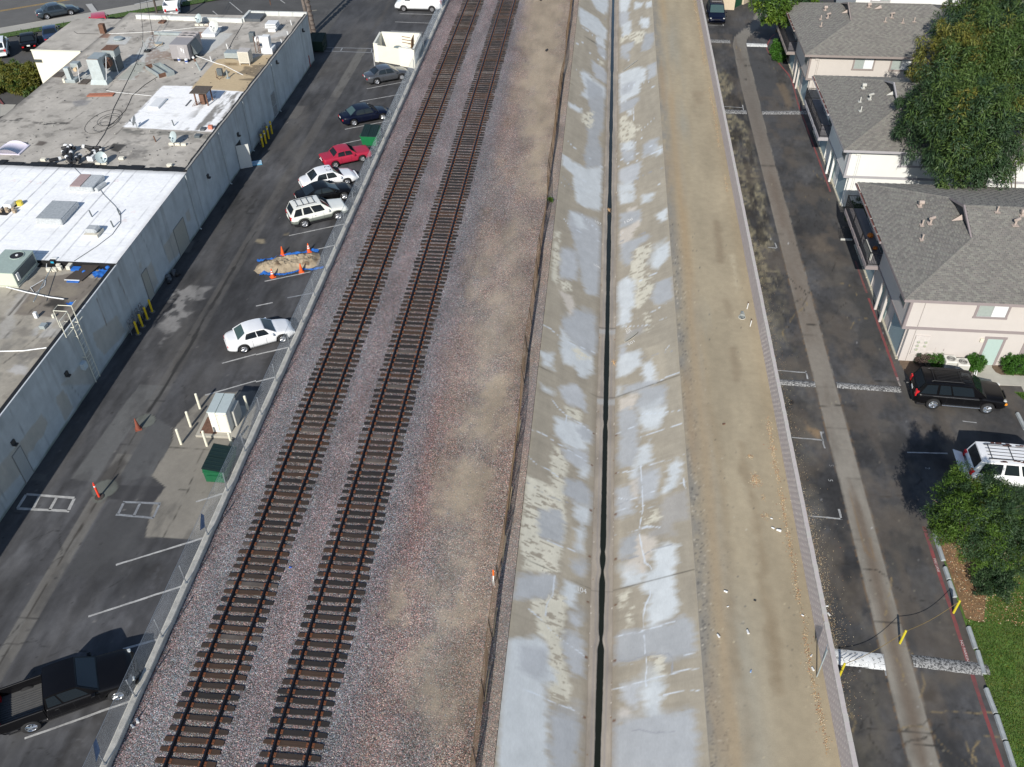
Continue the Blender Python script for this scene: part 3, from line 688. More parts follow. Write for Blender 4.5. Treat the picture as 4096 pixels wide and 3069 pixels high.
for cr,x_,y_,r_ in (('c32',208,160,.12),('c32',1440,380,.16),('c31',230,628,.10),('c31',245,708,.16),('c31',20,425,.08)):
    p=on_z(cr,x_,y_,ZR);S.patch([(p.x+r_*math.cos(t),p.y+1.8*r_*math.sin(t)) for t in np.linspace(0,2*PI,9)[:-1]],(.018,.016,.014),.92,.08,.05)
# concrete gutter of the alley
gut=[(14.45,-60),(15.65,-60),(15.68,78),(15.9,92),(16.0,99.6),(16.3,102),(18.1,106),(19.5,110),(18.3,111),(17.4,107.2),(15.0,102.6),(14.62,99.9),(14.42,90),(14.42,78)]
S.patch(gut,(.245,.228,.195),.95,.05,.035,2.5,130)
gin=np.clip(-sdist(X,Y,gut)/.05,0,1)
S.C*=(1-gin*(.16-.32*fbc(X*1.5,Y*.5,131,4)))[...,None]
S.blend(gin*np.clip((fbm(X*1.2,Y*.22,132,4)-.30)*3.5,0,1)*np.exp(-((X-15.05)/.40)**2)*.85,(.135,.105,.080))
S.blend(gin*np.clip((Y-30)/25,0,1)*.65*np.clip((100-Y)/15,0,1),(.155,.128,.105))
S.blend(gin*np.clip((Y-70)/12,0,1)*.55,(.135,.125,.112))
for yy in (20.6,24.9,26.1,31.0,35.4,39.4,43.0,48.2,50.9,56.0,60.5,67.2,72,78,84,90,96):S.stroke([(14.4,yy),(15.75,yy-.02)],.03,(.05,.045,.04),.85,.05,.02)
for cr,Pk in (('c32',[(800,1300),(840,1440),(900,1500)]),('c32',[(880,1330),(905,1450),(930,1530)]),('c32',[(690,900),(740,1080),(800,1300)])):S.stroke(cline(cr,Pk,ZR),.07,(.20,.135,.075),.6,.08,.05,2)
# leaf dust against the wall
q1=np.clip((fbm(X*1.1,Y*.35,140,5)-.46+.30*np.exp(-((X-12.1)/.9)**2)-.02)*7,0,1)*np.clip((14.3-X)/.5,0,1)
S.blend(q1*np.clip((Y-44)/14,.12,1)*np.clip((96-Y)/6,0,1)*.8*np.clip(fbm(X*4,Y*3,141,4)*3-.95,0,1),(.29,.255,.165))
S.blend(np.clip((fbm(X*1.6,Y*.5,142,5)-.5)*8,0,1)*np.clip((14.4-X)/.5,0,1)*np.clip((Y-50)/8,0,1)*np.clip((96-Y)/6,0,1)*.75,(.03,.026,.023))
S.patch(poly('c32',[(320,330),(370,370),(440,400),(435,470),(380,450),(330,400)],ZR),(.30,.205,.115),.8,.25,.2,2)
S.patch(poly('F',[(1045,1065),(1130,1060),(1150,1180),(1210,1300),(1200,1400),(1150,1360),(1100,1220)],ZR),(.155,.120,.085),.7,.3,.25,1.5)
S.patch(poly('c30',[(85,725),(150,730),(200,840),(200,900),(150,880)],ZR),(.155,.120,.085),.5,.3,.25,1.5)
for k in range(90):
    x_=rng.uniform(12,22);y_=rng.uniform(16,98);a_=rng.choice([PI/2,0])+rng.normal(0,.5);P=[(x_,y_)]
    for q in range(rng.integers(6,16)):a_+=rng.normal(0,.4);x_+=.4*math.cos(a_);y_+=.4*math.sin(a_);P.append((x_,y_))
    S.stroke(P,.03,(.022,.02,.018) if k%5 else (.25,.19,.10),.75,.06,.06,3,k)
for P in ([(15.72,-20),(15.72,60)],[(14.38,-20),(14.38,60)]):S.stroke(P,.06,(.20,.125,.065),.55,.06,.06,3,5,.45)
for k in range(500):
    x_=rng.uniform(12,22);y_=rng.uniform(16,70);r_=rng.uniform(.008,.02)
    S.patch([(x_-r_,y_-r_),(x_+r_,y_-r_),(x_+r_,y_+r_),(x_-r_,y_+r_)],(.30,.27,.20) if k%4 else (.6,.6,.6),.7,.03)
S.blend(np.clip((fbm(X*.8,Y*.5,161,5)-.53)*8,0,1)*.4*(1-gin),(.032,.031,.031));S.blend(np.clip((fbm(X*.7,Y*.4,162,5)-.54)*8,0,1)*.4*(1-gin),(.12,.10,.08))
alley=S.build('alley',M_asph);alley['kind']='structure'
for P in ([(18.18,-20),(18.20,32.2)],):stripe('red_curb_line',alley,P,.17,ZR+.004,M_red_line)
red=[(19.57,44.5),(19.56,52),(19.54,67.8),(19.5,75.6),(19.43,85),(19.65,90.6),(19.5,92.4),(19.05,94.6),(18.7,96.5),(18.25,98.0),(18.15,99.3),(18.4,100.6),(19.0,102.6),(19.6,103.8)]
M_redf=mat('road_paint_red_faded',(.24,.075,.07),.85,var=.2,sc=3,dirt=(.06,.055,.055),dirt_amt=1.0)
stripe('red_curb_line',alley,[(19.57,44.0),(19.56,52.8)],.16,ZR+.004,M_red_line);stripe('red_curb_line',alley,[(19.55,53.4),(19.55,57.5)],.14,ZR+.004,M_redf);stripe('red_curb_line',alley,red[2:],.15,ZR+.004,M_red_line)
M_bay=mat('road_paint_bay',(.42,.43,.43),.8,var=.2,sc=6,dirt=(.10,.10,.10),dirt_amt=.85)
for cr,P in (('c32',[(205,462),(475,485)]),('c32',[(455,412),(490,556)]),('c32',[(345,1138),(640,1165)]),('c32',[(612,1080),(635,1170)]),('c33',[(990,680),(1018,868)]),
              ('c31',[(80,1540),(335,1560)]),('c31',[(325,1545),(342,1615)]),('c31',[(0,478),(72,485)]),('c31',[(60,440),(75,485)]),('F',[(370,1345),(615,1362)]),('F',[(600,1325),(615,1400)]),
              ('F',[(160,318),(358,328)]),('F',[(352,305),(360,330)]),('c32',[(1200,592),(1550,600)]),('c32',[(1680,322),(1800,335)])):
    stripe('bay_marking',alley,cline(cr,P,ZR),.09,ZR+.004,M_bay,wob=.02)
# speed bumps: low asphalt humps with flaking white paint
def flaky(name,c,thr,sc=7):
    m,nt,b=newmat(name);n=noise(nt,coords(nt),sc,6,.8);k=mixc(nt,c,(.055,.055,.055),ramp(nt,n,[(thr,0.0),(thr+.035,1.0)]));n2=noise(nt,coords(nt),2,3);k=mixc(nt,k,ramp(nt,n2,[(.3,.8),(.7,1.1)]),1.0,'MULTIPLY')
    nt.links.new(k,b.inputs['Base Color']);b.inputs['Roughness'].default_value=.85;return m
M_bump=flaky('flaking_white_paint',(.68,.69,.68),.56);M_bump2=flaky('worn_white_paint',(.34,.34,.335),.485,11)
def hump(x0,x1,y,wy,m,h=.07,skew=0.0):
    b=MB();n_=8;mx=max(4,int((x1-x0)/.3));vs=[];fs=[]
    for i in range(mx+1):
        x=x0+(x1-x0)*i/mx
        for j in range(n_+1):t=j/n_;vs.append((x,y+skew*(x-x0)+(t-.5)*wy+random.uniform(-.01,.01),ZR+.005+h*math.sin(PI*t)**.8))
    for i in range(mx):
        for j in range(n_):a=i*(n_+1)+j;fs.append((a,a+n_+1,a+n_+2,a+1))
    b.smooth=True;b.add(vs,fs);return b.build('speed_bump',m,alley)
p=on_z('c33',560,690,ZR);q=on_z('c33',990,730,ZR);hump(11.95,14.40,p.y-.05,.85,M_bump,skew=-.05)
p=on_z('c33',1245,755,ZR);hump(15.70,19.0,p.y+.1,.65,M_bump2,skew=-.06)
p=on_z('c32',250,0,ZR);hump(11.9,14.4,p.y+.1,.55,M_bump2,skew=-.03)
p=on_z('c32',850,25,ZR);hump(15.70,19.5,p.y,.55,M_bump2,skew=-.03)
p=on_z('F',520,1420,ZR);hump(11.9,14.3,p.y+.1,.9,M_bump2);p=on_z('F',1000,1435,ZR);hump(15.75,19.9,p.y+.1,.8,M_bump2,skew=.08)
p=on_z('F',340,530,ZR);hump(11.9,14.4,p.y+.2,1.0,M_bump2,skew=-.03);p=on_z('F',780,570,ZR);hump(16.1,18.3,p.y,1.0,M_bump,skew=-.03)
# ================================================================== RAILWAY TRACKS
M_rail=mat('rail_steel',(.045,.032,.028),.55,.3,.2,3)
M_railtop=mat('rail_head',(.05,.052,.062),.28,.8,.1,3)
M_plate=mat('rusty_plate',(.17,.062,.028),.85,.1,.35,8)
TM=[mat('tie_black',(.020,.017,.016),.85,var=.25,sc=3,bumpy=.3,streak=(1,6,1)),mat('tie_brown',(.036,.026,.021),.9,var=.3,sc=3,bumpy=.3,streak=(1,6,1)),
      mat('tie_grey',(.062,.048,.040),.9,var=.3,sc=3,dirt=(.16,.15,.14),dirt_amt=.5,bumpy=.3,streak=(1,6,1)),mat('tie_rusty',(.050,.030,.020),.9,var=.3,sc=3,bumpy=.3,streak=(1,6,1))]
def tie_mesh(k):
    b=MB();L=1.30;n_=9;r_=random.Random(k)
    ys0=[-.115+r_.uniform(-.012,.012) for _ in range(n_+1)];ys1=[.115+r_.uniform(-.012,.012) for _ in range(n_+1)]
    xs=[-L+2*L*i/n_ for i in range(n_+1)];ys0[0]+=.02;ys1[0]-=.02;ys0[-1]+=.02;ys1[-1]-=.02
    vs=[];fs=[]
    for i,x in enumerate(xs):
        z=-.185+r_.uniform(-.004,.004);vs+=[(x,ys0[i],z-.16),(x,ys0[i],z),(x,ys1[i],z),(x,ys1[i],z-.16)]
    for i in range(n_):
        a=i*4
        for q in range(4):fs.append((a+q,a+4+q,a+4+(q+1)%4,a+(q+1)%4))
    fs.append((3,2,1,0));fs.append(tuple(n_*4+q for q in range(4)));b.add(vs,fs);return b.mesh('tie')
def rail_profile():return [(-.07,-.178),(.07,-.178),(.07,-.165),(.012,-.145),(.012,-.045),(.036,-.035),(.036,-.004),(.03,0),(-.03,0),(-.036,-.004),(-.036,-.035),(-.012,-.045),(-.012,-.145),(-.07,-.165)]
def plate_mesh():
    b=MB();b.box(-.18,.18,-.10,.10,-.184,-.165)
    for x in (-.115,.115):
        for y in (-.06,.06):b.box(x-.018,x+.018,y-.018,y+.018,-.165,-.145)
    return b.mesh('tie_plate')
TIE=[[tie_mesh(k) for k in range(3)] for _ in TM]
for i_,L_ in enumerate(TIE):
    for me in L_:me.materials.append(TM[i_])
PLATE=plate_mesh();PLATE.materials.append(M_plate)
for ti,(tc,lab,wts) in enumerate(((TR1,'railway track nearest the parking lot, with rust-brown weathered ties',(3,5,1.2,4)),(TR2,'railway track nearest the dirt strip, with darker black ties',(8,4,.4,1)))):
    t=empty('railway_track',(tc,0,0),0,lab,'railway track','the two parallel railway tracks')
    for s in (-.7525,.7525):
        b=MB();pr=rail_profile();yy=list(range(-20,200,20));n=len(pr)
        for y in yy:b.v+=[(x+s,y,z) for x,z in pr]
        for i in range(len(yy)-1):
            for k in range(n):b.f.append([i*n+k,i*n+(k+1)%n,(i+1)*n+(k+1)%n,(i+1)*n+k]);b.mi.append(1 if k in (6,7,8) else 0);b.sm.append(False)
        b.build('rail',(M_rail,M_railtop),t)
    y=14.6+.2*ti;near=[];rest=MB();r_=random.Random(5+ti);cnt=0;kk=0
    while y<150:
        k=r_.choices(range(4),wts)[0];me=TIE[k][r_.randrange(3)]
        dx,dy,rz=r_.gauss(0,.035),r_.gauss(0,.012),r_.gauss(0,.009)
        if y<122:
            o=link('tie',me,t);o.location=(dx,y+dy,r_.gauss(0,.004)-.004*(k==2));o.rotation_euler=(0,0,rz);cnt+=1
        else:rest.box(-1.3,1.3,y-.11,y+.11,-.34,-.185)
        for s in (-.7525,.7525):
            if kk<300:p_=link('tie_plate',PLATE,t);p_.location=(s,y+dy,0);kk+=1
            else:near.append((s,y+dy))
        y+=.4975+r_.gauss(0,.022)
    rest.build('ties_beyond',TM[1],t)['kind']='stuff'
    b=MB()
    for s,yy in near:b.box(s-.18,s+.18,yy-.1,yy+.1,-.184,-.165)
    b.build('tie_plates_beyond',M_plate,t)['kind']='stuff'
# loose ballast stones, real pieces lying over the bed
M_st=[]
for nm,c_ in (('stone_grey',(.24,.245,.26)),('stone_pink',(.30,.20,.19)),('stone_pale',(.52,.47,.40)),('stone_dark',(.10,.10,.11))):M_st.append(mat(nm,c_,.9,var=.35,sc=9))
def stones(name,n,fx,fy,fz,sz,w_,parent=None):
    b=MB();V=np.array([(1,0,0),(-.8,.2,0),(0,1,.1),(.1,-.9,0),(0,.1,.7),(.2,.1,-.4)])
    F=[(0,2,4),(2,1,4),(1,3,4),(3,0,4)]
    for k in range(n):
        y=fy();x=fx(y);s=sz();a=random.uniform(0,6.28);c,q=math.cos(a),math.sin(a);jx,jy=random.uniform(.6,1.2),random.uniform(.6,1.2)
        b.m=random.choices(range(4),w_)[0]
        b.add([(x+s*(v[0]*jx*c-v[1]*jy*q),y+s*(v[0]*jx*q+v[1]*jy*c),fz(x)+s*v[2]*.9+.005) for v in V],F)
    o=b.build(name,M_st,parent);o['kind']='stuff';return o
fz_=lambda x:float(np.interp(x,[p[0] for p in prof],[p[1] for p in prof]))
def ydist():return 14+(random.random()**1.6)*60
o=stones('ballast_stones',22000,lambda y:random.choice((random.uniform(-18.5,-8.0),random.uniform(-18.5,-8.0),random.uniform(-9.5,-2.9))),ydist,fz_,lambda:random.uniform(.018,.04),(5,3,1.6,3))
tag(o,'loose crushed ballast stones scattered over the railway bed','ballast')
# ================================================================== LEFT FENCE ON ITS CONCRETE CURB
M_curb=mat('curb_concrete',(.60,.57,.50),.9,var=.16,sc=2.5,dirt=(.22,.21,.19),dirt_amt=.55,bumpy=.35)
M_galv=mat('galvanised',(.36,.39,.42),.45,.6,.1,5)
M_wire=mat('chain_wire',(.50,.56,.62),.5,.2,.1,2)
curb=empty('concrete_curb',(-18.78,0,0),0,'long low concrete curb wall under the chain-link fence between parking lot and tracks','curb wall')
def seg_mesh(L):
    b=MB();n_=10;pr=[(-.16,-.6),(-.16,.02),(-.135,.05),(.125,.05),(.15,.02),(.15,-.6)];r_=random.Random(int(L*100))
    for i in range(n_+1):
        j=r_.uniform(-.006,.006);b.v+=[(x+(j if 0<q<5 else 0),L*i/n_,z+(j if q in (2,3) else 0)) for q,(x,z) in enumerate(pr)]
    for i in range(n_):
        for q in range(5):a=i*6+q;b.f.append([a,a+1,a+7,a+6]);b.mi.append(0);b.sm.append(False)
    b.f+=[[0,1,2,3,4,5],[n_*6+q for q in (5,4,3,2,1,0)]];b.mi+=[0,0];b.sm+=[False,False]
    return b.mesh('curb_segment')
sm_=seg_mesh(6.08);sm_.materials.append(M_curb);y=-10.0
while y<160:o=link('curb_segment',sm_,curb);o.location=(random.uniform(-.006,.006),y,0);y+=6.10
fen=empty('chain_link_fence',(-18.76,0,.04),0,'grey chain-link fence standing on the concrete curb beside the parking lot','fence')
H_F=1.34
pb=MB();pb.tube([(0,0,-.05),(0,0,H_F+.03)],.030,8);pb.sphere((0,0,H_F+.03),.034,8,3,.5,0);pb.tube([(.0,0,.02),(.0,0,.05)],.055,8)
pm_=pb.mesh('post');pm_.materials.append(M_galv)
for k in range(-2,45):o=link('post',pm_,fen);o.location=(.03,16.08+3.05*k,0);o.rotation_euler=(random.gauss(0,.012),random.gauss(0,.012),0)
def chain(name,x,y0,y1,z0,z1,pitch,r,mt,parent,lean=None,wob=0.0):
    """woven wire: two families of slanted wires, each a thin three-sided rod"""
    b=MB();h=z1-z0;n_=int((y1-y0)/pitch);
    for k in range(-int(h/pitch)-1,n_+1):
        for sg in (1,-1):
            ya=y0+k*pitch;yb=ya+h
            A,B_=((ya,z0),(yb,z1)) if sg==1 else ((ya,z1),(yb,z0))
            (p0,q0),(p1,q1)=A,B_
            if p1<y0 or p0>y1:continue
            if p0<y0:q0+=(q1-q0)*(y0-p0)/(p1-p0);p0=y0
            if p1>y1:q1=q0+(q1-q0)*(y1-p0)/(p1-p0);p1=y1
            def PX(yy,zz):return x+.004*sg+(lean(yy,(zz-z0)/h) if lean else 0)
            m_=1 if not lean else 3;pts=[(p0+(p1-p0)*i/m_,q0+(q1-q0)*i/m_) for i in range(m_+1)];vs=[];fs=[]
            for (yy,zz) in pts:
                X_=PX(yy,zz);vs+=[(X_-r,yy,zz),(X_+r*.6,yy-r*.8,zz+r*.8),(X_+r*.6,yy+r*.8,zz-r*.8)]
            for i in range(m_):
                for q in range(3):fs.append((i*3+q,i*3+(q+1)%3,i*3+3+(q+1)%3,i*3+3+q))
            b.add(vs,fs)
    return b.build(name,mt,parent)
o=chain('chain_mesh',-.13,10.0,128,.03,H_F,.085,.0018,M_wire,fen);o['kind']='stuff'
part('tension_wire',M_galv,fen,lambda b:b.tube([(-.13,4,H_F),(-.13,150,H_F)],.009,5))
def scrap(name,lab,pts,m,cat):
    b=MB();b.add(pts,[tuple(range(len(pts)))]);b.add([(p[0]-.012,p[1],p[2]) for p in pts],[tuple(range(len(pts)-1,-1,-1))]);return tag(b.build(name,m),lab,cat)
M_blue_rag=mat('blue_rag',(.16,.22,.34),.9,var=.3,sc=8);M_rag=mat('pale_rag',(.42,.42,.40),.9,var=.3,sc=8)
p0=on_x('c02',1740,1190,-18.70);scrap('rag','small blue rag caught on the chain-link fence by the concrete pad',[(-18.70,p0.y-.35,p0.z-.25),(-18.66,p0.y+.05,p0.z-.45),(-18.68,p0.y+.35,p0.z+.1),(-18.72,p0.y+.25,p0.z+.35),(-18.70,p0.y-.05,p0.z+.15)],M_blue_rag,'rag')
p0=on_x('c03',835,1520,-18.70);scrap('rag','blue rag stretched on the fence near the bottom left corner',[(-18.70,p0.y-.28,p0.z-.35),(-18.66,p0.y+.12,p0.z-.15),(-18.70,p0.y+.3,p0.z+.5),(-18.70,p0.y+.05,p0.z+.5)],M_blue_rag,'rag')
p0=on_x('c03',1120,915,-18.70);scrap('sheet_scrap','pale torn sheet stuck on the fence in front of the black pickup',[(-18.70,p0.y-.2,p0.z-.15),(-18.66,p0.y+.15,p0.z-.12),(-18.68,p0.y+.28,p0.z+.22),(-18.72,p0.y-.05,p0.z+.2)],M_rag,'scrap')
# ================================================================== OLD FENCE ALONG THE CHANNEL
M_oldp=mat('old_post',(.045,.038,.035),.8,.2,.2,4)
M_oldw=mat('rusty_wire',(.17,.115,.07),.85,.2,.2,4)
M_slat=mat('brown_screen',(.30,.20,.11),.9,var=.3,sc=3)
f2=empty('old_fence',(-3.48,0,-.42),0,'old rusty chain-link fence with torn brown screening beside the concrete channel','fence')
def lean2(y,t):return t*(-.10+.22*(float(vnoise(np.array([y*.16]),np.array([2.5]),4)[0])-.5)*2)
pb=MB();pb.tube([(0,0,-.1),(0,0,1.42)],.026,7);pm2=pb.mesh('post');pm2.materials.append(M_oldp)
for k in range(-9,30):
    y=42.09+3.05*k;o=link('post',pm2,f2);o.location=(0,y,0);o.rotation_euler=(random.gauss(0,.03),math.atan(lean2(y,1)/1.35),0)
o=chain('chain_mesh',0,12.0,126,.02,1.30,.11,.0032,M_oldw,f2,lean2);o['kind']='stuff'
part('top_rail',M_oldw,f2,lambda b:b.tube([(lean2(y,1),y,1.37) for y in np.arange(10,130,1.5)],.016,5))
# strips of brown screening woven low into the mesh
b=MB();y=12.0
while y<126:
    L_=random.uniform(1.5,5);h0=random.uniform(.0,.15);h1=random.uniform(.25,.85)
    n_=max(2,int(L_/.12))
    if random.random()<.55:
        for i in range(n_):
            ya=y+L_*i/n_;h_=h1*(.85+.3*math.sin(i*.35));x0=lean2(ya,h0)-.03;x1=lean2(ya,h_)-.03
            b.add([(x0,ya,h0),(x0,ya+.085,h0),(x1,ya+.085+.05,h_),(x1,ya+.05,h_)],[(0,1,2,3)])
    y+=L_
b.build('screen_slats',M_slat,f2)['kind']='stuff'
b=MB()
for yy in (20.5,23.8,28.2,31.6,36.9,52.0):b.tube([(.05,yy,.06),(.1,yy+1.3,.5)],.03,5)
b.build('fallen_slats',mat('pale_wood',(.42,.32,.19),.9),f2)
tag(part('marker_post',None,None,lambda b:None) if False else empty('marker_post',tuple(on_z('E',415,775,-.42)),0),'white marker post with orange cap beside the old fence','marker post')
mp=bpy.data.objects['marker_post']
part('shaft',mat('white_plastic',(.72,.73,.72),.5,var=.04),mp,lambda b:b.tube([(0,0,-.1),(0,0,.78)],.045,10))
part('cap',mat('orange_plastic',(.72,.14,.02),.5,var=.1),mp,lambda b:(b.tube([(0,0,.78),(0,0,1.15)],.048,10),b.sphere((0,0,1.15),.048,10,4,1,0)))
# ================================================================== BLOCK WALL
M_blk=mat('wall_block',(.50,.44,.43),.9,var=.14,sc=3,dirt=(.44,.41,.39),dirt_amt=.35,bumpy=.3)
M_cap=mat('wall_cap',(.46,.44,.41),.9,var=.16,sc=3,dirt=(.30,.28,.26),dirt_amt=.5,bumpy=.3)
M_mort=mat('mortar',(.44,.40,.39),.95,var=.1,sc=4)
wl=empty('block_wall',(11.62,0,ZD),0,'long pinkish concrete block wall between the service road and the alley','wall')
NC,CH,BLN=7,.203,.4064
HW=NC*CH+.19
part('mortar_core',M_mort,wl,lambda b:b.box(.014,.186,-20,150,-.1,HW-.10))
bb=MB();bb.box(0,.2,-.2,.2,-.0995,.0995,.005);bm_=bb.mesh('block');bm_.materials.append(M_blk)
rest=MB();cnt=0;cand=[]
for c_ in range(NC):
    y=8.0+(.2032 if c_%2 else 0)
    while y<135:cand.append((y,c_));y+=BLN
cand.sort(key=lambda t:(t[0]<17.0,t[0]))
for (y,c_) in cand:
    j=random.uniform(-.001,.001)
    if y>=17.0 and cnt<300:o=link('block',bm_,wl);o.location=(j,y,c_*CH+.1);cnt+=1
    else:rest.box(j,.2+j,y-.197,y+.197,c_*CH+.002,c_*CH+.201)
rest.build('blocks_beyond',M_blk,wl)['kind']='stuff'
# raised mortar ticks on every head joint, as the wall shows
b=MB()
for (y,c_) in cand:
    if y<48:b.box(-.004,.002,y+.196,y+.211,c_*CH+.02,c_*CH+.19)
b.build('joint_ticks',mat('joint_pale',(.62,.59,.55),.9),wl)['kind']='stuff'
cb=MB();cb.box(-.01,.21,-.196,.196,0,.085,.01);cm_=cb.mesh('cap_block');cm_.materials.append(M_cap)
rest=MB();cnt=0;y=8.0
while y<135:
    if abs(y-25.2)<.2:y+=BLN;continue
    if y>16.5 and cnt<290:o=link('cap_block',cm_,wl);o.location=(random.uniform(-.006,.006),y,NC*CH+.003+random.uniform(-.004,.004));cnt+=1
    else:rest.box(-.01,.21,y-.196,y+.196,NC*CH+.003,NC*CH+.088)
    y+=BLN
rest.build('cap_blocks_beyond',M_cap,wl)['kind']='stuff'
yy=25.12
part('open_block',mat('open_block',(.50,.44,.31),.9),wl,lambda b:[b.box(.0,.2,yy-.2,yy-.16,NC*CH+.003,NC*CH+.07),b.box(.0,.2,yy-.02,yy+.02,NC*CH+.003,NC*CH+.07),b.box(.0,.2,yy+.16,yy+.2,NC*CH+.003,NC*CH+.07),
                              b.box(.0,.03,yy-.16,yy-.02,NC*CH+.003,NC*CH+.07),b.box(.17,.2,yy-.16,yy-.02,NC*CH+.003,NC*CH+.07),b.box(.0,.03,yy+.02,yy+.16,NC*CH+.003,NC*CH+.07),b.box(.17,.2,yy+.02,yy+.16,NC*CH+.003,NC*CH+.07)])
part('block_holes',mat('dark_hole',(.02,.018,.016),.9),wl,lambda b:[b.box(.031,.169,yy-.159,yy-.021,NC*CH-.02,NC*CH+.012),b.box(.031,.169,yy+.021,yy+.159,NC*CH-.02,NC*CH+.012)])
# ================================================================== COMMERCIAL BUILDING
WX=-30.35
M_bwall=sheet_mat('stucco_wall',20,.05,.85,bmp=.15)
M_roof=sheet_mat('roof_gravel',45,.16,.95,bmp=.3)
M_tar=mat('black_tar',(.012,.012,.013),.6,var=.3,sc=4)
M_creamw=mat('cream_wall',(.74,.70,.58),.8,var=.04,sc=2)
M_wallp=mat('wall_side',(.42,.43,.42),.85,var=.05)
bld=empty('commercial_building',(WX,40,ZL),0,'long low commercial building with patched flat roof and pale grey rear wall','building')
inv=Vector((-WX,-40,-ZL))
def bp(name,m,fn): # a part of the building written in world coordinates
    b=MB();b.T=Matrix.Translation(inv);fn(b);return b.build(name,m,bld)
ZS,ZM,ZN=3.92,4.22,4.12
def prism_sec(name,m,pts,z1):return bp(name,m,lambda b:b.prism(pts,ZL-.1,z1))
prism_sec('wall',M_wallp,[(WX-.03,-20),(WX-.03,46.4),(-60,46.4),(-60,-20)],ZS-.012)
prism_sec('wall',M_wallp,[(WX-.03,46.4),(WX-.03,58.9),(-56,58.9),(-56,46.4)],ZM-.012)
prism_sec('wall',M_wallp,[(WX-.03,58.9),(WX-.03,93.2),(-36.6,93.5),(-36.6,91.1),(-48.1,91.7),(-54.2,87.6),(-54.6,81.93),(-49.65,81.93),(-49.65,58.9)],ZN-.012)
bp('cream_wall',M_creamw,lambda b:b.box(-54.62,-49.66,81.86,81.93,ZL,ZN+.10))
bp('cream_cap',mat('cream_trim',(.76,.74,.60),.7,var=.04),lambda b:b.box(-54.66,-49.62,81.80,81.98,ZN+.10,ZN+.15))
p=on_y('c00',295,512,81.86);q=on_y('c00',368,540,81.86)
bp('vent_grille',mat('vent_dark',(.06,.07,.07),.6),lambda b:b.box(p.x,q.x,81.82,81.858,q.z,p.z))
# east wall painted in (Y, Z)
Sw=Sheet(-20,93.2,.12,np.linspace(ZL,4.36,60));Yw,Zw=Sw.X,Sw.Y
Sw.fill((.52,.55,.55));Sw.C*=(.93+.14*fbc(Yw*.7,Zw*.9,200,5))[...,None]
def wp(cr,pts):return [tuple(on_x(cr,x,y,WX))[1:] for x,y in pts]
BE=(.47,.44,.38)
for cr,P,a in (('c01',[(1410,470),(1490,330),(1580,215),(1635,395),(1545,525),(1460,620)],.9),('c01',[(1215,715),(1300,600),(1370,780),(1290,910)],.8),('c01',[(1600,180),(1630,140),(1645,235),(1615,250)],.8),
                 ('c01',[(800,1210),(1000,1060),(1090,1200),(900,1400),(830,1330)],.8),('c01',[(520,1657),(680,1490),(760,1350),(830,1657)],.7),('c02',[(470,100),(540,40),(640,200),(560,320)],.9),('c02',[(170,480),(350,250),(410,330),(370,430),(330,480),(280,570),(210,600)],.9),
                 ('c02',[(-150,900),(0,680),(170,480),(240,620),(190,760),(130,820),(30,930),(-80,1080)],.85),('c01',[(1195,600),(1215,600),(1225,660),(1200,660)],.7)):
    Sw.patch(wp(cr,P),BE,a,.08,.12,1.5,7)
Sw.patch(wp('c02',[(600,90),(700,0),(760,60),(640,240)]),(.42,.44,.44),.6,.1,.1)
for cr,P,w_ in (('c01',[(825,895),(860,1000),(920,1140)],.07),('c01',[(1020,740),(1045,800),(1090,900),(1140,1040)],.09),('c01',[(1215,715),(1285,915)],.05),('c01',[(1010,720),(1030,790)],.06)):
    Sw.stroke(wp(cr,P),w_,(.17,.10,.055),.7,.08,.03)
for cr,P in (('c01',[(1210,350),(1285,500)]),('c01',[(1330,240),(1410,470),(1450,620)]),('c01',[(500,940),(720,1330),(800,1600)]),('c01',[(620,1140),(720,1330)]),('c02',[(75,200),(210,430),(215,440)]),('c02',[(180,50),(425,535)]),('c02',[(-150,690),(80,1040)]),
              ('c02',[(600,0),(700,120)]),('c01',[(1270,720),(1320,840)]),('c01',[(1575,330),(1600,420)])):
    Sw.stroke(wp(cr,P),.045,(.20,.21,.21),.7,.05)
Sw.stroke([(-20,ZL+.06),(93,ZL+.06)],.16,(.12,.15,.10),.75,.12,.08,1,3)
Sw.blend(np.clip((fbm(Yw*1.2,Zw*.25,203,4)-.5)*5,0,1)*.3,(.27,.28,.27));Sw.blend(np.clip((fbm(Yw*3.5,Zw*.12,204,3)-.62)*9,0,1)*.35*np.clip(Zw/4.2,0,1),(.22,.20,.17))
for yj in np.arange(17,92,6.1):Sw.stroke([(yj,ZL),(yj,4.4)],.035,(.20,.21,.21),.6,.04)
def sec_top(y):return np.where(y<46.4,4.12,np.where(y<58.9,4.25,4.36))
Sw.Y[:]=ZL+(Sw.Y-ZL)/(4.36-ZL)*(sec_top(Sw.X)-ZL)
a_,b_,=Sw.X.copy(),Sw.Y.copy();Sw.X=np.full(a_.shape,WX);Sw.Y=a_;Sw.Z=b_
o=Sw.build('rear_wall',M_bwall,bld);o.location=inv
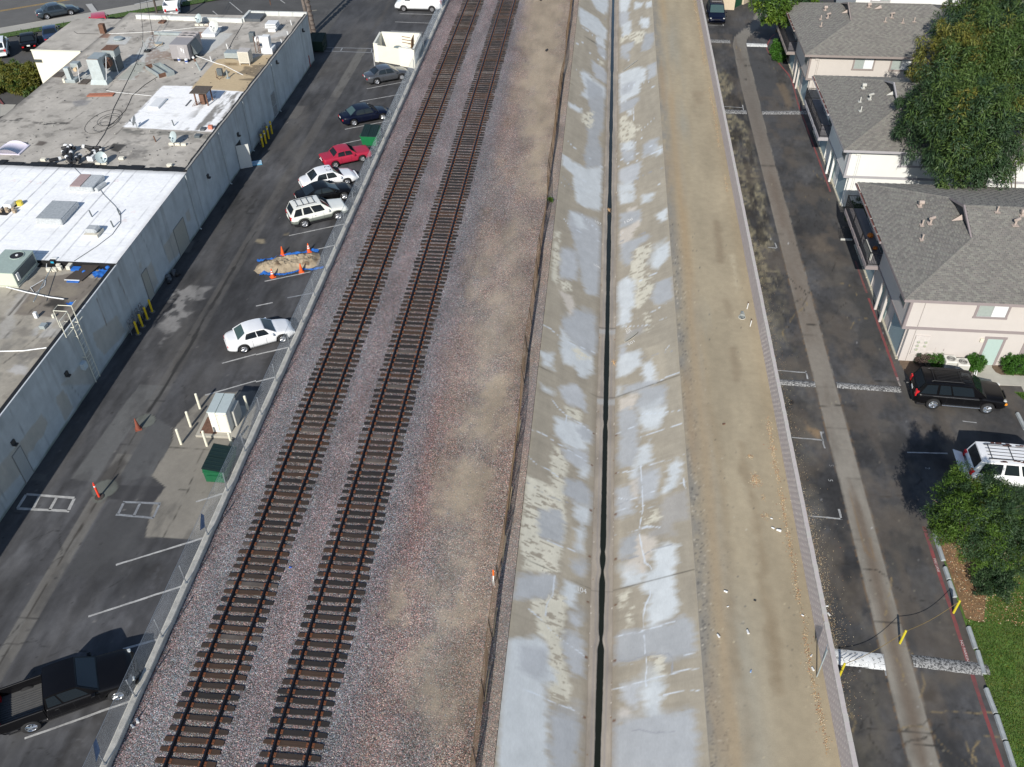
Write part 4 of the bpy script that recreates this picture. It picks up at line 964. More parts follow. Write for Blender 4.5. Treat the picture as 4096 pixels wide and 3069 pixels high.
# parapets: metal edge to the south, tarred and wavy to the north
bp('parapet',mat('metal_edge',(.62,.65,.66),.5,.2,.05),lambda b:b.box(WX-.06,WX+.02,-20,46.38,4.12,4.17))
bp('parapet',M_tar,lambda b:b.box(WX-.34,WX-.06,-20,46.38,ZS,4.135))
def wavy(b,x0,x1,y0,y1,z0,zt,dz=.05,dx=.05):
    n_=int((y1-y0)/.5)
    for i in range(n_):
        ya=y0+(y1-y0)*i/n_;yb=y0+(y1-y0)*(i+1)/n_;k0=math.sin(ya*1.3)*dx*.5+math.sin(ya*3.1)*dx*.5;b.box(x0+k0,x1,ya,yb+.004*(i%2),z0,zt+math.sin(ya*2.2)*dz*.4+math.sin(ya*.7)*dz*.5)
bp('parapet',M_tar,lambda b:wavy(b,WX-.30,WX-.005,58.95,93.1,ZN,4.40))
bp('parapet',mat('old_parapet',(.30,.29,.27),.9,var=.3),lambda b:wavy(b,WX-.12,WX+.012,58.97,93.1,4.30,4.42,.03,.01))
bp('roof_step',M_tar,lambda b:wavy(b,0,0,0,.1,0,0) or [b.box(-56,WX-.02,46.30,46.38,ZS,ZM-.0),b.box(-56,WX-.05,46.0,46.31,ZS,ZS+.06)])
bp('tar_seam',M_tar,lambda b:[b.box(-50+i*.5,-49.5+i*.5,58.88-.02*math.sin(i),59.55+.14*math.sin(i*.9)+.10*math.sin(i*2.3),ZN-.01,ZN+.10+.02*math.sin(i*1.7)) for i in range(39)])
# street-side parapet of pale panels
M_par=mat('parapet_panel',(.60,.62,.60),.8,var=.08,dirt=(.35,.34,.31),dirt_amt=.5)
for i in range(9):
    x0=-48.1+i*1.28;bp('parapet_panel',M_par,lambda b:b.box(x0,x0+1.25,91.35-.05*i,91.6-.05*i,ZN-.3,ZN+.38+.01*(i%3)))
bp('parapet_panel',M_par,lambda b:b.box(-36.7,-36.45,91.2,93.6,ZN-.3,ZN+.42))
for i in range(4):bp('parapet_panel',M_par,lambda b:b.box(-36.4+i*1.5,-36.4+i*1.5+1.47,93.25,93.5,ZN-.3,ZN+.40))
# ------------ roof surfaces
def roof_sheet(x0,x1,y0,y1,z,fn,sp=.10):
    S=Sheet(x0,x1,sp,np.linspace(y0,y1,int((y1-y0)/sp)+1));S.Z[:]=z+(fbm(S.X*.5,S.Y*.5,3,3)-.5)*.03;fn(S);o=S.build('roof',M_roof,bld);o.location=inv;return S
GR=(.385,.36,.322)
def rp(cr,pts,z=ZN):return poly(cr,pts,z)
def mottled(S,c,seed=0):
    X,Y=S.X,S.Y;S.fill(c);S.C*=(.84+.32*fbc(X*.8,Y*.6,210+seed,5))[...,None]
    S.blend(np.clip((fbm(X*1.4,Y*1.4,213+seed,5)-.58)*9,0,1)*.45,(.12,.11,.10))
def north(S):
    mottled(S,GR);X,Y=S.X,S.Y
    S.patch(rp('c00',[(1270,640),(1120,560),(1270,330),(1390,262),(1700,270),(1890,280),(2010,290),(1900,390),(1830,440),(1740,480),(1600,330),(1300,520),(1010,690),(1170,690),(1240,540),(1170,500),(1100,470)]),(.47,.475,.455),.85,.15,.15)
    S.patch(rp('c00',[(1010,680),(1180,535),(1270,540),(1240,600),(1130,690)]),(.33,.345,.31),.9,.08)
    S.patch(rp('c00',[(1300,260),(1390,262),(1340,330),(1310,420),(1400,440),(1510,440),(1530,520),(1310,515),(1180,680),(1130,690),(1240,600)]),(.22,.15,.115),.65,.1,.25,1.5,6,.4)
    S.patch(rp('c00',[(830,325),(860,292),(960,292),(930,330)]),(.24,.14,.10),.9,.05);S.patch(rp('c00',[(1590,275),(1760,275),(1740,330),(1700,330)]),(.24,.14,.10),.85,.06)
    S.patch(rp('c00',[(915,375),(960,315),(1135,318),(1085,385)]),(.46,.47,.46),.9,.05);S.patch(rp('c00',[(690,700),(770,545),(1130,560),(1000,660),(960,690)]),(.43,.44,.42),.75,.15,.15)
    S.patch(rp('c00',[(1410,740),(1660,745),(1900,765),(2140,800),(1870,1140),(1450,1120),(1055,1095),(1170,985),(1290,860),(1370,770)]),(.82,.825,.83),.97,.05,.06)
    wm=rp('c00',[(1410,740),(2140,800),(1870,1140),(1055,1095),(1290,860)])
    im=np.clip(-sdist(X,Y,wm)/.2,0,1)
    S.blend(im*np.clip((fbm(X*2.2,Y*.55,220,4)-.50)*7,0,1)*np.clip((X+34.2)/1.2,.0,1)*.85,(.12,.11,.095))
    S.blend(im*np.clip((fbm(X*1.0,Y*2.2,221,5)-.58)*6,0,1)*.35,(.40,.39,.36))
    S.patch(rp('A',[(640,930),(900,640),(980,560),(1150,540),(1290,600),(1530,510),(1675,505),(1560,760),(1370,975),(1000,950)]),(.46,.36,.225),.95,.06,.06)
    S.patch(rp('A',[(1230,740),(1330,660),(1450,630),(1600,640),(1560,780),(1420,780)]),(.13,.105,.075),.8,.2,.3,1.5,8,.3);S.patch(rp('A',[(1060,600),(1230,610),(1230,640),(1090,640)]),(.20,.14,.07),.7,.2,.1)
    S.patch(rp('A',[(1230,810),(1430,800),(1440,830),(1260,825)]),(.09,.075,.05),.7,.15,.15,1.5);S.patch(rp('A',[(1540,670),(1620,640),(1580,760),(1500,770)]),(.30,.30,.32),.4,.2)
    S.patch(rp('c10',[(0,300),(120,310),(250,250),(310,300),(120,330),(90,460)]),(.50,.50,.49),.6,.2,.2)
    for cr,P in (('c00',[(50,1040),(200,1035),(330,1060),(460,1060),(580,1060)]),):S.stroke(cline(cr,P,ZN),.35,(.03,.03,.03),.8,.3,.5,2,5,.42)
    for Pk in ([(0,870),(640,740)],[(790,900),(960,740),(1000,660)],[(560,1080),(730,960)],[(800,1350),(1000,1160),(1280,880)]):S.stroke(cline('c00',Pk,ZN),.07,(.11,.10,.09),.7,.08,.08)
    S.patch(rp('c00',[(940,1275),(980,1240),(1090,1250),(1020,1315),(960,1300)]),(.02,.02,.02),.9,.15,.1);S.patch(rp('c00',[(300,1255),(340,1218),(410,1225),(370,1258)]),(.10,.085,.075),.9,.05)
    S.patch(rp('c00',[(900,1330),(1080,1200),(1330,1200),(1250,1370),(1000,1380)]),(.08,.08,.08),.35,.4,.6,1.5,9,.45,2)
    S.patch(rp('c00',[(1040,1110),(1340,1130),(1850,1150),(1840,1200),(1100,1150)]),(.10,.10,.09),.6,.15,.2,2,9,.4,2)
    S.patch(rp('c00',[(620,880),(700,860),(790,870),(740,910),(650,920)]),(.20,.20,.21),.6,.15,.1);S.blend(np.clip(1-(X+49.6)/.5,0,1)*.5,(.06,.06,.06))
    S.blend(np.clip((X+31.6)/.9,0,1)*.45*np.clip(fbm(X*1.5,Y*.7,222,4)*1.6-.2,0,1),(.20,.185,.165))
def mid(S):
    X,Y=S.X,S.Y;S.fill((.80,.81,.82));S.C*=(.94+.12*fbc(X*.5,Y*.8,230,4))[...,None]
    x=-31.2
    while x>-56:S.stroke([(x,46),(x-.0,59)],.035,(.26,.27,.29),.85,.05,.03);x-=1.02
    for k in range(16):
        xx=-31.2-1.02*rng.integers(0,18);yy=rng.uniform(47,58);S.stroke([(xx,yy),(xx-1.02,yy)],.03,(.45,.46,.48),.7,.05)
    for k in range(7):xx=rng.uniform(-45,-32);yy=rng.uniform(48,57);S.stroke([(xx,yy),(xx+.15,yy+.3),(xx+.3,yy)],.035,(.62,.18,.10),.5,.04)
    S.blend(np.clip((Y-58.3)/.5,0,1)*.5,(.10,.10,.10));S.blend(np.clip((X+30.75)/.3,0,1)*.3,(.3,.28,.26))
def south(S):
    mottled(S,(.31,.285,.24),30);X,Y=S.X,S.Y;zz=ZS
    S.patch(rp('C',[(0,1657),(0,1400),(340,860),(640,760),(560,880),(280,1250),(200,1657)],zz),(.40,.39,.37),.5,.3,.3)
    S.patch(rp('C',[(230,1240),(640,700),(760,560),(1100,530),(1240,500),(1800,620),(1380,1040),(1160,1340),(880,1270),(600,1240)],zz),(.175,.152,.128),.92,.08,.06)
    S.patch(rp('C',[(600,900),(900,680),(1300,700),(1450,850),(1200,960),(900,900),(700,1050),(500,1200),(300,1200)],zz),(.25,.22,.17),.6,.4,.5,1.5,3,.4,1.5)
    S.patch(rp('C',[(780,1080),(880,960),(1060,930),(1200,1050),(1140,1180),(960,1190),(860,1100)],zz),(.02,.02,.02),.85,.25,.3,2)
    S.patch(rp('C',[(1070,360),(1350,400),(1800,450),(1700,520),(1400,500),(1250,470)],zz),(.22,.205,.18),.8,.1,.1)
    S.patch(rp('C',[(560,1657),(640,1450),(1000,1300),(1180,1290),(1300,1310),(1200,1450),(1000,1657)],zz),(.42,.42,.41),.55,.3,.5,1.5,4,.38,1.5)
    S.patch(rp('c01',[(70,1540),(120,1500),(230,1500),(230,1570),(130,1580)],zz),(.42,.41,.40),.8,.15,.2)
    for Pk in ([(0,1020),(300,700)],[(60,1657),(560,1150),(760,1000)],[(880,1657),(1200,1290)],[(1340,960),(1690,620),(1850,420)],[(160,1240),(520,800),(640,700)]):S.stroke(cline('C',Pk,zz),.05 if Pk[0][0]!=160 else .14,(.05,.045,.04),.8,.06,.04)
    for cr,Pk in (('c01',[(180,1480),(420,1180)]),('c01',[(30,1480),(340,1240)])):S.stroke(cline(cr,Pk,zz),.06,(.06,.055,.05),.7,.06,.04)
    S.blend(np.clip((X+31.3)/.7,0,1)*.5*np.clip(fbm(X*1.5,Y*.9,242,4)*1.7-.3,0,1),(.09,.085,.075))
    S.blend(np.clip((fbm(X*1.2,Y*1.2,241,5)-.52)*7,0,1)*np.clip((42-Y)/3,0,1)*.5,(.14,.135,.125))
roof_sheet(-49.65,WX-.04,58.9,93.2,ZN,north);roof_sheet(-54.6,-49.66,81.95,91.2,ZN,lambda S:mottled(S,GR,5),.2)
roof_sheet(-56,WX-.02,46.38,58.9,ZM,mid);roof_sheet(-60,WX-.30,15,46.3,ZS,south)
# the part of the roof sheet outside the slanted corner is hidden by nothing: cut it back with the parapet line
# doors, lamps and pipes on the rear wall
M_door=mat('steel_door',(.37,.39,.38),.7,var=.05);M_frame=mat('door_frame',(.23,.23,.22),.8,var=.1);M_lampd=mat('lamp_dark',(.05,.05,.05),.5)
for cr,P in (('c01',[(1490,330),(1575,215),(1632,400),(1548,525)]),('c01',[(1215,715),(1258,650),(1325,845),(1285,915)]),('c02',[(100,630),(170,525),(285,725),(215,835)])):
    w_=wp(cr,P);ya,yb=sorted((w_[0][0],w_[1][0]));zt=(w_[0][1]+w_[1][1])/2
    bp('door',mat('blank_door',(.39,.40,.385) if cr=='c02' else (.40,.385,.33),.8,var=.06) if cr=='c02' else mat('blank_door_beige',(.40,.38,.32),.8,var=.06),lambda b:b.box(WX+.004,WX+.03,ya+.05,yb-.05,ZL+.05,zt-.05))
    bp('door_frame',M_frame,lambda b:[b.box(WX+.003,WX+.036,ya,ya+.045,ZL,zt),b.box(WX+.003,WX+.036,yb-.045,yb,ZL,zt),b.box(WX+.003,WX+.036,ya+.045,yb-.045,zt-.045,zt)])
# barred door near the north end
w_=wp('c10',[(125,820),(150,785),(180,950),(160,1000)]);ya,yb,zt=w_[0][0],w_[1][0]+.1,w_[1][1]
bp('door',mat('dark_opening',(.03,.033,.036),.6),lambda b:b.box(WX+.004,WX+.02,ya,yb,ZL+.05,zt))
bp('security_bars',mat('white_bars',(.55,.57,.57),.6),lambda b:[b.box(WX+.03,WX+.055,ya+(yb-ya)*i/7-.012,ya+(yb-ya)*i/7+.012,ZL+.05,zt) for i in range(8)]+[b.box(WX+.028,WX+.06,ya,yb,z-.015,z+.015) for z in (ZL+.1,ZL+1.1,zt)])
# open door with the dark doorway
w_=wp('c00',[(2028,1262),(2062,1222),(2100,1330),(2068,1440)]);ya,yb,zt=w_[0][0],w_[1][0]+.25,w_[0][1]
bp('doorway',mat('dark_opening',(.03,.033,.036),.6),lambda b:b.box(WX+.004,WX+.02,ya,yb,ZL+.03,zt))
bp('open_door',mat('white_door',(.60,.61,.58),.6,var=.04),lambda b:(setattr(b,'T',b.T @ Matrix.Translation((WX+.03,ya,0)) @ Matrix.Rotation(math.radians(-62),4,'Z')),b.box(-.02,.025,0,1.05,ZL+.04,zt)))
for (cr,x,y) in (('c00',2050,1165),('c00',1790,1525),('c01',570,1575),('c02',110,512),('c10',175,540),('c10',400,265)):
    p=on_x(cr,x,y,WX);bp('wall_lamp',M_lampd,lambda b:(b.box(WX+.005,WX+.10,p.y-.14,p.y+.14,p.z-.05,p.z+.2),b.box(WX+.02,WX+.24,p.y-.12,p.y+.12,p.z-.12,p.z-.04)))
M_pipe=mat('pipe_grey',(.45,.49,.50),.5,.2)
for cr,(x0,y0),(x1,y1) in (('c01',(1625,-20),(1712,300)),('c00',(1880,1160),(1975,1560)),('c00',(2090,900),(2170,1280)),('c10',(120,600),(205,925))):
    p=on_x(cr,x0,y0,WX);q=on_x(cr,x1,y1,WX);yy=(p.y+q.y)/2
    bp('downpipe',M_pipe,lambda b:(b.tube([(WX+.07,yy,4.2),(WX+.07,yy,ZL+.15),(WX+.22,yy,ZL+.06)],.05,8)))
p=on_x('c01',640,1640,WX)
bp('wall_box',mat('pale_blue_box',(.52,.60,.64),.5),lambda b:b.box(WX+.005,WX+.28,p.y+1.0,p.y+1.4,1.2,1.65))
# roof-access ladder with its cage
M_lad=mat('ladder_cream',(.66,.65,.55),.6,.1,.05)
pl=on_x('c01',800,1600,WX+.25);yl=on_x('c01',845,1545,WX+.25).y;y0,y1=yl-.55,yl
lad=empty('roof_ladder',(WX+.25,y0,ZL),0,'cream steel roof ladder with a box cage at the top of the rear wall','ladder')
def lp(name,m,fn):
    b=MB();b.T=Matrix.Translation((-(WX+.25),-y0,-ZL));fn(b);return b.build(name,m,lad)
xx=WX+.25
for yy in (y0,y1):lp('side_rail',M_lad,lambda b:b.tube([(xx,yy,ZL+.25),(xx,yy,5.25)],.028,6))
for k in range(13):lp('rung',M_lad,lambda b:b.tube([(xx,y0,ZL+.5+.33*k),(xx,y1,ZL+.5+.33*k)],.016,5))
for (ya,yb,za,zb,dx) in ((y0-.95,y0,4.05,5.25,0),(y1,y1+.55,4.05,5.25,0),(y0,y1,4.05,5.25,-.85)):
    for z in (za,zb):lp('cage_bar',M_lad,lambda b:b.tube([(xx,ya,z),(xx+dx,ya,z),(xx+dx,yb,z),(xx,yb,z)] if dx else [(xx,ya,z),(xx,yb,z)],.024,6))
    lp('cage_post',M_lad,lambda b:b.tube([(xx+dx,ya,za),(xx+dx,ya,zb)],.024,6))
for z in (1.8,3.4):lp('wall_bracket',M_lad,lambda b:b.tube([(xx,y0,z),(WX,y0,z)],.03,6))
# ================================================================== THINGS ON THE ROOF
M_galvR=mat('duct_galv',(.38,.43,.44),.5,.35,.12,3,dirt=(.30,.32,.30),dirt_amt=.5)
M_galvD=mat('duct_dark',(.12,.14,.15),.6,.3);M_rust=mat('rust',(.14,.075,.05),.9,var=.35,sc=5)
M_acg=mat('ac_grey',(.30,.285,.29),.6,.1,.06);M_acb=mat('ac_beige',(.56,.53,.46),.6,0,.05);M_acgr=mat('ac_green',(.52,.56,.47),.6,0,.05);M_acgt=mat('ac_green_top',(.30,.37,.34),.6,0,.1)
M_wht=mat('white_metal',(.72,.73,.73),.5,.1,.05);M_blk2=mat('black_rubber',(.02,.02,.022),.6);M_brick=mat('pale_block',(.62,.59,.50),.9,var=.1)
M_dish=mat('dish_grey',(.40,.47,.48),.5,.2,.06);M_dishdark=mat('dish_dark',(.10,.11,.12),.6,.2);M_wood=mat('dark_wood',(.085,.07,.058),.9,var=.3)
M_plast=mat('clear_plastic',(.42,.44,.45),.18,0,.25,6);M_blue=mat('blue_tarp',(.025,.14,.48),.55,0,.3,3)
def thing(name,lab,cat,loc,rz=0.0,group=None):return empty(name,tuple(loc),rz,lab,cat,group)
def ac_box(b,w_,d,h,z=0):b.box(-w_/2,w_/2,-d/2,d/2,z,z+h,.02)
def at(cr,x,y,z=ZN):return on_z(cr,x,y,z)
# big grey package unit
o=thing('air_conditioner','big grey rooftop air conditioner with louvred hood and two white buckets beside it','air conditioner',at('A',575,545)+Vector((0,.7,0)))
part('housing',M_acg,o,lambda b:ac_box(b,1.75,3.3,1.35,.25));part('base_rail',M_blk2,o,lambda b:ac_box(b,1.6,3.1,.24));part('access_panel',mat('ac_panel',(.34,.325,.33),.6),o,lambda b:b.box(-.1,.55,-1.675,-1.655,.4,1.5))
for y in (.65,1.25):
    for x in (-.35,.35):part('fan',M_blk2,o,lambda b:b.tube([(x,y,1.6),(x,y,1.62)],.25,14))
part('fan_shroud',M_acg,o,lambda b:[b.box(-.8,.8,.32,.38,1.6,1.72),b.box(-.8,.8,1.55,1.61,1.6,1.72),b.box(-.8,.8,.92,.98,1.6,1.72)])
part('hood',M_galvD,o,lambda b:b.add([(.88,-.9,1.5),(.88,.6,1.5),(.88,.6,.4),(.88,-.9,.4),(1.4,.6,.5),(1.4,-.9,.5)],[(0,1,4,5),(3,5,4,2),(0,5,3),(1,2,4)]))
part('label_plate',M_wht,o,lambda b:[b.box(.2,.3,-1.69,-1.676,1.0,1.3),b.box(.38,.48,-1.69,-1.676,.85,1.2)])
# long pale duct running to it
p=at('c00',1335,300);q=at('c00',1640,312)
o=thing('conduit_duct','long pale horizontal duct running up to the big grey air conditioner','duct',p);part('duct',M_galvR,o,lambda b:(setattr(b,'T',Matrix.Rotation(math.atan2(q.y-p.y,q.x-p.x),4,'Z')),b.box(0,(q-p).length,-.12,.12,.05,.3)))
for i,(x,y,lab) in enumerate(((500,585,'white bucket with blue label lying left of the grey air conditioner'),(592,605,'white bucket standing upright in front of the grey air conditioner'))):
    o=thing('bucket',lab,'bucket',at('A',x,y),0,'white buckets by the grey air conditioner');part('shell',M_wht,o,lambda b:b.tube([(0,0,0),(0,0,.38)],.14,12,.16));part('label_band',mat('label_blue',(.05,.10,.32),.6),o,lambda b:b.tube([(0,0,.1),(0,0,.26)],.152,12,.158))
# two tall galvanised exhaust ducts
p=at('B',810,690)
o=thing('exhaust_duct','tall tapering galvanised exhaust duct with wide base left of the grey air conditioner','exhaust duct',p)
part('base',M_galvR,o,lambda b:b.add([(-.85,-.25,0),(.75,-.25,0),(.75,.9,0),(-.85,.9,0),(-.72,-.12,.42),(.62,-.12,.42),(.62,.8,.42),(-.72,.8,.42)],[(0,1,5,4),(1,2,6,5),(2,3,7,6),(3,0,4,7),(4,5,6,7)]))
part('duct',M_galvR,o,lambda b:b.add([(-.62,-.1,.42),(.52,-.1,.42),(.52,.6,.42),(-.62,.6,.42),(-.85,.3,2.1),(.2,.3,2.1),(.2,1.0,2.1),(-.85,1.0,2.1)],[(0,1,5,4),(1,2,6,5),(2,3,7,6),(3,0,4,7),(4,5,6,7)]))
part('rim',M_rust,o,lambda b:b.box(-.86,.21,.29,.33,2.09,2.13));part('elbow',M_galvR,o,lambda b:b.box(-1.1,.1,1.0,2.4,1.3,1.95,.04))
part('blower',M_rust,o,lambda b:b.tube([(.1,1.6,1.2),(.1,2.1,1.2)],.45,14));part('stay',M_wht,o,lambda b:b.tube([(.35,1.6,1.9),(.65,-.05,.35)],.03,5))
o=thing('fan_housing','rust-topped galvanised fan housing on legs behind the tall tapering duct','exhaust fan',at('B',850,640)+Vector((.1,2.6,0)))
part('housing',M_galvR,o,lambda b:b.box(-.6,.55,-.5,.7,1.35,2.0,.03));part('lid',M_rust,o,lambda b:b.box(-.62,.57,-.52,.72,2.0,2.04));part('body',M_galvD,o,lambda b:b.box(-.35,.5,-.4,.6,0,1.35));part('post',M_wht,o,lambda b:b.tube([(.45,-.6,1.5),(.6,-.9,0)],.035,6))
o=thing('exhaust_duct','smaller galvanised exhaust hood beside the cream wall end of the roof','exhaust duct',at('B',290,670))
part('base',M_galvR,o,lambda b:b.box(-.5,.45,-.1,.8,0,.28,.03));part('duct',M_galvR,o,lambda b:b.add([(-.28,0,.28),(.12,0,.28),(.12,.5,.28),(-.28,.5,.28),(-.5,.2,1.25),(-.05,.2,1.25),(-.05,.6,1.25),(-.5,.6,1.25)],[(0,1,5,4),(1,2,6,5),(2,3,7,6),(3,0,4,7),(4,5,6,7)]))
part('hood',M_galvR,o,lambda b:b.box(-.15,.55,.9,1.6,.9,1.4,.03));part('motor',mat('motor_tan',(.55,.42,.27),.6),o,lambda b:b.tube([(.35,.6,.95),(.35,.95,.95)],.17,10));part('stay',M_wht,o,lambda b:b.tube([(.55,.9,1.3),(.8,.0,0)],.025,5));part('counterweight',M_brick,o,lambda b:b.box(-.72,-.52,-.1,.2,.0,.38))
# open metal trays
for k,(dx,lab,m1) in enumerate(((0,'open metal tray with red ends and a white bucket in it, lower of the pair',M_rust),(.62,'open grey metal tray leaning against the red-ended one',M_galvR))):
    p=at('A',245,800);q=at('A',75,690);d=(q-p);L_=d.length
    o=thing('metal_tray',lab,'tray',p+Vector((dx,.35*k,0)),math.atan2(d.y,d.x),'open metal trays on the roof')
    part('tray',M_galvR,o,lambda b:[b.box(0,L_,-.04,0,0,.38),b.box(0,L_,-.72,-.68,0,.38),b.box(0,L_,-.72,0,0,.03)]);part('end',m1,o,lambda b:[b.box(-.03,.0,-.72,0,0,.38),b.box(L_,L_+.03,-.72,0,0,.38)])
# mushroom vent, white exhaust, swamp cooler
o=thing('roof_ventilator','white louvred roof ventilator near the far corner of the roof','ventilator',at('A',1670,215))
part('curb',M_wht,o,lambda b:b.box(-.38,.38,-.1,.65,0,.42,.02))
for k in range(3):part('louvre',M_wht,o,lambda b:b.box(-.60+.03*k,.60-.03*k,-.3+.02*k,.95-.02*k,.44+.16*k,.53+.16*k,.015))
o=thing('exhaust_blower','white exhaust blower with upright box and side fan near the rear wall','exhaust blower',at('A',1610,490))
part('base',M_wht,o,lambda b:b.box(-.55,.55,-.1,1.1,0,.5,.03));part('stack',M_wht,o,lambda b:b.box(-.40,.30,.1,.8,.5,1.55,.02));part('fan',M_wht,o,lambda b:b.tube([(-.4,.45,1.15),(-1.1,.45,1.15)],.36,14,.3));
for dx in (-1.15,-.85,-.7):part('support',M_rust,o,lambda b:b.tube([(dx,.1,0),(dx,.1,1.6)],.035,5))
part('motor_cover',M_galvD,o,lambda b:b.box(-1.75,-1.25,.6,1.1,.8,1.7,.02))
o=thing('swamp_cooler','beige louvred evaporative cooler on short legs on the tan roof patch','cooler',at('A',1325,640))
part('cabinet',M_acb,o,lambda b:b.box(-.52,.52,0,1.0,.2,1.25,.02));part('top',mat('cooler_top',(.42,.40,.385),.7),o,lambda b:b.box(-.53,.53,-.01,1.01,1.25,1.29))
for k in range(9):part('louvre',mat('cooler_louvre',(.40,.375,.31),.7),o,lambda b:b.box(-.42,.42,-.014,-.004,.34+.095*k,.38+.095*k))
for x in (-.46,.46):
    for y in (.05,.95):part('leg',M_acb,o,lambda b:b.box(x-.03,x+.03,y-.03,y+.03,0,.2))
o=thing('bent_sheet','bent grey sheet-metal cover left of the beige cooler','sheet metal',at('A',1145,575));part('sheet',M_galvR,o,lambda b:[b.box(-.65,.65,.3,1.2,.55,.58),b.box(-.65,.65,.28,.31,.1,.56),b.box(-.65,-.62,.3,1.2,.0,.56),b.box(.62,.65,.3,1.2,.1,.56)])
o=thing('condenser','small dark condenser coil unit on the tan roof patch','condenser',at('A',1005,800));part('coil',M_galvD,o,lambda b:b.box(-.25,.25,.2,.5,.15,.75,.02));part('frame',M_rust,o,lambda b:[b.tube([(-.28,.1,0),(-.28,.1,.6)],.025,5),b.tube([(.28,.1,0),(.28,.1,.3)],.025,5),b.tube([(-.3,0,.1),(.1,-.3,.02),(.2,0,.1)],.025,5)])
o=thing('vent_pipe','short silver vent pipe right of the small dark condenser','vent pipe',at('A',1112,800));part('pipe',M_galvR,o,lambda b:b.tube([(0,0,0),(0,0,.65)],.07,9));part('flange',M_galvR,o,lambda b:b.tube([(0,0,0),(0,0,.04)],.2,10));part('cap',M_galvD,o,lambda b:b.tube([(0,0,.68),(0,0,.78)],.11,9,.04))
o=thing('leaning_pipe','rusty silver pipe with white conduits beside the grey air conditioner','pipe',at('A',762,705));part('pipe',M_galvR,o,lambda b:b.tube([(0,0,0),(-.25,0,.85)],.09,9));part('rusty_end',M_rust,o,lambda b:b.tube([(-.25,0,.85),(-.34,0,1.15)],.085,9));part('cap',M_wht,o,lambda b:b.tube([(-.34,0,1.15),(-.42,0,1.3)],.11,9))
# conduits lying over the roof
def cable(name,lab,cat,P,r,m,z=ZN,up=.03,group=None):
    p=[at(cr,x,y,z)+Vector((0,0,up if len(q_)<1 else q_[0])) for (cr,x,y,*q_) in P]
    o=thing(name,lab,cat,p[0],0,group);part('run',m,o,lambda b:(setattr(b,'T',Matrix.Translation(-p[0])),b.tube(p,r,5)));return o
cable('conduit','white conduit zigzagging from the grey air conditioner over the tan patch','conduit',[('A',715,555,.3),('A',980,620),('A',1060,640),('A',1300,762)],.035,M_wht)
cable('conduit','thick white conduit running from the green unit to the ladder cage','conduit',[('C',130,770,.1),('C',480,870,.15),('C',900,960,.15),('C',1150,1005,.2)],.045,M_wht,ZS)
cable('conduit','white conduit crossing the roof edge at the left border of the photo','conduit',[('c01',-60,1380),('c01',200,1375),('c01',413,1368,.2)],.035,M_wht,ZS)
cable('conduit','thin pale conduit running across the gravel towards the far parapet','conduit',[('c00',940,295),('c00',1200,285),('c00',1500,262),('c00',1700,240),('c00',1950,230)],.022,M_wht)
cable('conduit','thin pale conduit running from the gravel to the white roof patch','conduit',[('c00',920,785),('c00',1000,800),('c00',1150,815),('c00',1310,832)],.022,M_wht)
M_cab=mat('cable_black',(.025,.025,.027),.6)
cable('cable','black cable running from the antenna mast down to the pile of lamps','cable',[('c00',1255,350,.9),('c00',1240,430,.4),('c00',1170,560),('c00',1080,740),('c00',980,940),('c00',940,1080),('c00',900,1160),('c00',800,1310)],.022,M_cab)
cable('cable','black cable wandering from the metal trays to the coil of wire','cable',[('c00',1400,640),('c00',1250,735),('c00',1140,830),('c00',1110,900),('c00',1080,960),('c00',1000,1040),('c00',920,1110)],.020,M_cab)
cable('cable','black cable running from the round ring vent to the white roof corner','cable',[('A',1300,110),('A',1220,250),('A',1180,310),('A',1130,410),('A',1140,440)],.018,M_cab)
cable('cable','black cable down the white roof membrane to the rear wall','cable',[('c00',640,1450),('c00',720,1530),('c00',790,1590),('c00',860,1630),('c01',890,20),('c01',950,80),('c01',990,120),('c01',1040,180),('c01',1040,270),('c01',970,370),('c01',840,470),('c01',640,600)],.02,mat('cable_grey',(.16,.17,.18),.6),ZM)
cable('cable','thin dark cable lying along the roof edge beside the cream wall','cable',[('c00',640,275),('c00',665,292),('c00',850,296)],.02,M_cab)
p=at('c00',905,1055)
o=thing('wire_coil','loose coil of black wire lying on the grey gravel roof','wire coil',p)
part('loops',M_cab,o,lambda b:[b.tube([(cx_+rx*math.cos(t),cy_+ry*math.sin(t),.03+.02*k_) for t in np.linspace(0,2*PI,28)],.014,4,None,False) for k_,(cx_,cy_,rx,ry) in enumerate(((-.15,.1,1.25,2.3),(.15,.4,.85,1.2),(.3,.2,.7,1.0),(.2,-1.0,.6,.9)))])
# the two wires that drop in from the street pole
p=at('A',185,380);q=at('A',70,330)+Vector((0,0,.8))
sk=Vector((-50.5,101,12.5))
for a,lab in ((p,'overhead wire slanting down to the round ring vent'),(q,'overhead wire slanting down to the antenna mast')):
    o=thing('overhead_wire',lab,'wire',a,0,'wires dropping onto the roof');part('wire',M_cab,o,lambda b:b.tube([Vector((0,0,.1)),(sk-a)*.5-Vector((0,0,.3)),sk-a],.022,5))
pole=thing('street_pole','slim dark street pole holding the wires above the far parapet','pole',(-50.5,101,ZL));part('shaft',M_wood,pole,lambda b:b.tube([(0,0,0),(0,0,13.0)],.13,8,.09));part('insulator',M_wht,pole,lambda b:b.sphere((0,0,13.05),.12,8,5))
o=thing('ring_vent','round tan-rimmed vent curb where the overhead wire ends','vent',at('A',240,375));part('ring',mat('tan_ring',(.40,.34,.26),.8),o,lambda b:b.tube([(0,0,0),(0,0,.16)],.42,18));part('cover',M_galvR,o,lambda b:b.tube([(0,0,.16),(0,0,.18)],.35,18))
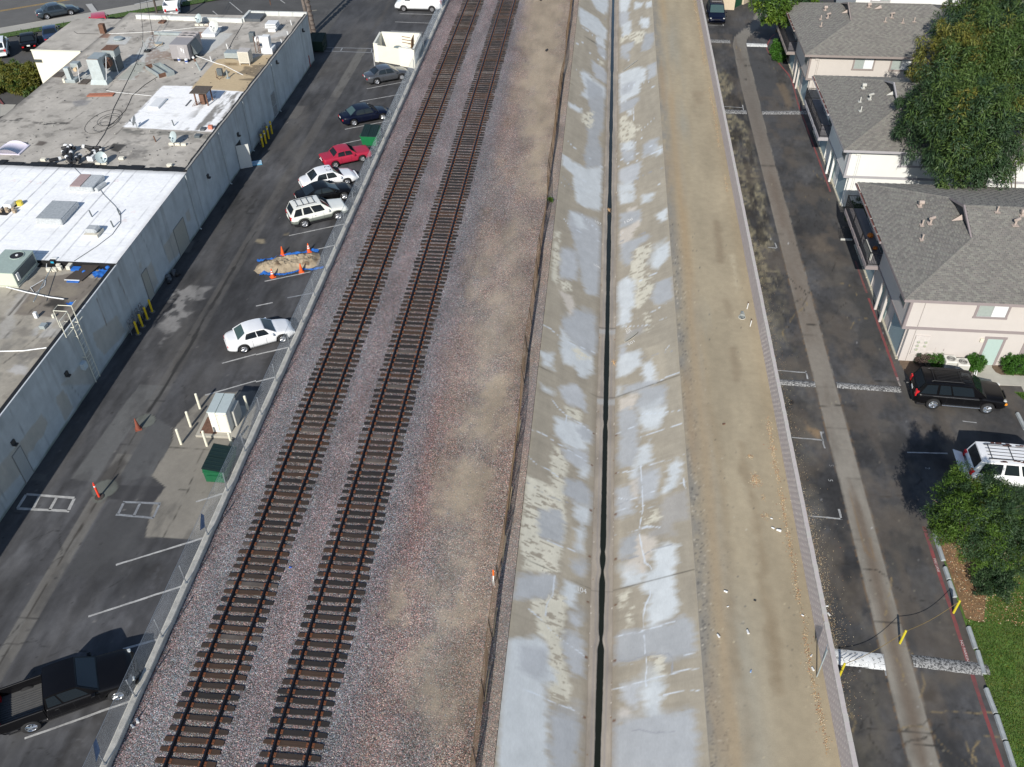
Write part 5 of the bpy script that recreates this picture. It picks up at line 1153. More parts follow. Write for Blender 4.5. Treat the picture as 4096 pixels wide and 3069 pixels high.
o=thing('antenna_mast','thin silver antenna mast with tangled base on the pale roof patch','antenna',at('A',95,465));part('mast',M_galvR,o,lambda b:b.tube([(0,0,0),(-.2,0,1.1)],.035,6));part('bracket',M_cab,o,lambda b:[b.tube([(-.1,0,.15),(.5,.7,.1),(.9,1.2,.3)],.03,5),b.cbox((0,0,.1),.5,.5,.16)])
o=thing('round_vent','flat round grey vent on its pale square patch','vent',at('c00',1025,345));part('base',M_galvR,o,lambda b:b.tube([(0,0,0),(0,0,.14)],.38,16));part('cap',M_galvR,o,lambda b:b.tube([(0,0,.16),(0,0,.26)],.52,16,.40))
# satellite dishes
def dish(lab,cr,x,y,z,r,az,el,blocks=2,m=M_dish,h=.55):
    o=thing('satellite_dish',lab,'satellite dish',at(cr,x,y,z),0,'satellite dishes on the roof')
    part('mast',M_galvR,o,lambda b:b.tube([(0,0,0),(0,0,h)],.03,6))
    R_=Matrix.Translation((0,0,h+.12)) @ Matrix.Rotation(az,4,'Z') @ Matrix.Rotation(el,4,'X')
    def bowl(b):
        b.T=R_;b.smooth=True;vs=[(0,0,0)];fs=[]
        for i in range(1,6):
            for k in range(20):t=2*PI*k/20;q=r*i/5;vs.append((q*math.cos(t),q*math.sin(t)*1.06,(q/r)**2*r*.26))
        for k in range(20):fs.append((0,1+k,1+(k+1)%20))
        for i in range(4):
            for k in range(20):a=1+i*20;fs.append((a+k,a+20+k,a+20+(k+1)%20,a+(k+1)%20))
        b.add(vs,fs);b.add([(v[0],v[1],v[2]-.012) for v in vs],[tuple(reversed(f)) for f in fs])
    part('reflector',m,o,bowl);part('feed_arm',M_galvD,o,lambda b:(setattr(b,'T',R_),b.tube([(0,-r*.9,.1),(0,-r*.2,r*.95)],.018,5),b.cbox((0,-r*.2,r*.98),.12,.12,.12)))
    for k in range(blocks):part('ballast_block',M_brick,o,lambda b:b.cbox((-.3+.5*k,-.15,.09),.4,.2,.18))
    return o
A_=math.radians
dish('grey satellite dish at the far parapet, on pale concrete blocks','A',765,130,ZN,.42,A_(-25),A_(62),3)
dish('largest pale satellite dish, on its mast by the white pedestal','A',960,235,ZN,.56,A_(-15),A_(64),0,mat('dish_pale',(.50,.51,.49),.5,.1),.6)
dish('thin satellite dish seen edge-on at the near corner of the white patch','c00',1185,1110,ZN,.40,A_(-82),A_(75),0,mat('dish_pale',(.50,.51,.49),.5,.1),.55)
dish('satellite dish with a white stroke, on pale blocks near the rear wall','c00',1520,1245,ZN,.42,A_(-30),A_(66),3,M_dish,.5)
dish('grey satellite dish right of the pile of lamps','c00',890,1415,ZN,.42,A_(35),A_(58),2,M_dish,.4)
o=thing('pedestal','low white boxed pedestal beside the largest satellite dish','pedestal',at('A',870,280));part('box',M_wht,o,lambda b:b.box(-.75,.65,0,1.9,0,.30,.03))
o=thing('mesh_dish','huge black mesh satellite dish behind the far parapet','satellite dish',at('c10',60,60,ZN)+Vector((0,1.2,0)))
def md(b):
    b.T=Matrix.Translation((0,1.2,1.2)) @ Matrix.Rotation(A_(25),4,'X')
    for k in range(18):t=2*PI*k/18;b.tube([(1.75*q*math.cos(t),1.75*q*math.sin(t),.45*q*q) for q in (0,.33,.66,1)],.012,4,None,False)
    for q in (.25,.5,.75,1):b.tube([(1.75*q*math.cos(t),1.75*q*math.sin(t),.45*q*q) for t in np.linspace(0,2*PI,33)],.012,4,None,False)
part('mesh',mat('mesh_dark',(.10,.11,.12),.6),o,md);part('post',M_rust,o,lambda b:b.tube([(0,1.2,-.6),(0,1.2,1.2)],.05,6))
# wooden-topped fan frame
o=thing('rooftop_fan','rusty fan under a dark square wooden board on the white roof patch','fan',at('A',800,1150))
part('board',M_wood,o,lambda b:b.box(-.95,.55,-.1,1.5,1.1,1.15));part('motor',M_rust,o,lambda b:b.box(-.3,.1,.2,.7,.05,.95))
for x,y in ((-.6,.1),(.4,.1),(-.6,1.2),(.4,1.2)):part('leg',M_rust,o,lambda b:b.box(x-.05,x+.05,y-.05,y+.05,0,1.1))
part('tangle',M_rust,o,lambda b:[b.tube([(-.9+.1*k,-.2+.1*k,.02),(-.6+.15*k,0,.4),(-.4,.1*k,.1)],.02,4) for k in range(4)])
o=thing('skylight','low white skylight box at the left of the white roof patch','skylight',at('A',170,1190));part('curb',M_wht,o,lambda b:b.box(-.42,.45,0,1.9,0,.2,.02))
for (x0,y0,x1,y1,lab) in ((375,268,500,120,'long plastic-covered skylight in the middle of the white roof'),(790,385,830,300,'small plastic-wrapped skylight box on the white roof near the rear wall')):
    big='long' in lab;p=at('c01',430 if big else 785,285 if big else 398,ZM);o=thing('skylight',lab,'skylight',p,0,'plastic-covered skylights')
    if big:part('curb',M_plast,o,lambda b:b.box(-.95,.95,0,2.6,0,.42,.05));part('sheet',mat('plastic_top',(.33,.35,.36),.2,0,.2),o,lambda b:b.box(-.9,.9,.08,2.5,.42,.46))
    else:part('curb',M_acb,o,lambda b:b.box(-.5,.5,0,1.0,0,.22,.02));part('sheet',M_plast,o,lambda b:b.box(-.42,.42,.1,.9,.22,.55,.12))
o=thing('skylight','plastic-covered skylight with pinkish boards at the far side of the white roof','skylight',at('c00',700,1655,ZM),0,'plastic-covered skylights');part('curb',M_plast,o,lambda b:b.box(-.85,.95,0,2.0,0,.35,.05));part('board',mat('pink_board',(.36,.27,.26),.6),o,lambda b:b.box(-.8,.0,.1,1.9,.35,.40));part('rolled_sheet',M_plast,o,lambda b:b.tube([(1.15,.1,.15),(1.35,1.1,.15)],.16,9))
o=thing('dome_skylight','domed lilac-white skylight at the left border of the photo','skylight',at('c00',60,1335));part('dome',mat('lilac',(.60,.57,.66),.4,0,.04),o,lambda b:(setattr(b,'smooth',True),b.add([(-1.0+2.0*i/8,y,.42*math.sin(PI*i/8)**.7) for y in (0,1.6) for i in range(9)],[(i,i+1,i+10,i+9) for i in range(8)]+[tuple(range(9)),tuple(range(17,8,-1))])));part('curb',mat('lilac',(.60,.57,.66),.4),o,lambda b:b.box(-1.05,1.05,-.03,1.65,0,.08))
# pile of black and white lamps
o=thing('lamp_pile','heap of discarded black and white cylindrical lamps on the roof','pile of lamps',at('c00',640,1410))
r_=random.Random(3)
for k in range(17):
    x,y,z=r_.uniform(-1.5,1.1),r_.uniform(-.2,2.2),r_.uniform(.12,.4);a=r_.uniform(0,PI);d=Vector((math.cos(a),math.sin(a),r_.uniform(-.25,.35)))*.42;c_=Vector((x,y,z))
    part('lamp',M_blk2,o,lambda b:b.tube([c_-d,c_+d*.55],.14,9));part('lamp_end',M_wht,o,lambda b:b.tube([c_+d*.55,c_+d],.145,9))
part('board',M_blk2,o,lambda b:[b.add([(-1.5,1.0,.1),(-.9,.6,.15),(-.8,1.6,.6),(-1.4,2.0,.55)],[(0,1,2,3)]),b.add([(.6,.6,.1),(.75,.5,.15),(1.9,2.4,.35),(1.7,2.5,.3)],[(0,1,2,3)])]);part('white_box',M_wht,o,lambda b:b.cbox((1.15,.6,.2),.45,.5,.35))
# green condenser unit at the left border
p=at('C',170,740,ZS)
o=thing('air_conditioner','pale green rooftop air conditioner with round fan at the left border','air conditioner',p)
part('housing',M_acgr,o,lambda b:b.box(-1.25,.62,-.05,2.55,.1,1.05,.02));part('top',M_acgt,o,lambda b:b.box(-1.27,.64,-.07,2.57,1.05,1.09));part('fan',M_blk2,o,lambda b:b.tube([(-.1,1.9,1.09),(-.1,1.9,1.11)],.42,20));part('fan_hub',M_wht,o,lambda b:b.tube([(-.1,1.9,1.11),(-.1,1.9,1.16)],.09,8));part('side_recess',M_galvD,o,lambda b:b.box(.62,.65,.1,2.4,.3,.95));part('gauge_box',M_wht,o,lambda b:b.cbox((.68,.25,.65),.1,.25,.5));part('base',mat('base_cream',(.5,.5,.43),.8),o,lambda b:b.box(-1.3,.67,-.1,2.6,0,.1));part('fan_ring',M_acgt,o,lambda b:b.tube([(-.1+.44*math.cos(t),1.9+.44*math.sin(t),1.11) for t in np.linspace(0,2*PI,25)],.03,5,None,False))
o=thing('junk_heap','heap of old meters, pale blocks and tubing on the lower roof','junk',at('C',930,470,ZS))
for k,(x,y,s) in enumerate(((-.2,0,.3),(.15,.05,.32),(.38,.25,.35),(.2,.5,.28))):part('block',M_brick,o,lambda b:b.cbox((x,y,.13),s,s*.7,.26,.02))
part('meter',M_blk2,o,lambda b:b.cbox((-.25,.7,.3),.34,.2,.22));part('meter_face',mat('cyan_screen',(.03,.35,.55),.4),o,lambda b:b.cbox((-.22,.59,.3),.2,.02,.12));part('meter_lid',M_wht,o,lambda b:b.cbox((-.25,1.0,.35),.34,.2,.1));part('pole',M_galvR,o,lambda b:b.tube([(.05,-.1,.3),(1.05,-4.1,.6)],.03,6));part('tubing',M_wht,o,lambda b:[b.tube([(-.5,.2,.05),(-.8,.9,.1),(-.5,1.2,.2),(-.1,1.3,.25)],.035,5),b.tube([(-.1,-1.0,.03),(-.5,-1.9,.03),(.1,-2.5,.03),(.3,-1.6,.03),(.0,-.9,.03)],.025,5)])
o=thing('concrete_block','single pale block lying near the black roof step','block',at('C',1215,440,ZS));part('block',M_brick,o,lambda b:b.cbox((0,.2,.13),.28,.5,.26,.02))
o=thing('board','dark board on blue plastic lying on the lower roof','board',at('C',1380,620,ZS));part('panel',mat('dark_board',(.055,.045,.038),.9),o,lambda b:b.add([(-.85,-.1,.05),(.35,-.2,.06),(.75,1.5,.12),(-.35,1.6,.1),(-.85,-.1,.08),(.35,-.2,.09),(.75,1.5,.15),(-.35,1.6,.13)],[(3,2,1,0),(4,5,6,7),(0,1,5,4),(1,2,6,5),(2,3,7,6),(3,0,4,7)]));part('plastic',M_blue,o,lambda b:[b.box(-.6,.2,-.35,-.12,.02,.06),b.box(-.9,-.35,.9,1.3,.02,.15)]);part('edge_strip',M_wht,o,lambda b:b.box(-.8,.2,-.2,-.12,.07,.10))
def tarp(name,lab,outline,z,m,amp=.09,sp=.09,seed=1,parent=None,hole=.0):
    S=Sheet(min(p[0] for p in outline),max(p[0] for p in outline),sp,np.arange(min(p[1] for p in outline),max(p[1] for p in outline),sp));d=sdist(S.X,S.Y,outline)+(fbm(S.X*3,S.Y*3,seed,3)-.5)*.3
    Z=z+np.abs(fbm(S.X*2.6,S.Y*1.6,seed+5,4)-.5)*amp*6;keep=(d<0) & (fbm(S.X*2,S.Y*2,seed+8,3)>hole);b=MB();ny,nx=Z.shape;idx=-np.ones(Z.shape,int);vs=[];fs=[];c0=outline[0]
    for j in range(ny):
        for i in range(nx):
            if keep[j,i]:idx[j,i]=len(vs);vs.append((S.X[j,i]-c0[0],S.Y[j,i]-c0[1],Z[j,i]-z))
    for j in range(ny-1):
        for i in range(nx-1):
            q=(idx[j,i],idx[j,i+1],idx[j+1,i+1],idx[j+1,i])
            if min(q)>=0:fs.append(q)
    b.smooth=True;b.add(vs,fs);o=b.build(name,m,parent);o.location=(c0[0],c0[1],z)
    if lab:tag(o,lab,'tarp')
    return o
tarp('tarp','crumpled blue tarp in the corner of the lower roof',poly('C',[(1360,480),(1500,430),(1700,460),(2000,380),(1980,450),(1800,640),(1610,600),(1640,540),(1450,530)],ZS),ZS+.02,M_blue,.1,.07,3,None,.30)
tarp('tarp','narrow strip of blue tarp along the edge of the lower roof',poly('C',[(1820,620),(1880,600),(1560,1020),(1440,1140),(1400,1150),(1560,960)],ZS),ZS+.05,M_blue,.08,.06,4)
tarp('tarp','small blue tarp under the ladder cage',poly('C',[(1140,1080),(1180,1030),(1330,1010),(1300,1080),(1180,1110)],ZS),ZS+.03,M_blue,.1,.06,5)
o=thing('plastic_crate','pile of yellow and black tubs on the white roof at the left border','tubs',at('c01',60,190,ZM));part('mat',M_blk2,o,lambda b:b.box(-.8,.1,-.2,1.6,0,.05));part('tub',mat('yellow_tub',(.62,.50,.06),.5),o,lambda b:b.tube([(.3,1.3,0),(.3,1.3,.3)],.22,12));part('tub',M_wht,o,lambda b:b.cbox((-.2,.9,.25),.6,.7,.3,.03));part('rubble',mat('rubble',(.35,.28,.2),.9),o,lambda b:[b.cbox((-.5+.25*k,.2+.3*(k%2),.12),.2,.25,.2) for k in range(5)])
o=thing('plank','rust-red plank lying on the grey gravel roof','plank',at('B',560,920));part('board',mat('red_plank',(.34,.13,.08),.8,var=.15),o,lambda b:b.add([(0,0,.02),(2.25,.25,.02),(2.2,.9,.02),(.05,.55,.02),(0,0,.1),(2.25,.25,.1),(2.2,.9,.1),(.05,.55,.1)],[(3,2,1,0),(4,5,6,7),(0,1,5,4),(1,2,6,5),(2,3,7,6),(3,0,4,7)]))
def block(lab,cr,x,y,z=ZN,m=M_brick,s=(.4,.3,.2),name='concrete_block',cat='block'):
    o=thing(name,lab,cat,at(cr,x,y,z));part('body',m,o,lambda b:b.box(-s[0]/2,s[0]/2,-s[1]/2,s[1]/2,0,s[2],.01));return o
block('pale block beside the black tar seam, left of the lamp pile','c00',380,1388);block('pale block just right of the grey satellite dish','c00',1052,1375);block('pale block near the roof edge above the white membrane','c00',1468,1435)
block('overturned red and white paint can at the edge of the white patch','c00',1820,1112,ZN,mat('paint_can',(.50,.18,.12),.6),(.35,.3,.3),'paint_can','can');block('dark rag beside the paint can on the white patch','c00',1755,1120,ZN,M_dishdark,(.4,.5,.15),'rag','rag')
block('dark vent hood near the rear wall beside the white patch','c00',1710,1183,ZN,M_galvD,(.45,.5,.2),'vent_hood','vent');block('brown square board lying beside the tall ducts','B',530,655,ZN,M_wood,(.8,1.1,.06),'board','board');block('brown square board near the cream wall end','B',85,530,ZN,M_wood,(.9,1.2,.06),'board','board')
block('small grey junction box on the lower roof','c01',380,1170,ZS,M_galvR,(.35,.4,.22),'junction_box','box');block('short white vent pipe on the lower roof near the dark patch','c01',318,1085,ZS,M_wht,(.2,.2,.4),'vent_pipe','vent pipe');block('short tan pipe stub on the lower roof','c01',465,1085,ZS,M_brick,(.14,.14,.25),'vent_pipe','vent pipe')
block('rusty bracket block at the far parapet','A',285,95,ZN,M_rust,(.6,.8,.15),'rusty_plate','plate');block('rusty square plate below the pale pedestal dish','A',870,130,ZN,M_rust,(.6,.9,.06),'rusty_plate','plate')
block('rusty electric meter stand near the street side of the roof','c00',895,285,ZN,M_rust,(.5,.5,.9),'meter_stand','meter');block('heap of dark branches on the far end of the roof','A',1460,50,ZN,M_dishdark,(1.6,1.8,.3),'debris_heap','debris');block('thin dark strip lying on the white patch','A',612,1115,ZN,M_dishdark,(.14,1.3,.04),'strip','strip')
for cr,x,y,lab in (('A',430,1400,'thin bent pipe standing on the white patch'),('A',905,590,'thin white pipe stub beside the white conduit'),('A',1110,430,'white pipe stub right of the grey air conditioner'),('c01',795,215,'thin dark vent pipe on the white membrane'),('c01',1035,200,'black stub beside the cable on the white membrane'),('c01',980,305,'black stub nearest the wall on the white membrane'),
                      ('c00',1345,1225,'rusty leaning stub near the rear wall'),('A',1915,130,'white pipe stub near the far corner'),('A',1875,270,'white pipe stub at the wall below the white ventilator'),('A',1795,370,'white pipe stub beside the exhaust blower')):
    z_=ZM if 'membrane' in lab else ZN;o=thing('vent_pipe',lab,'vent pipe',at(cr,x,y,z_));r0=.05;part('pipe',M_galvD if 'dark' in lab or 'black' in lab or 'bent' in lab else (M_rust if 'rusty' in lab else M_wht),o,lambda b:b.tube([(0,0,0),(-.06,0,.5)],r0,7))
# small litter of gravel and tar scraps
b=MB();r_=random.Random(8)
for k in range(420):
    x=r_.uniform(-49,-31);y=r_.choice((r_.uniform(59.6,65.5),r_.uniform(65,92),r_.uniform(59.6,92)));s=r_.uniform(.015,.07)
    if-38.6<x and 65.7<y<74.5:continue
    a=r_.uniform(0,6.28);b.m=r_.choice((0,0,0,1));b.add([(x+s*math.cos(a+t)*r_.uniform(.5,1.2),y+1.5*s*math.sin(a+t),ZN+.03+.03*(i%2)) for i,t in enumerate((0,1.5,3,4.6))],[(0,1,2,3)])
o=b.build('roof_scraps',[mat('tar_scrap',(.05,.048,.045),.9),M_brick]);tag(o,'small scraps of tar and gravel littering the flat roof','scraps',kind='stuff')
# ================================================================== APARTMENT HOUSES
EAX,EZ,PI_S,HD=18.96,4.90,.335,14.35
SHM=[mat('shingle_a',(.175,.168,.152),.95,var=.1,sc=4),mat('shingle_b',(.205,.20,.178),.95,var=.1,sc=4),mat('shingle_c',(.150,.143,.132),.95,var=.1,sc=4),mat('shingle_d',(.185,.174,.16),.95,var=.1,sc=4)]
M_deck=mat('roof_deck',(.10,.095,.09),.95)
M_gut=mat('gutter_inside',(.12,.045,.035),.9,var=.3)
M_rail2=mat('black_railing',(.012,.012,.014),.5)
M_glassd=emit_free_glass('window_glass',(.10,.13,.13),.08)
M_blind=mat('window_blind',(.70,.72,.72),.6,var=.03);M_screen=mat('window_screen',(.30,.34,.32),.6,var=.08)
M_alu=mat('aluminium',(.55,.56,.57),.4,.5);M_turq=mat('door_turquoise',(.36,.46,.43),.6,var=.04);M_ventp=mat('vent_pink',(.38,.315,.275),.8,var=.1);M_ventw=mat('vent_white',(.45,.45,.42),.7,var=.06)
M_garage=mat('garage_door',(.27,.35,.37),.7,var=.05,sc=1)
def house(lab,Y0,wallc,trimc,XE,wins,door=False,n_ind=300,ventc=None,seed=1,meters=False):
    Y1=Y0+HD;YM=(Y0+Y1)/2;XL,YS,YN_=19.6,Y0+.58,Y1-.58;GX=20.02
    t=empty('apartment_house',(GX,YS,ZR),0,lab,'apartment house','two-storey apartment houses along the alley')
    T0=Matrix.Translation((-GX,-YS,-ZR));sx_='_'+str(seed)
    Mw=mat('house_wall'+sx_,wallc,.85,var=.03,sc=1.5,bumpy=.1);Mt=mat('house_trim'+sx_,trimc,.75,var=.06,sc=2)
    def hp(name,m,fn,par=None):
        b=MB();b.T=T0;fn(b);return b.build(name,m,par or t)
    hp('wall',Mw,lambda b:b.box(GX,XE-.7,YS,YN_,ZR-.2,2.32))
    def upper(b):
        yb=Y0+7.4
        b.prism([(XL,YS),(XE-.7,YS),(XE-.7,YN_),(20.12,YN_),(20.12,yb),(XL,yb)],2.321,4.78)
    hp('upper_wall',Mw,upper)
    # belt and corner trim
    hp('belt_trim',Mt,lambda b:[b.box(XL-.03,XE-.66,YS-.035,YS-.001,2.30,2.50),b.box(XL-.035,XL-.001,YS,Y0+7.4,2.30,2.42)])
    hp('corner_trim',Mt,lambda b:[b.box(XL-.03,XL+.13,YS-.04,YS-.002,2.50,4.70),b.box(XL-.04,XL-.002,YS-.002,YS+.12,2.42,4.70)])
    # roof deck
    d=4.68;s=PI_S;x0=EAX;zr=EZ+s*HD/2;zg=EZ+s*d
    SWc,NWc=(x0,Y0,EZ),(x0,Y1,EZ);SEc,NEc=(XE,Y0,EZ),(XE,Y1,EZ);G1,G2=(x0+d,Y0+d,zg),(x0+d,Y1-d,zg);RW,RE=(x0+d-.08,YM,zr),(XE-HD/2,YM,zr)
    def deck(b):
        b.add([SWc,NWc,SEc,NEc,G1,G2,RW,RE],[(0,4,5,1),(0,2,7,6,4),(1,5,6,7,3),(2,3,7),(0,1,3,2)])
    hp('roof',M_deck,deck)
    hp('gablet_face',mat('gable_shade',(.05,.05,.055),.8),lambda b:b.add([(x0+d+.02,Y0+d+.1,zg+.03),(x0+d+.02,Y1-d-.1,zg+.03),(x0+d+.02,YM,zr-.03)],[(0,1,2)]))  # west gablet face; its shade is painted in as near-black colour
    hp('barge_board',Mt,lambda b:[b.add([(x0+d-.12,Y0+d,zg+.02),(x0+d-.12,YM,zr+.05),(x0+d-.12,YM,zr-.12),(x0+d-.12,Y0+d+.25,zg+.02),(x0+d-.02,Y0+d,zg+.02),(x0+d-.02,YM,zr+.05),(x0+d-.02,YM,zr-.12),(x0+d-.02,Y0+d+.25,zg+.02)],[(0,1,2,3),(7,6,5,4),(0,4,5,1),(3,2,6,7)]),
                              b.add([(x0+d-.12,Y1-d,zg+.02),(x0+d-.12,YM,zr+.05),(x0+d-.12,YM,zr-.12),(x0+d-.12,Y1-d-.25,zg+.02),(x0+d-.02,Y1-d,zg+.02),(x0+d-.02,YM,zr+.05),(x0+d-.02,YM,zr-.12),(x0+d-.02,Y1-d-.25,zg+.02)],[(3,2,1,0),(4,5,6,7),(1,5,4,0),(7,6,2,3)])])
    # fascia and gutter
    hp('fascia',Mt,lambda b:[b.box(x0-.02,XE,Y0-.03,Y0+.0,EZ-.20,EZ-.0),b.box(x0-.03,x0-.0,Y0,Y0+6.4,EZ-.2,EZ-.01)])
    hp('gutter',Mt,lambda b:[b.box(x0-.16,x0-.14,Y0+6.4,Y1,EZ-.14,EZ-.02),b.box(x0-.16,x0-.0,Y0+6.4,Y1,EZ-.15,EZ-.14),b.box(x0-.16,x0,Y0+6.38,Y0+6.42,EZ-.15,EZ-.0)])
    hp('gutter_channel',M_gut,lambda b:b.box(x0-.14,x0-.01,Y0+6.42,Y1,EZ-.139,EZ-.07));hp('gutter_strap',M_ventw,lambda b:[b.box(x0-.16,x0,y,y+.03,EZ-.06,EZ-.03) for y in (Y0+7.4,Y0+8.4,Y0+9.4,Y0+11.2,Y0+13)])
    # shingles: every tab a thin wedge laid in courses
    tabs=[];r_=random.Random(seed);EXP,TW=.142,.27
    def course(axis,inside):
        k=0
        while True:
            u=k*EXP
            if u>HD/2-.05:break
            if axis=='W' and u>d-.1:break
            v=((k%2)*TW/2+r_.uniform(-.02,.02))%TW-TW;j=0
            lo,hi=(u,HD-u) if axis=='W' else (u if u<d else d,(XE-x0)-u)
            while v<hi:
                a0,a1=max(v,lo),min(v+TW-.012,hi)
                if a1-a0>.05:tabs.append((axis,u,a0,a1,(.010,.030)[(j+k//2)%2],(r_.choice((1,3)) if (j+k//2)%2 else r_.choice((0,2))) if r_.random()<.8 else r_.randrange(4)))
                v+=TW;j+=1
            k+=1
    for ax in 'WSN':course(ax,None)
    def tab_geo(axis,u,a0,a1,h):
        z0=EZ+s*u+.004;z1=EZ+s*(u+EXP)+.004;ov=.02
        if axis=='W':q=[(x0+u-ov,Y0+a0,z0-s*ov),(x0+u-ov,Y0+a1,z0-s*ov),(x0+u+EXP,Y0+a1,z1),(x0+u+EXP,Y0+a0,z1)]
        elif axis=='S':q=[(x0+a0,Y0+u-ov,z0-s*ov),(x0+a1,Y0+u-ov,z0-s*ov),(x0+a1,Y0+u+EXP,z1),(x0+a0,Y0+u+EXP,z1)]
        else:q=[(x0+a0,Y1-u+ov,z0-s*ov),(x0+a1,Y1-u+ov,z0-s*ov),(x0+a1,Y1-u-EXP,z1),(x0+a0,Y1-u-EXP,z1)]
        tp=[(p[0],p[1],p[2]+(h if i<2 else .003)) for i,p in enumerate(q)]
        return q+tp,[(4,5,6,7),(0,1,5,4),(1,2,6,5),(3,0,4,7)]
    # the tabs nearest the camera are parts of their own
    vis=[t_ for t_ in tabs if t_[0]=='S' and t_[2]<(XE-x0)*.55 and t_[3]-t_[2]>.2 and t_[1]<2.6]
    vis.sort(key=lambda t_:t_[1]*1.5+t_[2]*.35);own=set(id(t_) for t_ in vis[:n_ind]);cache={}
    for t_ in vis[:n_ind]:
        ax,u,a0,a1,h,c_=t_;key=(round((a1-a0)*50),h,c_)
        if key not in cache:
            g_,f_=tab_geo('S',0,0,a1-a0,h);b=MB();b.add([(p[0]-x0,p[1]-Y0,p[2]-EZ) for p in g_],f_);me=b.mesh('shingle');me.materials.append(SHM[c_]);cache[key]=me
        o=link('shingle',cache[key],t);o.location=T0 @ Vector((x0+a0,Y0+u,EZ+s*u))
    b=MB();b.T=None;off=(-GX,-YS,-ZR)
    for t_ in tabs:
        if id(t_) in own:continue
        ax,u,a0,a1,h,c_=t_;g_,f_=tab_geo(ax,u,a0,a1,h);b.m=c_;b.add([(p[0]+off[0],p[1]+off[1],p[2]+off[2]) for p in g_],f_)
    b.build('shingles_beyond',SHM,t)['kind']='stuff'
    # hip and ridge caps
    def capline(b,A,B_,w_=.13):
        A=Vector(A);B_=Vector(B_);L_=(B_-A).length;n_=int(L_/.2);dr=(B_-A).normalized();sd_=dr.cross(Vector((0,0,1))).normalized();up=Vector((0,0,1))
        for i in range(n_):
            p=A+dr*(L_*i/n_);q=A+dr*(L_*(i+1)/n_+.02);z0=.045;z1=.03
            b.m=r_.choice((0,1,3));b.add([p-sd_*w_+up*(z0-.05),p+up*z0,p+sd_*w_+up*(z0-.05),q-sd_*w_+up*(z1-.05),q+up*z1,q+sd_*w_+up*(z1-.05)],[(0,1,4,3),(1,2,5,4)])
    hp('hip_caps',SHM,lambda b:[capline(b,SWc,G1),capline(b,NWc,G2),capline(b,RW,RE),capline(b,RE,SEc)])['kind']='stuff'
    # balcony
    bx0,by0,by1=18.78,Y0+7.35,min(Y0+15.1,Y0+15.1)
    hp('balcony',Mt,lambda b:b.box(bx0,20.118,by0,by1,2.12,2.40));hp('balcony_deck',mat('deck_grey',(.20,.19,.20),.8),lambda b:b.box(bx0+.05,20.11,by0+.05,by1-.05,2.401,2.41))
    hp('fascia_strips',mat('fascia_strip'+sx_,tuple(c*1.1 for c in trimc),.7),lambda b:[b.box(bx0-.04,bx0-.005,y,y+1.15,2.12,2.40) for y in np.arange(by0+.02,by1-1.1,1.27)])['kind']='stuff'
    def rails(b):
        for z in (3.42,2.52):
            b.box(bx0-.0,bx0+.035,by0,by1,z,z+.04);b.box(bx0+.035,19.6,by0,by0+.035,z,z+.04);b.box(bx0+.035,20.1,by1-.035,by1,z,z+.04)
    hp('handrail',M_rail2,rails)
    pk=MB();pk.box(-.009,.009,-.009,.009,2.56,3.42);pkm=pk.mesh('baluster');pkm.materials.append(M_rail2)
    pts=[(bx0+.018,y) for y in np.arange(by0+.1,by1,.115)]+[(x,by0+.018) for x in np.arange(bx0+.12,19.6,.115)]+[(x,by1-.018) for x in np.arange(bx0+.12,20.1,.115)]
    for x,y in pts:o=link('baluster',pkm,t);o.location=(x-GX,y-YS,-ZR)
    for y in (by0,by0+2.5,by0+5.0,by1-.05):hp('rail_post',M_rail2,lambda b:b.box(bx0-.005,bx0+.045,y,y+.05,2.40,3.5))
    # balcony doors behind, garage doors and stair posts below
    for y in (Y0+8.6,Y0+11.9):
        o=hp('sliding_door',M_alu,lambda b:b.box(20.08,20.117,y,y+1.8,2.42,4.45));hp('pane',M_glassd,lambda b:b.box(20.07,20.079,y+.06,y+.86,2.5,4.38),o);hp('pane',M_glassd,lambda b:b.box(20.06,20.069,y+.94,y+1.74,2.5,4.38),o)
    for y in (Y0+1.0,Y0+8.9):
        hp('garage_door',M_garage,lambda b:b.box(GX-.03,GX-.002,y,y+2.4,ZR+.02,1.95));hp('garage_frame',mat('frame_pale'+sx_,tuple(c*.95 for c in wallc),.8),lambda b:[b.box(GX-.06,GX-.001,y-.12,y-.0,ZR,2.1),b.box(GX-.06,GX-.001,y+2.4,y+2.52,ZR,2.1),b.box(GX-.06,GX-.001,y,y+2.4,1.95,2.1)])
    for y in (Y0+4.6,Y0+6.0):hp('entry_post',Mw,lambda b:b.box(GX-.38,GX-.22,y,y+.14,ZR,2.3));hp('entry_door',M_turq,lambda b:b.box(GX-.02,GX-.001,y+.2,y+1.1,ZR+.02,1.9))
    hp('side_window',Mt,lambda b:b.box(XL-.03,XL-.001,Y0+1.3,Y0+2.5,3.3,4.45));hp('side_pane',M_glassd,lambda b:b.box(XL-.036,XL-.031,Y0+1.38,Y0+2.42,3.38,4.38))
    # south windows
    for wx in wins:
        o=hp('window',Mt,lambda b:[b.box(wx,wx+2.02,YS-.05,YS-.002,3.36,3.50),b.box(wx+.03,wx+.17,YS-.045,YS-.002,3.50,4.62),b.box(wx+1.87,wx+2.0,YS-.045,YS-.002,3.50,4.62)])
        hp('sash',M_alu,lambda b:[b.box(wx+.17,wx+1.87,YS-.03,YS-.012,3.50,3.535),b.box(wx+1.0,wx+1.05,YS-.03,YS-.012,3.535,4.62),b.box(wx+.17,wx+.2,YS-.03,YS-.012,3.535,4.62),b.box(wx+1.84,wx+1.87,YS-.03,YS-.012,3.535,4.62)],o)
        hp('pane',M_screen,lambda b:b.box(wx+.2,wx+1.0,YS-.02,YS-.004,3.535,4.62),o)
        hp('pane',M_blind,lambda b:b.box(wx+1.05,wx+1.84,YS-.016,YS-.004,3.535,4.62),o)
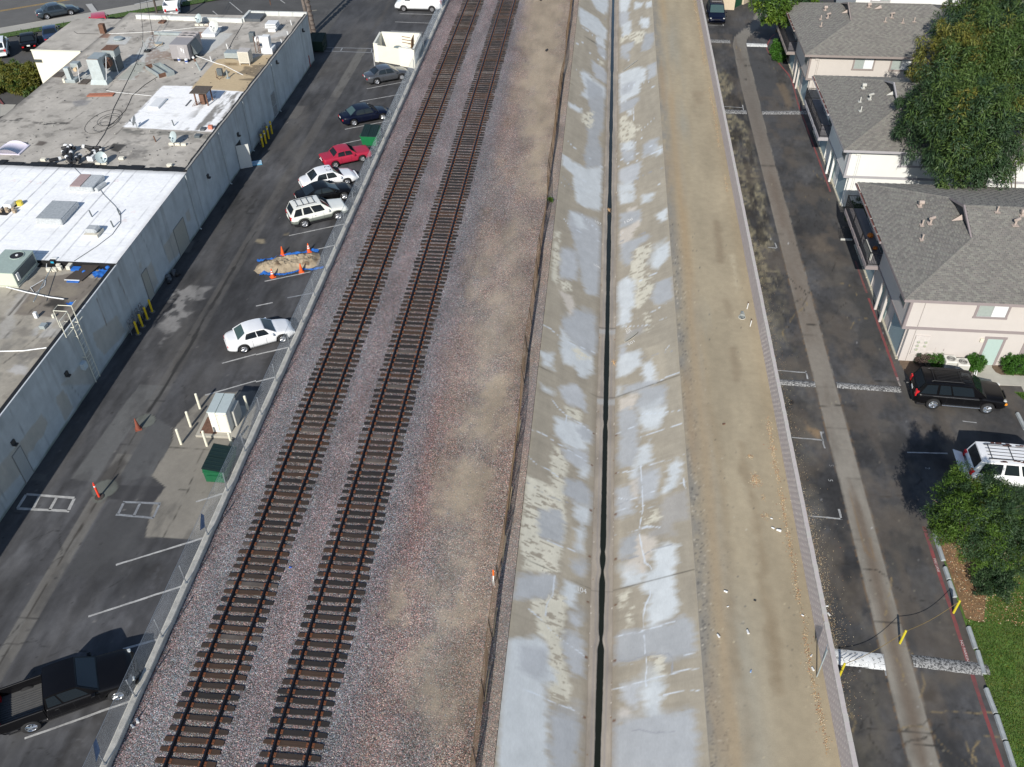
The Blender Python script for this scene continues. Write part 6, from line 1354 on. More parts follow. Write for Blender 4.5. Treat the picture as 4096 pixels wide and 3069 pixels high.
        hp('blind_slats',mat('blind_line',(.50,.53,.54),.6),lambda b:[b.box(wx+1.05+.1*k,wx+1.06+.1*k,YS-.019,YS-.017,3.54,4.6) for k in range(1,8)],o)['kind']='stuff'
    M_pl=mat('thin_pipe'+sx_,tuple(c*.62 for c in wallc),.8)
    hp('vent_duct',Mw,lambda b:b.box(GX+.06,GX+.34,YS-.10,YS-.002,4.25,4.55)) if not meters else None
    hp('wall_conduit',M_pl,lambda b:[b.tube([(GX+.42,YS-.03,4.3 if meters else 4.25),(GX+.42,YS-.03,ZR+.05)],.014,5)]+([] if meters else [b.tube([(GX+.28,YS-.03,4.25),(GX+.28,YS-.03,ZR+.05)],.014,5)]))
    if door:
        X_=24.72
        hp('door_trim',Mt,lambda b:[b.box(X_-.02,X_+.14,YS-.04,YS-.002,ZR,1.86),b.box(X_+1.06,X_+1.22,YS-.04,YS-.002,ZR,1.86),b.box(X_-.06,X_+1.26,YS-.045,YS-.002,1.86,2.02)])
        o=hp('door',M_turq,lambda b:b.box(X_+.14,X_+1.06,YS-.02,YS-.002,ZR+.02,1.86));hp('handle',M_alu,lambda b:[b.sphere((X_+.22,YS-.05,.72),.035,7,4),b.sphere((X_+.22,YS-.05,.92),.025,7,4)],o)
        hp('wall_lamp',mat('lamp_glass',(.66,.62,.50),.4),lambda b:b.box(X_-.32,X_-.12,YS-.12,YS-.002,1.62,1.88,.01))
        hp('window',Mt,lambda b:b.box(27.05,28.4,YS-.04,YS-.002,.6,1.9));hp('hose_bib',Mt,lambda b:b.box(22.5,22.53,YS-.02,YS-.002,.72,.9))
    if meters:
        o=hp('meter_panel',mat('panel_cream'+sx_,tuple(min(c*1.06,.8) for c in wallc),.7),lambda b:b.box(20.55,21.42,YS-.09,YS-.002,.42,1.86))
        for (x,z) in ((20.80,1.42),(20.80,1.13),(20.80,.84),(21.24,1.42),(21.24,1.13)):
            mo=hp('meter',M_ventw,lambda b:b.tube([(x,YS-.09,z),(x,YS-.16,z)],.10,14));hp('dial',mat('meter_dial',(.36,.38,.28),.3),lambda b:b.tube([(x,YS-.16,z),(x,YS-.18,z)],.075,14),mo)
        hp('service_box',Mw,lambda b:[b.box(21.55,21.95,YS-.12,YS-.002,.1,.55),b.box(22.0,22.03,YS-.03,YS-.002,.4,.95),b.box(24.05,24.3,YS-.1,YS-.002,.25,.6)])
    return t,hp
H3,hp3=house('nearest apartment house, pinkish beige with a row of meters and a turquoise door',45.45,(.49,.455,.43),(.25,.215,.215),38.4,(23.42,),True,300,seed=1,meters=True)
H2,hp2=house('middle apartment house with white walls and pale grey trim',64.90,(.66,.665,.635),(.33,.32,.335),38.4,(23.40,),False,300,seed=2)
H1,hp1=house('farthest apartment house, beige, with two bright windows facing the camera',84.10,(.49,.455,.42),(.25,.215,.20),38.4,(23.50,26.85),False,300,seed=3)
# vents and pipes on the roofs
def roof_pt(cr,x,y,Y0,side='W'):
    if side=='W':return on_plane(cr,x,y,(EAX,Y0,EZ),(-PI_S,0,1))
    return on_plane(cr,x,y,(EAX,Y0,EZ),(0,-PI_S,1))
def vent(H,hp,cr,x,y,Y0,side,kind,m):
    p=roof_pt(cr,x,y,Y0,side)
    if kind=='pipe':hp('vent_pipe',m,lambda b:(b.tube([p,p+Vector((0,0,.42))],.05,8),b.cbox(p+Vector((0,0,.03)),.34,.34,.03)))
    elif kind=='cap':hp('roof_vent',m,lambda b:(b.cbox(p+Vector((0,0,.03)),.42,.42,.03),b.tube([p,p+Vector((0,0,.2))],.09,9),b.tube([p+Vector((-.16,0,.3)),p+Vector((.16,0,.3))],.14,10)))
    elif kind=='tee':hp('roof_vent',m,lambda b:(b.cbox(p+Vector((0,0,.03)),.4,.4,.03),b.tube([p,p+Vector((0,0,.38))],.07,9),b.tube([p+Vector((-.12,-.1,.42)),p+Vector((.2,.12,.42))],.1,10)))
    else:hp('dormer_vent',m,lambda b:b.add([p+Vector(v) for v in ((-.35,-.25,.0),(-.35,.25,.0),(.3,0,.36),(.35,-.3,.13),(.35,.3,.13))],[(0,2,3),(1,4,2),(3,2,4)]))
for (cr,x,y,k) in (('c31',1315,125,'cap'),('c31',1400,275,'tee'),('c31',1330,290,'pipe'),('c31',1330,415,'pipe'),('c31',1620,235,'dorm')):vent(H3,hp3,cr,x,y,45.45,'W',k,M_ventp)
for (cr,x,y,k,sd_) in (('c31',1975,175,'pipe','S'),('c31',2130,290,'tee','S'),('c31',2195,205,'cap','S')):vent(H3,hp3,cr,x,y,45.45,sd_,k,M_ventp)
for (cr,x,y,k) in (('c30',825,765,'cap'),('c30',880,860,'tee'),('c30',795,882,'pipe'),('c30',800,962,'pipe'),('c30',1050,815,'dorm')):vent(H2,hp2,cr,x,y,64.9,'W',k,M_ventw)
for (cr,x,y,k,sd_) in (('c30',495,90,'cap','W'),('c30',515,158,'tee','W'),('c30',455,170,'pipe','W'),('c30',458,230,'pipe','W'),('c30',660,110,'dorm','W'),('c30',1010,190,'pipe','S'),('c30',1065,155,'tee','S'),('c30',1160,200,'pipe','S'),('c30',1260,190,'pipe','S'),('c30',870,65,'cap','S'),('c30',940,75,'dorm','S')):vent(H1,hp1,cr,x,y,84.1,sd_,k,M_ventp)
# small plants and pumpkins on the nearest balcony
def thing2(name,lab,cat,loc,group=None):return empty(name,tuple(loc),0,lab,cat,group)
M_pump=mat('pumpkin',(.55,.16,.02),.5,var=.12)
for (dy,r,lab) in ((3.7,.22,'larger orange pumpkin on the nearest balcony'),(2.1,.17,'smaller orange pumpkin on the nearest balcony')):
    o=thing2('pumpkin',lab,'pumpkin',(19.75,52.8+dy,2.41),'pumpkins on the balcony');part('fruit',M_pump,o,lambda b:(setattr(b,'smooth',True),b.sphere((0,0,r*.8),r,12,8,.8)));part('stem',M_wood,o,lambda b:b.tube([(0,0,r*1.5),(.02,0,r*1.5+.07)],.02,5))
o=thing2('doormat','pale narrow board leaning along the nearest balcony','board',(19.15,54.4,2.41));part('board',M_ventw,o,lambda b:b.box(-.06,.06,-.9,1.0,0,.5))
# fenced bin enclosure at the foot of the first balcony
for (x,y,lab) in ((19.35,60.4,'low black railing at the near corner of the gap between nearest and middle house'),):
    o=thing2('railing',lab,'railing',(x,y,ZR));part('frame',M_rail2,o,lambda b:[b.box(-.45,.55,0,.03,1.05,1.09),b.box(-.45,.55,0,.03,.1,.13)]);
    for k in range(10):part('baluster',M_rail2,o,lambda b:b.box(-.45+.11*k,-.43+.11*k,.005,.025,.13,1.05))
    part('footing',M_ventw,o,lambda b:b.box(-.35,.5,-.12,-.0,0,.12))
# curb stones along the house fronts
M_kerb=mat('house_kerb',(.42,.39,.31),.9,var=.2)
for Y0 in (45.45,64.9,84.1):tag(part('kerb',M_kerb,None,lambda b:[b.box(19.86,20.0,Y0+.7+1.52*k,Y0+.7+1.5*(k+1),ZR-.05,ZR+.09) for k in range(9)]),kind='structure')
# white apartment block behind the far house
bk=empty('apartment_block',(34,103.5,ZR),0,'white apartment block with grey trim behind the farthest house','building')
def kp(name,m,fn,par=None):
    b=MB();b.T=Matrix.Translation((-34,-103.5,-ZR));fn(b);return b.build(name,m,par or bk)
Mkw=mat('block_white',(.66,.66,.64),.85,var=.03);Mkt=mat('block_trim',(.36,.345,.35),.8)
kp('wall',Mkw,lambda b:b.box(27.5,52,103.5,112,ZR-.1,6.2));kp('belt_trim',Mkt,lambda b:[b.box(27.5,52,103.44,103.499,2.55,2.8),b.box(27.4,52,103.44,103.499,5.8,6.1)])
for x in (29.0,37.2,41.5):
    for z in (.4,3.6):
        o=kp('window',Mkt,lambda b:b.box(x,x+2.1,103.42,103.438,z,z+1.5));kp('pane',M_blind,lambda b:b.box(x+.15,x+1.0,103.40,103.419,z+.15,z+1.35),o);kp('pane',M_screen,lambda b:b.box(x+1.06,x+1.95,103.40,103.419,z+.15,z+1.35),o)
kp('roof',SHM[0],lambda b:b.box(27,52.5,103,112.5,6.2,6.4))
# carport / store at the end of the alley
cp_=empty('garage_block',(13.8,111.5,ZR),0,'tan stucco garage block with dark green doors at the far end of the alley','garage')
Mtan=mat('tan_stucco',(.50,.42,.31),.9,var=.06,bumpy=.2)
part('wall',Mtan,cp_,lambda b:[b.prism([(-.9,.2),(2.0,0),(2.0,9),(-.9,9)],0,3.0),b.prism([(3.3,2.0),(4.2,3.2),(4.2,9),(2.4,9),(2.01,2.6)],0,3.0)]);part('door',mat('green_door',(.012,.07,.035),.6),cp_,lambda b:b.prism([(2.02,.6),(3.2,2.2),(3.15,2.28),(2.02,.75)],0,2.3));part('roof',M_deck,cp_,lambda b:b.prism([(-1.0,.1),(4.4,.1),(4.4,9.2),(-1.0,9.2)],3.0,3.15))
# front yard of the nearest house
M_walk=mat('walk_concrete',(.40,.385,.34),.9,var=.1,sc=2,bumpy=.15);M_soil=mat('bare_soil',(.135,.095,.065),.95,var=.3,sc=5,bumpy=.4)
def sheetpoly(name,pts,z,m,kind='structure',th=.0):
    b=MB();
    if th:b.prism(pts,z-th,z)
    else:b.add([(p[0],p[1],z) for p in pts],[tuple(range(len(pts)))])
    return tag(b.build(name,m),kind=kind)
sheetpoly('planting_bed',[(20.05,46.02),(20.15,44.9),(20.3,44.4),(40,44.4),(40,46.02)],ZR+.012,M_soil)
walk=poly('J',[(1580,1150),(1725,1152),(1735,1200),(1790,1265),(1870,1300),(2300,1318),(2300,1470),(1760,1448),(1600,1380),(1360,1290),(1450,1270),(1495,1230),(1500,1190)],ZR)
sheetpoly('walkway',walk+[],ZR+.03,M_walk,th=.1)
sheetpoly('walkway',[(26.9,43.55),(60,43.6),(60,44.6),(26.9,44.6)],ZR+.028,M_walk,th=.1)
# ================================================================== VEHICLES
M_tyre=mat('tyre',(.016,.016,.017),.85,var=.1);M_rim=mat('alloy_rim',(.50,.51,.53),.3,.8,.08);M_rimd=mat('steel_rim',(.30,.30,.31),.45,.6);M_gl=emit_free_glass('car_glass',(.012,.017,.022),.04);M_glg=emit_free_glass('car_glass_green',(.05,.085,.085),.05)
M_trim=mat('black_trim',(.018,.018,.02),.5);M_red=mat('tail_red',(.50,.015,.02),.25);M_head=mat('head_lamp',(.62,.64,.62),.15,.3);M_plate2=mat('licence_plate',(.68,.69,.68),.5);M_chrome=mat('chrome',(.62,.64,.66),.15,.9);M_amber=mat('amber_lamp',(.70,.25,.02),.3)
def paint(name,c,rough=.32,metal=0.0,coat=.8):
    if name in MATS:return MATS[name]
    m,nt,b=newmat(name);co=coords(nt);n=noise(nt,co,1.4,4,.6)
    c2=mixc(nt,c,tuple(min(1,x*.88+.002) for x in c),ramp(nt,n,[(.35,0.0),(.75,.8)]))
    nt.links.new(c2,b.inputs['Base Color']);b.inputs['Roughness'].default_value=rough;b.inputs['Metallic'].default_value=metal
    b.inputs['Coat Weight'].default_value=coat;b.inputs['Specular IOR Level'].default_value=.5 if coat>.5 else .2;b.inputs['Coat Roughness'].default_value=.08;MATS[name]=m;return m
def lerp(P,x):return float(np.interp(x,[p[0] for p in P],[p[1] for p in P]))
def car(lab,cat,name,loc,heading,spec,m_body,group=None,m_low=None,extra=None,rim=None,lights=True):
    """x runs forward from the rear bumper; y to the left. top: hood/deck line, belt: shoulder, w: half width, gh: glasshouse outline"""
    L,W,wr=spec['L'],spec['W']/2,spec.get('wr',.33);xr,xf=spec['axles'];rim=rim or M_rim
    root=empty(name,tuple(loc),heading,lab,cat,group);ox=-(xr+xf)/2;root_off=Matrix.Translation((ox,0,0))
    top,sill=spec['top'],spec.get('sill',.24);belt=spec['belt'];gx=spec['gh']
    NX=int(L/.055);xs=[L*i/NX for i in range(NX+1)]
    def halfw(x):
        e=min(x,L-x);k=spec.get('round',.7);base=W*(1-spec.get('taper',.24)*max(0,1-e/k)**2.2);
        return base*(1-.05*max(0,(x-xf)/(L-xf)) if x>xf else 1)
    def zbot(x):
        z=sill+.10*max(0,1-min(x,L-x)/.5)
        for a in (xr,xf):
            d=abs(x-a);R_=wr+.075
            if d<R_:z=max(z,wr+math.sqrt(R_*R_-d*d)*.94)
        return z
    b=MB();b.T=root_off;b.smooth=True;vs=[];rings=[]
    for x in xs:
        w_=halfw(x);zt=lerp(top,x);zb=min(zbot(x),zt-.08);zs=min(lerp(belt,x),zt-.02);zm=zb+(zs-zb)*.5
        r=[(0,zb+.02),(w_*.86,zb+.02),(w_*.955,zb),(w_*.985,zb+(zm-zb)*.45),(w_*1.0,zm),(w_*.985,zs-.05),(w_*.945,zs),(w_*.84,zs+(zt-zs)*.55),(w_*.5,zt-.012),(0,zt)]
        ring=r+[(-y,z) for y,z in reversed(r[1:-1])];vs+=[(x,y,z) for y,z in ring]
    n=18;fs=[(i*n+k,i*n+(k+1)%n,(i+1)*n+(k+1)%n,(i+1)*n+k) for i in range(NX) for k in range(n)]
    fs+=[tuple(range(n)),tuple(range((NX+1)*n-1,NX*n-1,-1))];b.add(vs,fs)
    if m_low is not None:
        for i,f in enumerate(b.f[:-2]):
            k=i%n;b.mi[i]=1 if k in (2,3,14,15) else 0
    body=b.build('body',[m_body]+([m_low] if m_low else []),root)
    # underside shade and wheel wells
    part('underbody',M_trim,root,lambda q:(setattr(q,'T',root_off),q.box(.25,L-.25,-W*.8,W*.8,.16,.34)))
    # glasshouse
    if gx:
        xb0,xt0,xt1,xb1,zroof=gx['rear_base'],gx['rear_top'],gx['front_top'],gx['front_base'],gx['z']
        wt=spec.get('roofw',.76)
        def P(u,t,s=1.0,o=0.0): # u 0..1 along, t 0 belt..1 roof, s side -1..1
            xb=xb0+(xb1-xb0)*u;xt=xt0+(xt1-xt0)*u;x=xb+(xt-xb)*t
            zb=min(lerp(belt,x)+.0,lerp(top,x))-.02 if 0<u<1 else lerp(top,xb)-.02
            crown=.03*(1-s*s)*t;zr_=zroof-.05*(abs(2*u-1)**2.2)
            wb=halfw(xb)*.93;w_=wb+(W*wt-wb)*t**1.15
            return Vector((x,(w_+o)*s,zb+(zr_-zb)*t+crown+o*.3))
        NU,NT=14,5;q=MB();q.T=root_off;q.smooth=True
        for s in (1,-1):
            vs=[P(i/NU,j/NT,s) for i in range(NU+1) for j in range(NT+1)];f_=[(i*(NT+1)+j,(i+1)*(NT+1)+j,(i+1)*(NT+1)+j+1,i*(NT+1)+j+1) for i in range(NU) for j in range(NT)];q.add(vs,f_ if s==-1 else [tuple(reversed(f)) for f in f_])
        NS=8
        vs=[P(i/NU,1,-1+2*k/NS) for i in range(NU+1) for k in range(NS+1)];q.add(vs,[(i*(NS+1)+k,(i+1)*(NS+1)+k,(i+1)*(NS+1)+k+1,i*(NS+1)+k+1) for i in range(NU) for k in range(NS)])
        for u in (0,1):vs=[P(u,j/NT,-1+2*k/NS) for j in range(NT+1) for k in range(NS+1)];q.add(vs,[(j*(NS+1)+k,(j+1)*(NS+1)+k,(j+1)*(NS+1)+k+1,j*(NS+1)+k+1) for j in range(NT) for k in range(NS)])
        q.build('roof',m_body,root)
        mg=spec.get('glass',M_gl);mgr=spec.get('rear_glass',mg)
        def gl(name,uv,m,o=.012):
            """glass as a grid patch in (u or s, t) space, proud of the shell"""
            k0,pts=uv;q=MB();q.T=root_off;q.smooth=True;n_=6
            for s in ((1,-1) if k0=='s' else (0,)):
                vs=[]
                for i in range(n_+1):
                    for j in range(n_+1):
                        a,c_=i/n_,j/n_;l=[pts[0][z]*(1-a)+pts[1][z]*a for z in (0,1)];h_=[pts[3][z]*(1-a)+pts[2][z]*a for z in (0,1)];e=[l[z]*(1-c_)+h_[z]*c_ for z in (0,1)]
                        if k0=='s':p=P(e[0],e[1],s,o)
                        else:p=P(0 if k0=='r' else 1,e[1],e[0]);p=p+Vector((-o if k0=='r' else o,0,o))
                        vs.append(p)
                q.add(vs,[(i*(n_+1)+j,(i+1)*(n_+1)+j,(i+1)*(n_+1)+j+1,i*(n_+1)+j+1) for i in range(n_) for j in range(n_)])
                if k0=='s':q.build(name,m,root);q=MB();q.T=root_off;q.smooth=True
            if k0!='s':q.build(name,m,root)
        if spec.get('windshield',True):gl('windshield',('f',[(-.90,.08),(.90,.08),(.90,.94),(-.90,.94)]),mg)
        if spec.get('rear_window',True):gl('rear_window',('r',[(-.86,.12),(.86,.12),(.84,.92),(-.84,.92)]),mgr)
        for (u0,u1,tu0,tu1) in spec['side']:gl('side_window',('s',[(u0,.14),(u1,.14),(tu1,.90),(tu0,.90)]),mg)
    # wheels
    for x in (xr,xf):
        for s in (1,-1):
            wy=s*(W-.105);q=MB();q.T=root_off;q.smooth=True;n_=22;prf=[(wr*.62,-.10),(wr*.93,-.105),(wr,-.07),(wr,.07),(wr*.93,.105),(wr*.62,.10)]
            vs=[(x+r*math.cos(2*PI*k/n_),wy+dy,wr+r*math.sin(2*PI*k/n_)) for r,dy in prf for k in range(n_)];q.add(vs,[(i*n_+k,i*n_+(k+1)%n_,(i+1)*n_+(k+1)%n_,(i+1)*n_+k) for i in range(5) for k in range(n_)])
            wo=q.build('wheel',M_tyre,root);q=MB();q.T=root_off;yo=wy+s*.085
            q.tube([(x,wy-.06*s,wr),(x,yo-.035*s,wr)],wr*.64,18)
            q.tube([(x+wr*.60*math.cos(t),yo,wr+wr*.60*math.sin(t)) for t in np.linspace(0,2*PI,19)],.022,4,None,False)
            for k in range(5):t=2*PI*k/5+x;q.tube([(x,yo,wr),(x+wr*.6*math.cos(t),yo,wr+wr*.6*math.sin(t))],.030,4)
            q.tube([(x,yo-.03*s,wr),(x,yo+.015*s,wr)],.06,8);q.build('rim',rim,wo)
    zt_=lerp(belt,.1);zf_=lerp(belt,L-.15)
    def bx(name,m,c,sx,sy,sz,bev=.015):part(name,m,root,lambda q:(setattr(q,'T',root_off),q.cbox(c,sx,sy,sz,bev)))
    tz=spec.get('tail_z',zt_-.12);hz=spec.get('head_z',zf_-.10)
    for s in (1,-1):
        bx('taillight',M_red,(.085,s*halfw(.1)*.80,tz),.19,W*.24,spec.get('tail_h',.14));bx('headlight',M_head,(L-.26,s*halfw(L-.26)*.80,hz+.01),.30,W*.20,.10,.03)
        bx('mirror',m_body,(spec.get('mirror',gx['front_base']-.35 if gx else L*.6),s*(W+.10),lerp(belt,L*.6)+.06),.16,.2,.13)
        bx('door_handle',M_trim if m_low else m_body,(L*.42,s*(W*.99),lerp(belt,L*.42)-.14),.16,.04,.03);
    bx('rear_bumper',spec.get('bumper',m_body),(.05,0,.46),.16,halfw(.05)*1.9,.2,.05);bx('front_bumper',spec.get('bumper',m_body),(L-.09,0,.42),.18,halfw(L-.05)*1.8,.2,.05)
    bx('licence_plate',M_plate2,(-.035,0,spec.get('plate_z',.72)),.02,.32,.15,.004);bx('grille',M_trim,(L-.02,0,hz-.08),.06,W*.7,.10)
    for x in spec.get('seams',(L*.36,L*.56)):
        for s in (1,-1):
            zz0=sill+.12;zz1=lerp(belt,x)-.03;part('door_seam',M_trim,root,lambda q:(setattr(q,'T',root_off),q.add([(x-.006,s*(W*.993+.004),zz0),(x+.006,s*(W*.993+.004),zz0),(x+.006,s*(W*1.0+.004),(zz0+zz1)/2),(x+.006,s*(W*.985+.005),zz1),(x-.006,s*(W*.985+.005),zz1),(x-.006,s*(W*1.0+.004),(zz0+zz1)/2)],[(0,1,2,5),(5,2,3,4)])))
    if extra:extra(root,root_off,W,L,P if gx else None)
    return root
SEDAN=dict(L=4.65,W=1.76,axles=(.98,3.66),wr=.325,top=[(0,.78),(.12,.93),(.75,1.0),(1.5,1.0),(3.2,.98),(3.55,.93),(4.3,.80),(4.55,.66),(4.65,.52)],belt=[(0,.72),(.2,.86),(1.0,.92),(3.3,.88),(4.3,.70),(4.65,.48)],
             gh=dict(rear_base=.72,rear_top=1.42,front_top=2.62,front_base=3.42,z=1.43),side=[(.18,.50,.06,.49),(.53,.83,.52,.93)],plate_z=.78)
def vary(base,**k):d=dict(base);d.update(k);return d
P_white=paint('paint_white',(.80,.81,.82));P_black=paint('paint_black',(.004,.004,.005),.3,0,.15);P_navy=paint('paint_navy',(.003,.005,.017),.3,0,.25);P_grey=paint('paint_grey',(.085,.09,.10),.3,.4);P_red=paint('paint_red',(.36,.02,.035),.45,0,.4);P_char=paint('paint_charcoal',(.035,.05,.065),.3,.3);P_cream=paint('paint_pearl',(.74,.75,.70));P_silv=paint('paint_sage',(.30,.33,.29),.4,.4);P_blue=paint('paint_blue',(.025,.045,.10),.3,.3);P_fadedred=paint('paint_faded_red',(.36,.02,.05),.5,0,.3)
def mid(a,b_,z):A=on_z(*a,z);B_=on_z(*b_,z);A2=(A+B_)/2;d=B_-A;return A2,math.atan2(d.y,d.x)
def place(a,b_,W,z=ZL):
    """centre and heading from the two tyre contacts seen on the near side (rear, front)"""
    c_,h=mid(a,b_,z);n_=Vector((-math.sin(h),math.cos(h),0));s=1 if n_.dot(Vector((0,1,0)))>0 else-1
    return c_+n_*s*(W/2-.08),h
def skyroof(u0,u1,m=M_gl):
    def f(root,T,W,L,P):
        part('sunroof',m,root,lambda q:(setattr(q,'T',T),q.add([P(u0,1,-.55)+Vector((0,0,.008)),P(u1,1,-.55)+Vector((0,0,.008)),P(u1,1,.55)+Vector((0,0,.008)),P(u0,1,.55)+Vector((0,0,.008))],[(0,1,2,3)])))
    return f
GC='cars parked along the fence of the lot'
c_,h=place(('c01',2115,1388),('c11',235,1298),1.71);car('white sedan parked alone in the lot below the dirt mound','car','parked_car',c_,h,vary(SEDAN,L=4.40,W=1.71,axles=(.95,3.49),rear_glass=M_glg,top=[(0,.80),(.12,.95),(.72,1.02),(1.5,1.0),(3.0,.97),(3.4,.92),(4.1,.78),(4.3,.64),(4.40,.50)],gh=dict(rear_base=.66,rear_top=1.30,front_top=2.48,front_base=3.22,z=1.41)),P_white,GC)
c_,h=place(('c10',862,1092),('c10',1100,1030),1.78);car('dark navy sedan parked second from the walled bin yard','car','parked_car',c_,math.radians(31.5),vary(SEDAN,L=4.85,W=1.78,axles=(1.02,3.87),rear_glass=M_glg,gh=dict(rear_base=.75,rear_top=1.45,front_top=2.75,front_base=3.55,z=1.45)),P_navy,GC)
c_,h=place(('c10',1045,733),('c10',1262,692),1.76);car('grey sedan parked just below the white-walled bin yard','car','parked_car',c_,h,vary(SEDAN),P_grey,GC)
c_,h=place(('c10',545,1680),('c10',838,1585),1.80);car('white sedan with a dark sunroof beside the red car','car','parked_car',c_-Vector((.25,-.1,0)),math.radians(30.5),vary(SEDAN,L=4.8,W=1.80,axles=(1.0,3.72),gh=dict(rear_base=.70,rear_top=1.45,front_top=2.72,front_base=3.52,z=1.47)),P_white,GC,extra=skyroof(.62,.95))
p=on_z('c10',935,1395,ZL);car('red boxy older sedan with black windows between the dumpster and the white sedan','car','parked_car',p+Vector((-1.55,-.05,0)),math.radians(31),vary(SEDAN,L=4.35,W=1.66,axles=(.98,3.42),wr=.30,round=.2,bumper=M_trim,roofw=.84,glass=M_gl,
    top=[(0,.84),(.06,.93),(.8,.96),(1.4,.95),(2.9,.93),(3.3,.90),(4.2,.84),(4.33,.74),(4.35,.6)],belt=[(0,.80),(.1,.88),(3.2,.86),(4.3,.78),(4.35,.6)],gh=dict(rear_base=.90,rear_top=1.35,front_top=2.48,front_base=3.02,z=1.36)),P_fadedred,GC,rim=M_rimd)
c_,h=place(('c11',425,308),('c11',712,240),1.80)
suv_rot=h
p=on_z('c11',780,72,ZL);car('black coupe half hidden behind the white and sage SUV','car','parked_car',p+Vector((-1.75,.10,0)),math.radians(30.5),vary(SEDAN,L=4.8,W=1.80,axles=(1.0,3.75),wr=.34,side=[(.16,.46,.10,.44),(.50,.86,.47,.92)],gh=dict(rear_base=.60,rear_top=1.55,front_top=2.55,front_base=3.45,z=1.38)),P_black,GC)
SUV=dict(L=4.62,W=1.82,axles=(.98,3.68),wr=.37,sill=.40,round=.3,roofw=.82,top=[(0,1.05),(.05,1.16),(.6,1.18),(3.1,1.14),(3.5,1.10),(4.4,1.0),(4.55,.85),(4.62,.7)],belt=[(0,1.0),(3.3,1.06),(4.4,.92),(4.62,.68)],
           gh=dict(rear_base=.06,rear_top=.42,front_top=2.55,front_base=3.30,z=1.74),side=[(.04,.27,.05,.25),(.31,.55,.30,.54),(.58,.85,.57,.93)],tail_z=.92,tail_h=.26,plate_z=.95,head_z=.90)
def rack(x0,x1,n=3,m=M_trim,w_=.62):
    def f(root,T,W,L,P):
        for s in (1,-1):part('roof_rail',m,root,lambda q:(setattr(q,'T',T),q.tube([P(x0,1,s*w_/.82*.9)+Vector((0,0,.02)),P(x0+.04,1,s*w_/.82*.9)+Vector((0,0,.07)),P(x1-.04,1,s*w_/.82*.9)+Vector((0,0,.07)),P(x1,1,s*w_/.82*.9)+Vector((0,0,.02))],.022,6)))
        for k in range(n):u=x0+.06+(x1-x0-.12)*k/max(1,n-1);part('cross_bar',m,root,lambda q:(setattr(q,'T',T),q.tube([P(u,1,-.68)+Vector((0,0,.07)),P(u,1,.68)+Vector((0,0,.07))],.02,5)))
    return f
car('white and sage green SUV with roof rack beside the dirt mound','SUV','parked_car',c_,h,vary(SUV,bumper=M_trim),P_cream,GC,m_low=P_silv,extra=rack(.10,.85,4))
# black pickup
def bedfn(x0,x1,zf,mi,mo,rails=True):
    def f(root,T,W,L,P):
        part('cargo_bed',mi,root,lambda q:(setattr(q,'T',T),q.box(x0,x1,-W+.12,W-.12,zf,zf+.03),[q.box(x0,x1,y-.02,y+.02,zf+.03,zf+.055) for y in np.arange(-.6,.61,.12)]))
        part('bed_side',mo,root,lambda q:(setattr(q,'T',T),q.box(x0,x1,-W+.03,-W+.12,zf,zf+.56,.02),q.box(x0,x1,W-.12,W-.03,zf,zf+.56,.02),q.box(x1,x1+.06,-W+.05,W-.05,zf,zf+.56,.01)))
        part('tailgate',mo,root,lambda q:(setattr(q,'T',T),q.box(x0-.06,x0,-W+.06,W-.06,zf-.05,zf+.54,.02)))
    return f
PICK=dict(L=5.75,W=2.0,axles=(1.20,4.75),wr=.40,sill=.45,round=.3,roofw=.80,top=[(0,.62),(1.98,.62),(2.0,1.2),(4.1,1.2),(4.5,1.16),(5.4,1.08),(5.65,.95),(5.75,.75)],belt=[(0,.58),(1.96,.58),(2.0,1.15),(4.2,1.12),(5.4,1.0),(5.75,.72)],
            gh=dict(rear_base=2.02,rear_top=2.15,front_top=3.45,front_base=4.22,z=1.84),side=[(.05,.32,.05,.31),(.36,.84,.36,.92)],tail_z=.85,tail_h=.32,plate_z=.6,head_z=.92,seams=(2.5,3.1,4.1),mirror=3.95)
M_bed=mat('bed_liner',(.075,.075,.074),.6,0,.15,3)
c_,h=place(('c03',300,1345),('c03',1035,1075),2.0);car('black pickup truck with empty ribbed cargo bed in the bottom left corner','pickup truck','pickup_truck',c_,h,PICK,P_black,extra=bedfn(.08,1.94,.66,M_bed,P_black),rim=M_chrome)
# white van at the top
VAN=dict(L=5.7,W=2.0,axles=(1.15,4.58),wr=.36,sill=.35,round=.25,roofw=.86,top=[(0,1.1),(.05,1.3),(4.5,1.3),(4.7,1.22),(5.4,1.05),(5.6,.9),(5.7,.7)],belt=[(0,1.05),(.1,1.2),(4.6,1.18),(5.4,.98),(5.7,.68)],
           gh=dict(rear_base=.05,rear_top=.15,front_top=4.15,front_base=4.85,z=2.05),side=[(.79,.93,.79,.955)],tail_z=1.15,tail_h=.4,plate_z=.7,head_z=.88)
p0=on_z('c10',1522,108,ZL);p1=on_z('c10',1275,103,ZL);cc=(p0+p1)/2+Vector((0,.92,0));car('white cargo van parked at the top of the lot beside the fence','van','cargo_van',cc,PI,VAN,P_white,rim=M_rimd)
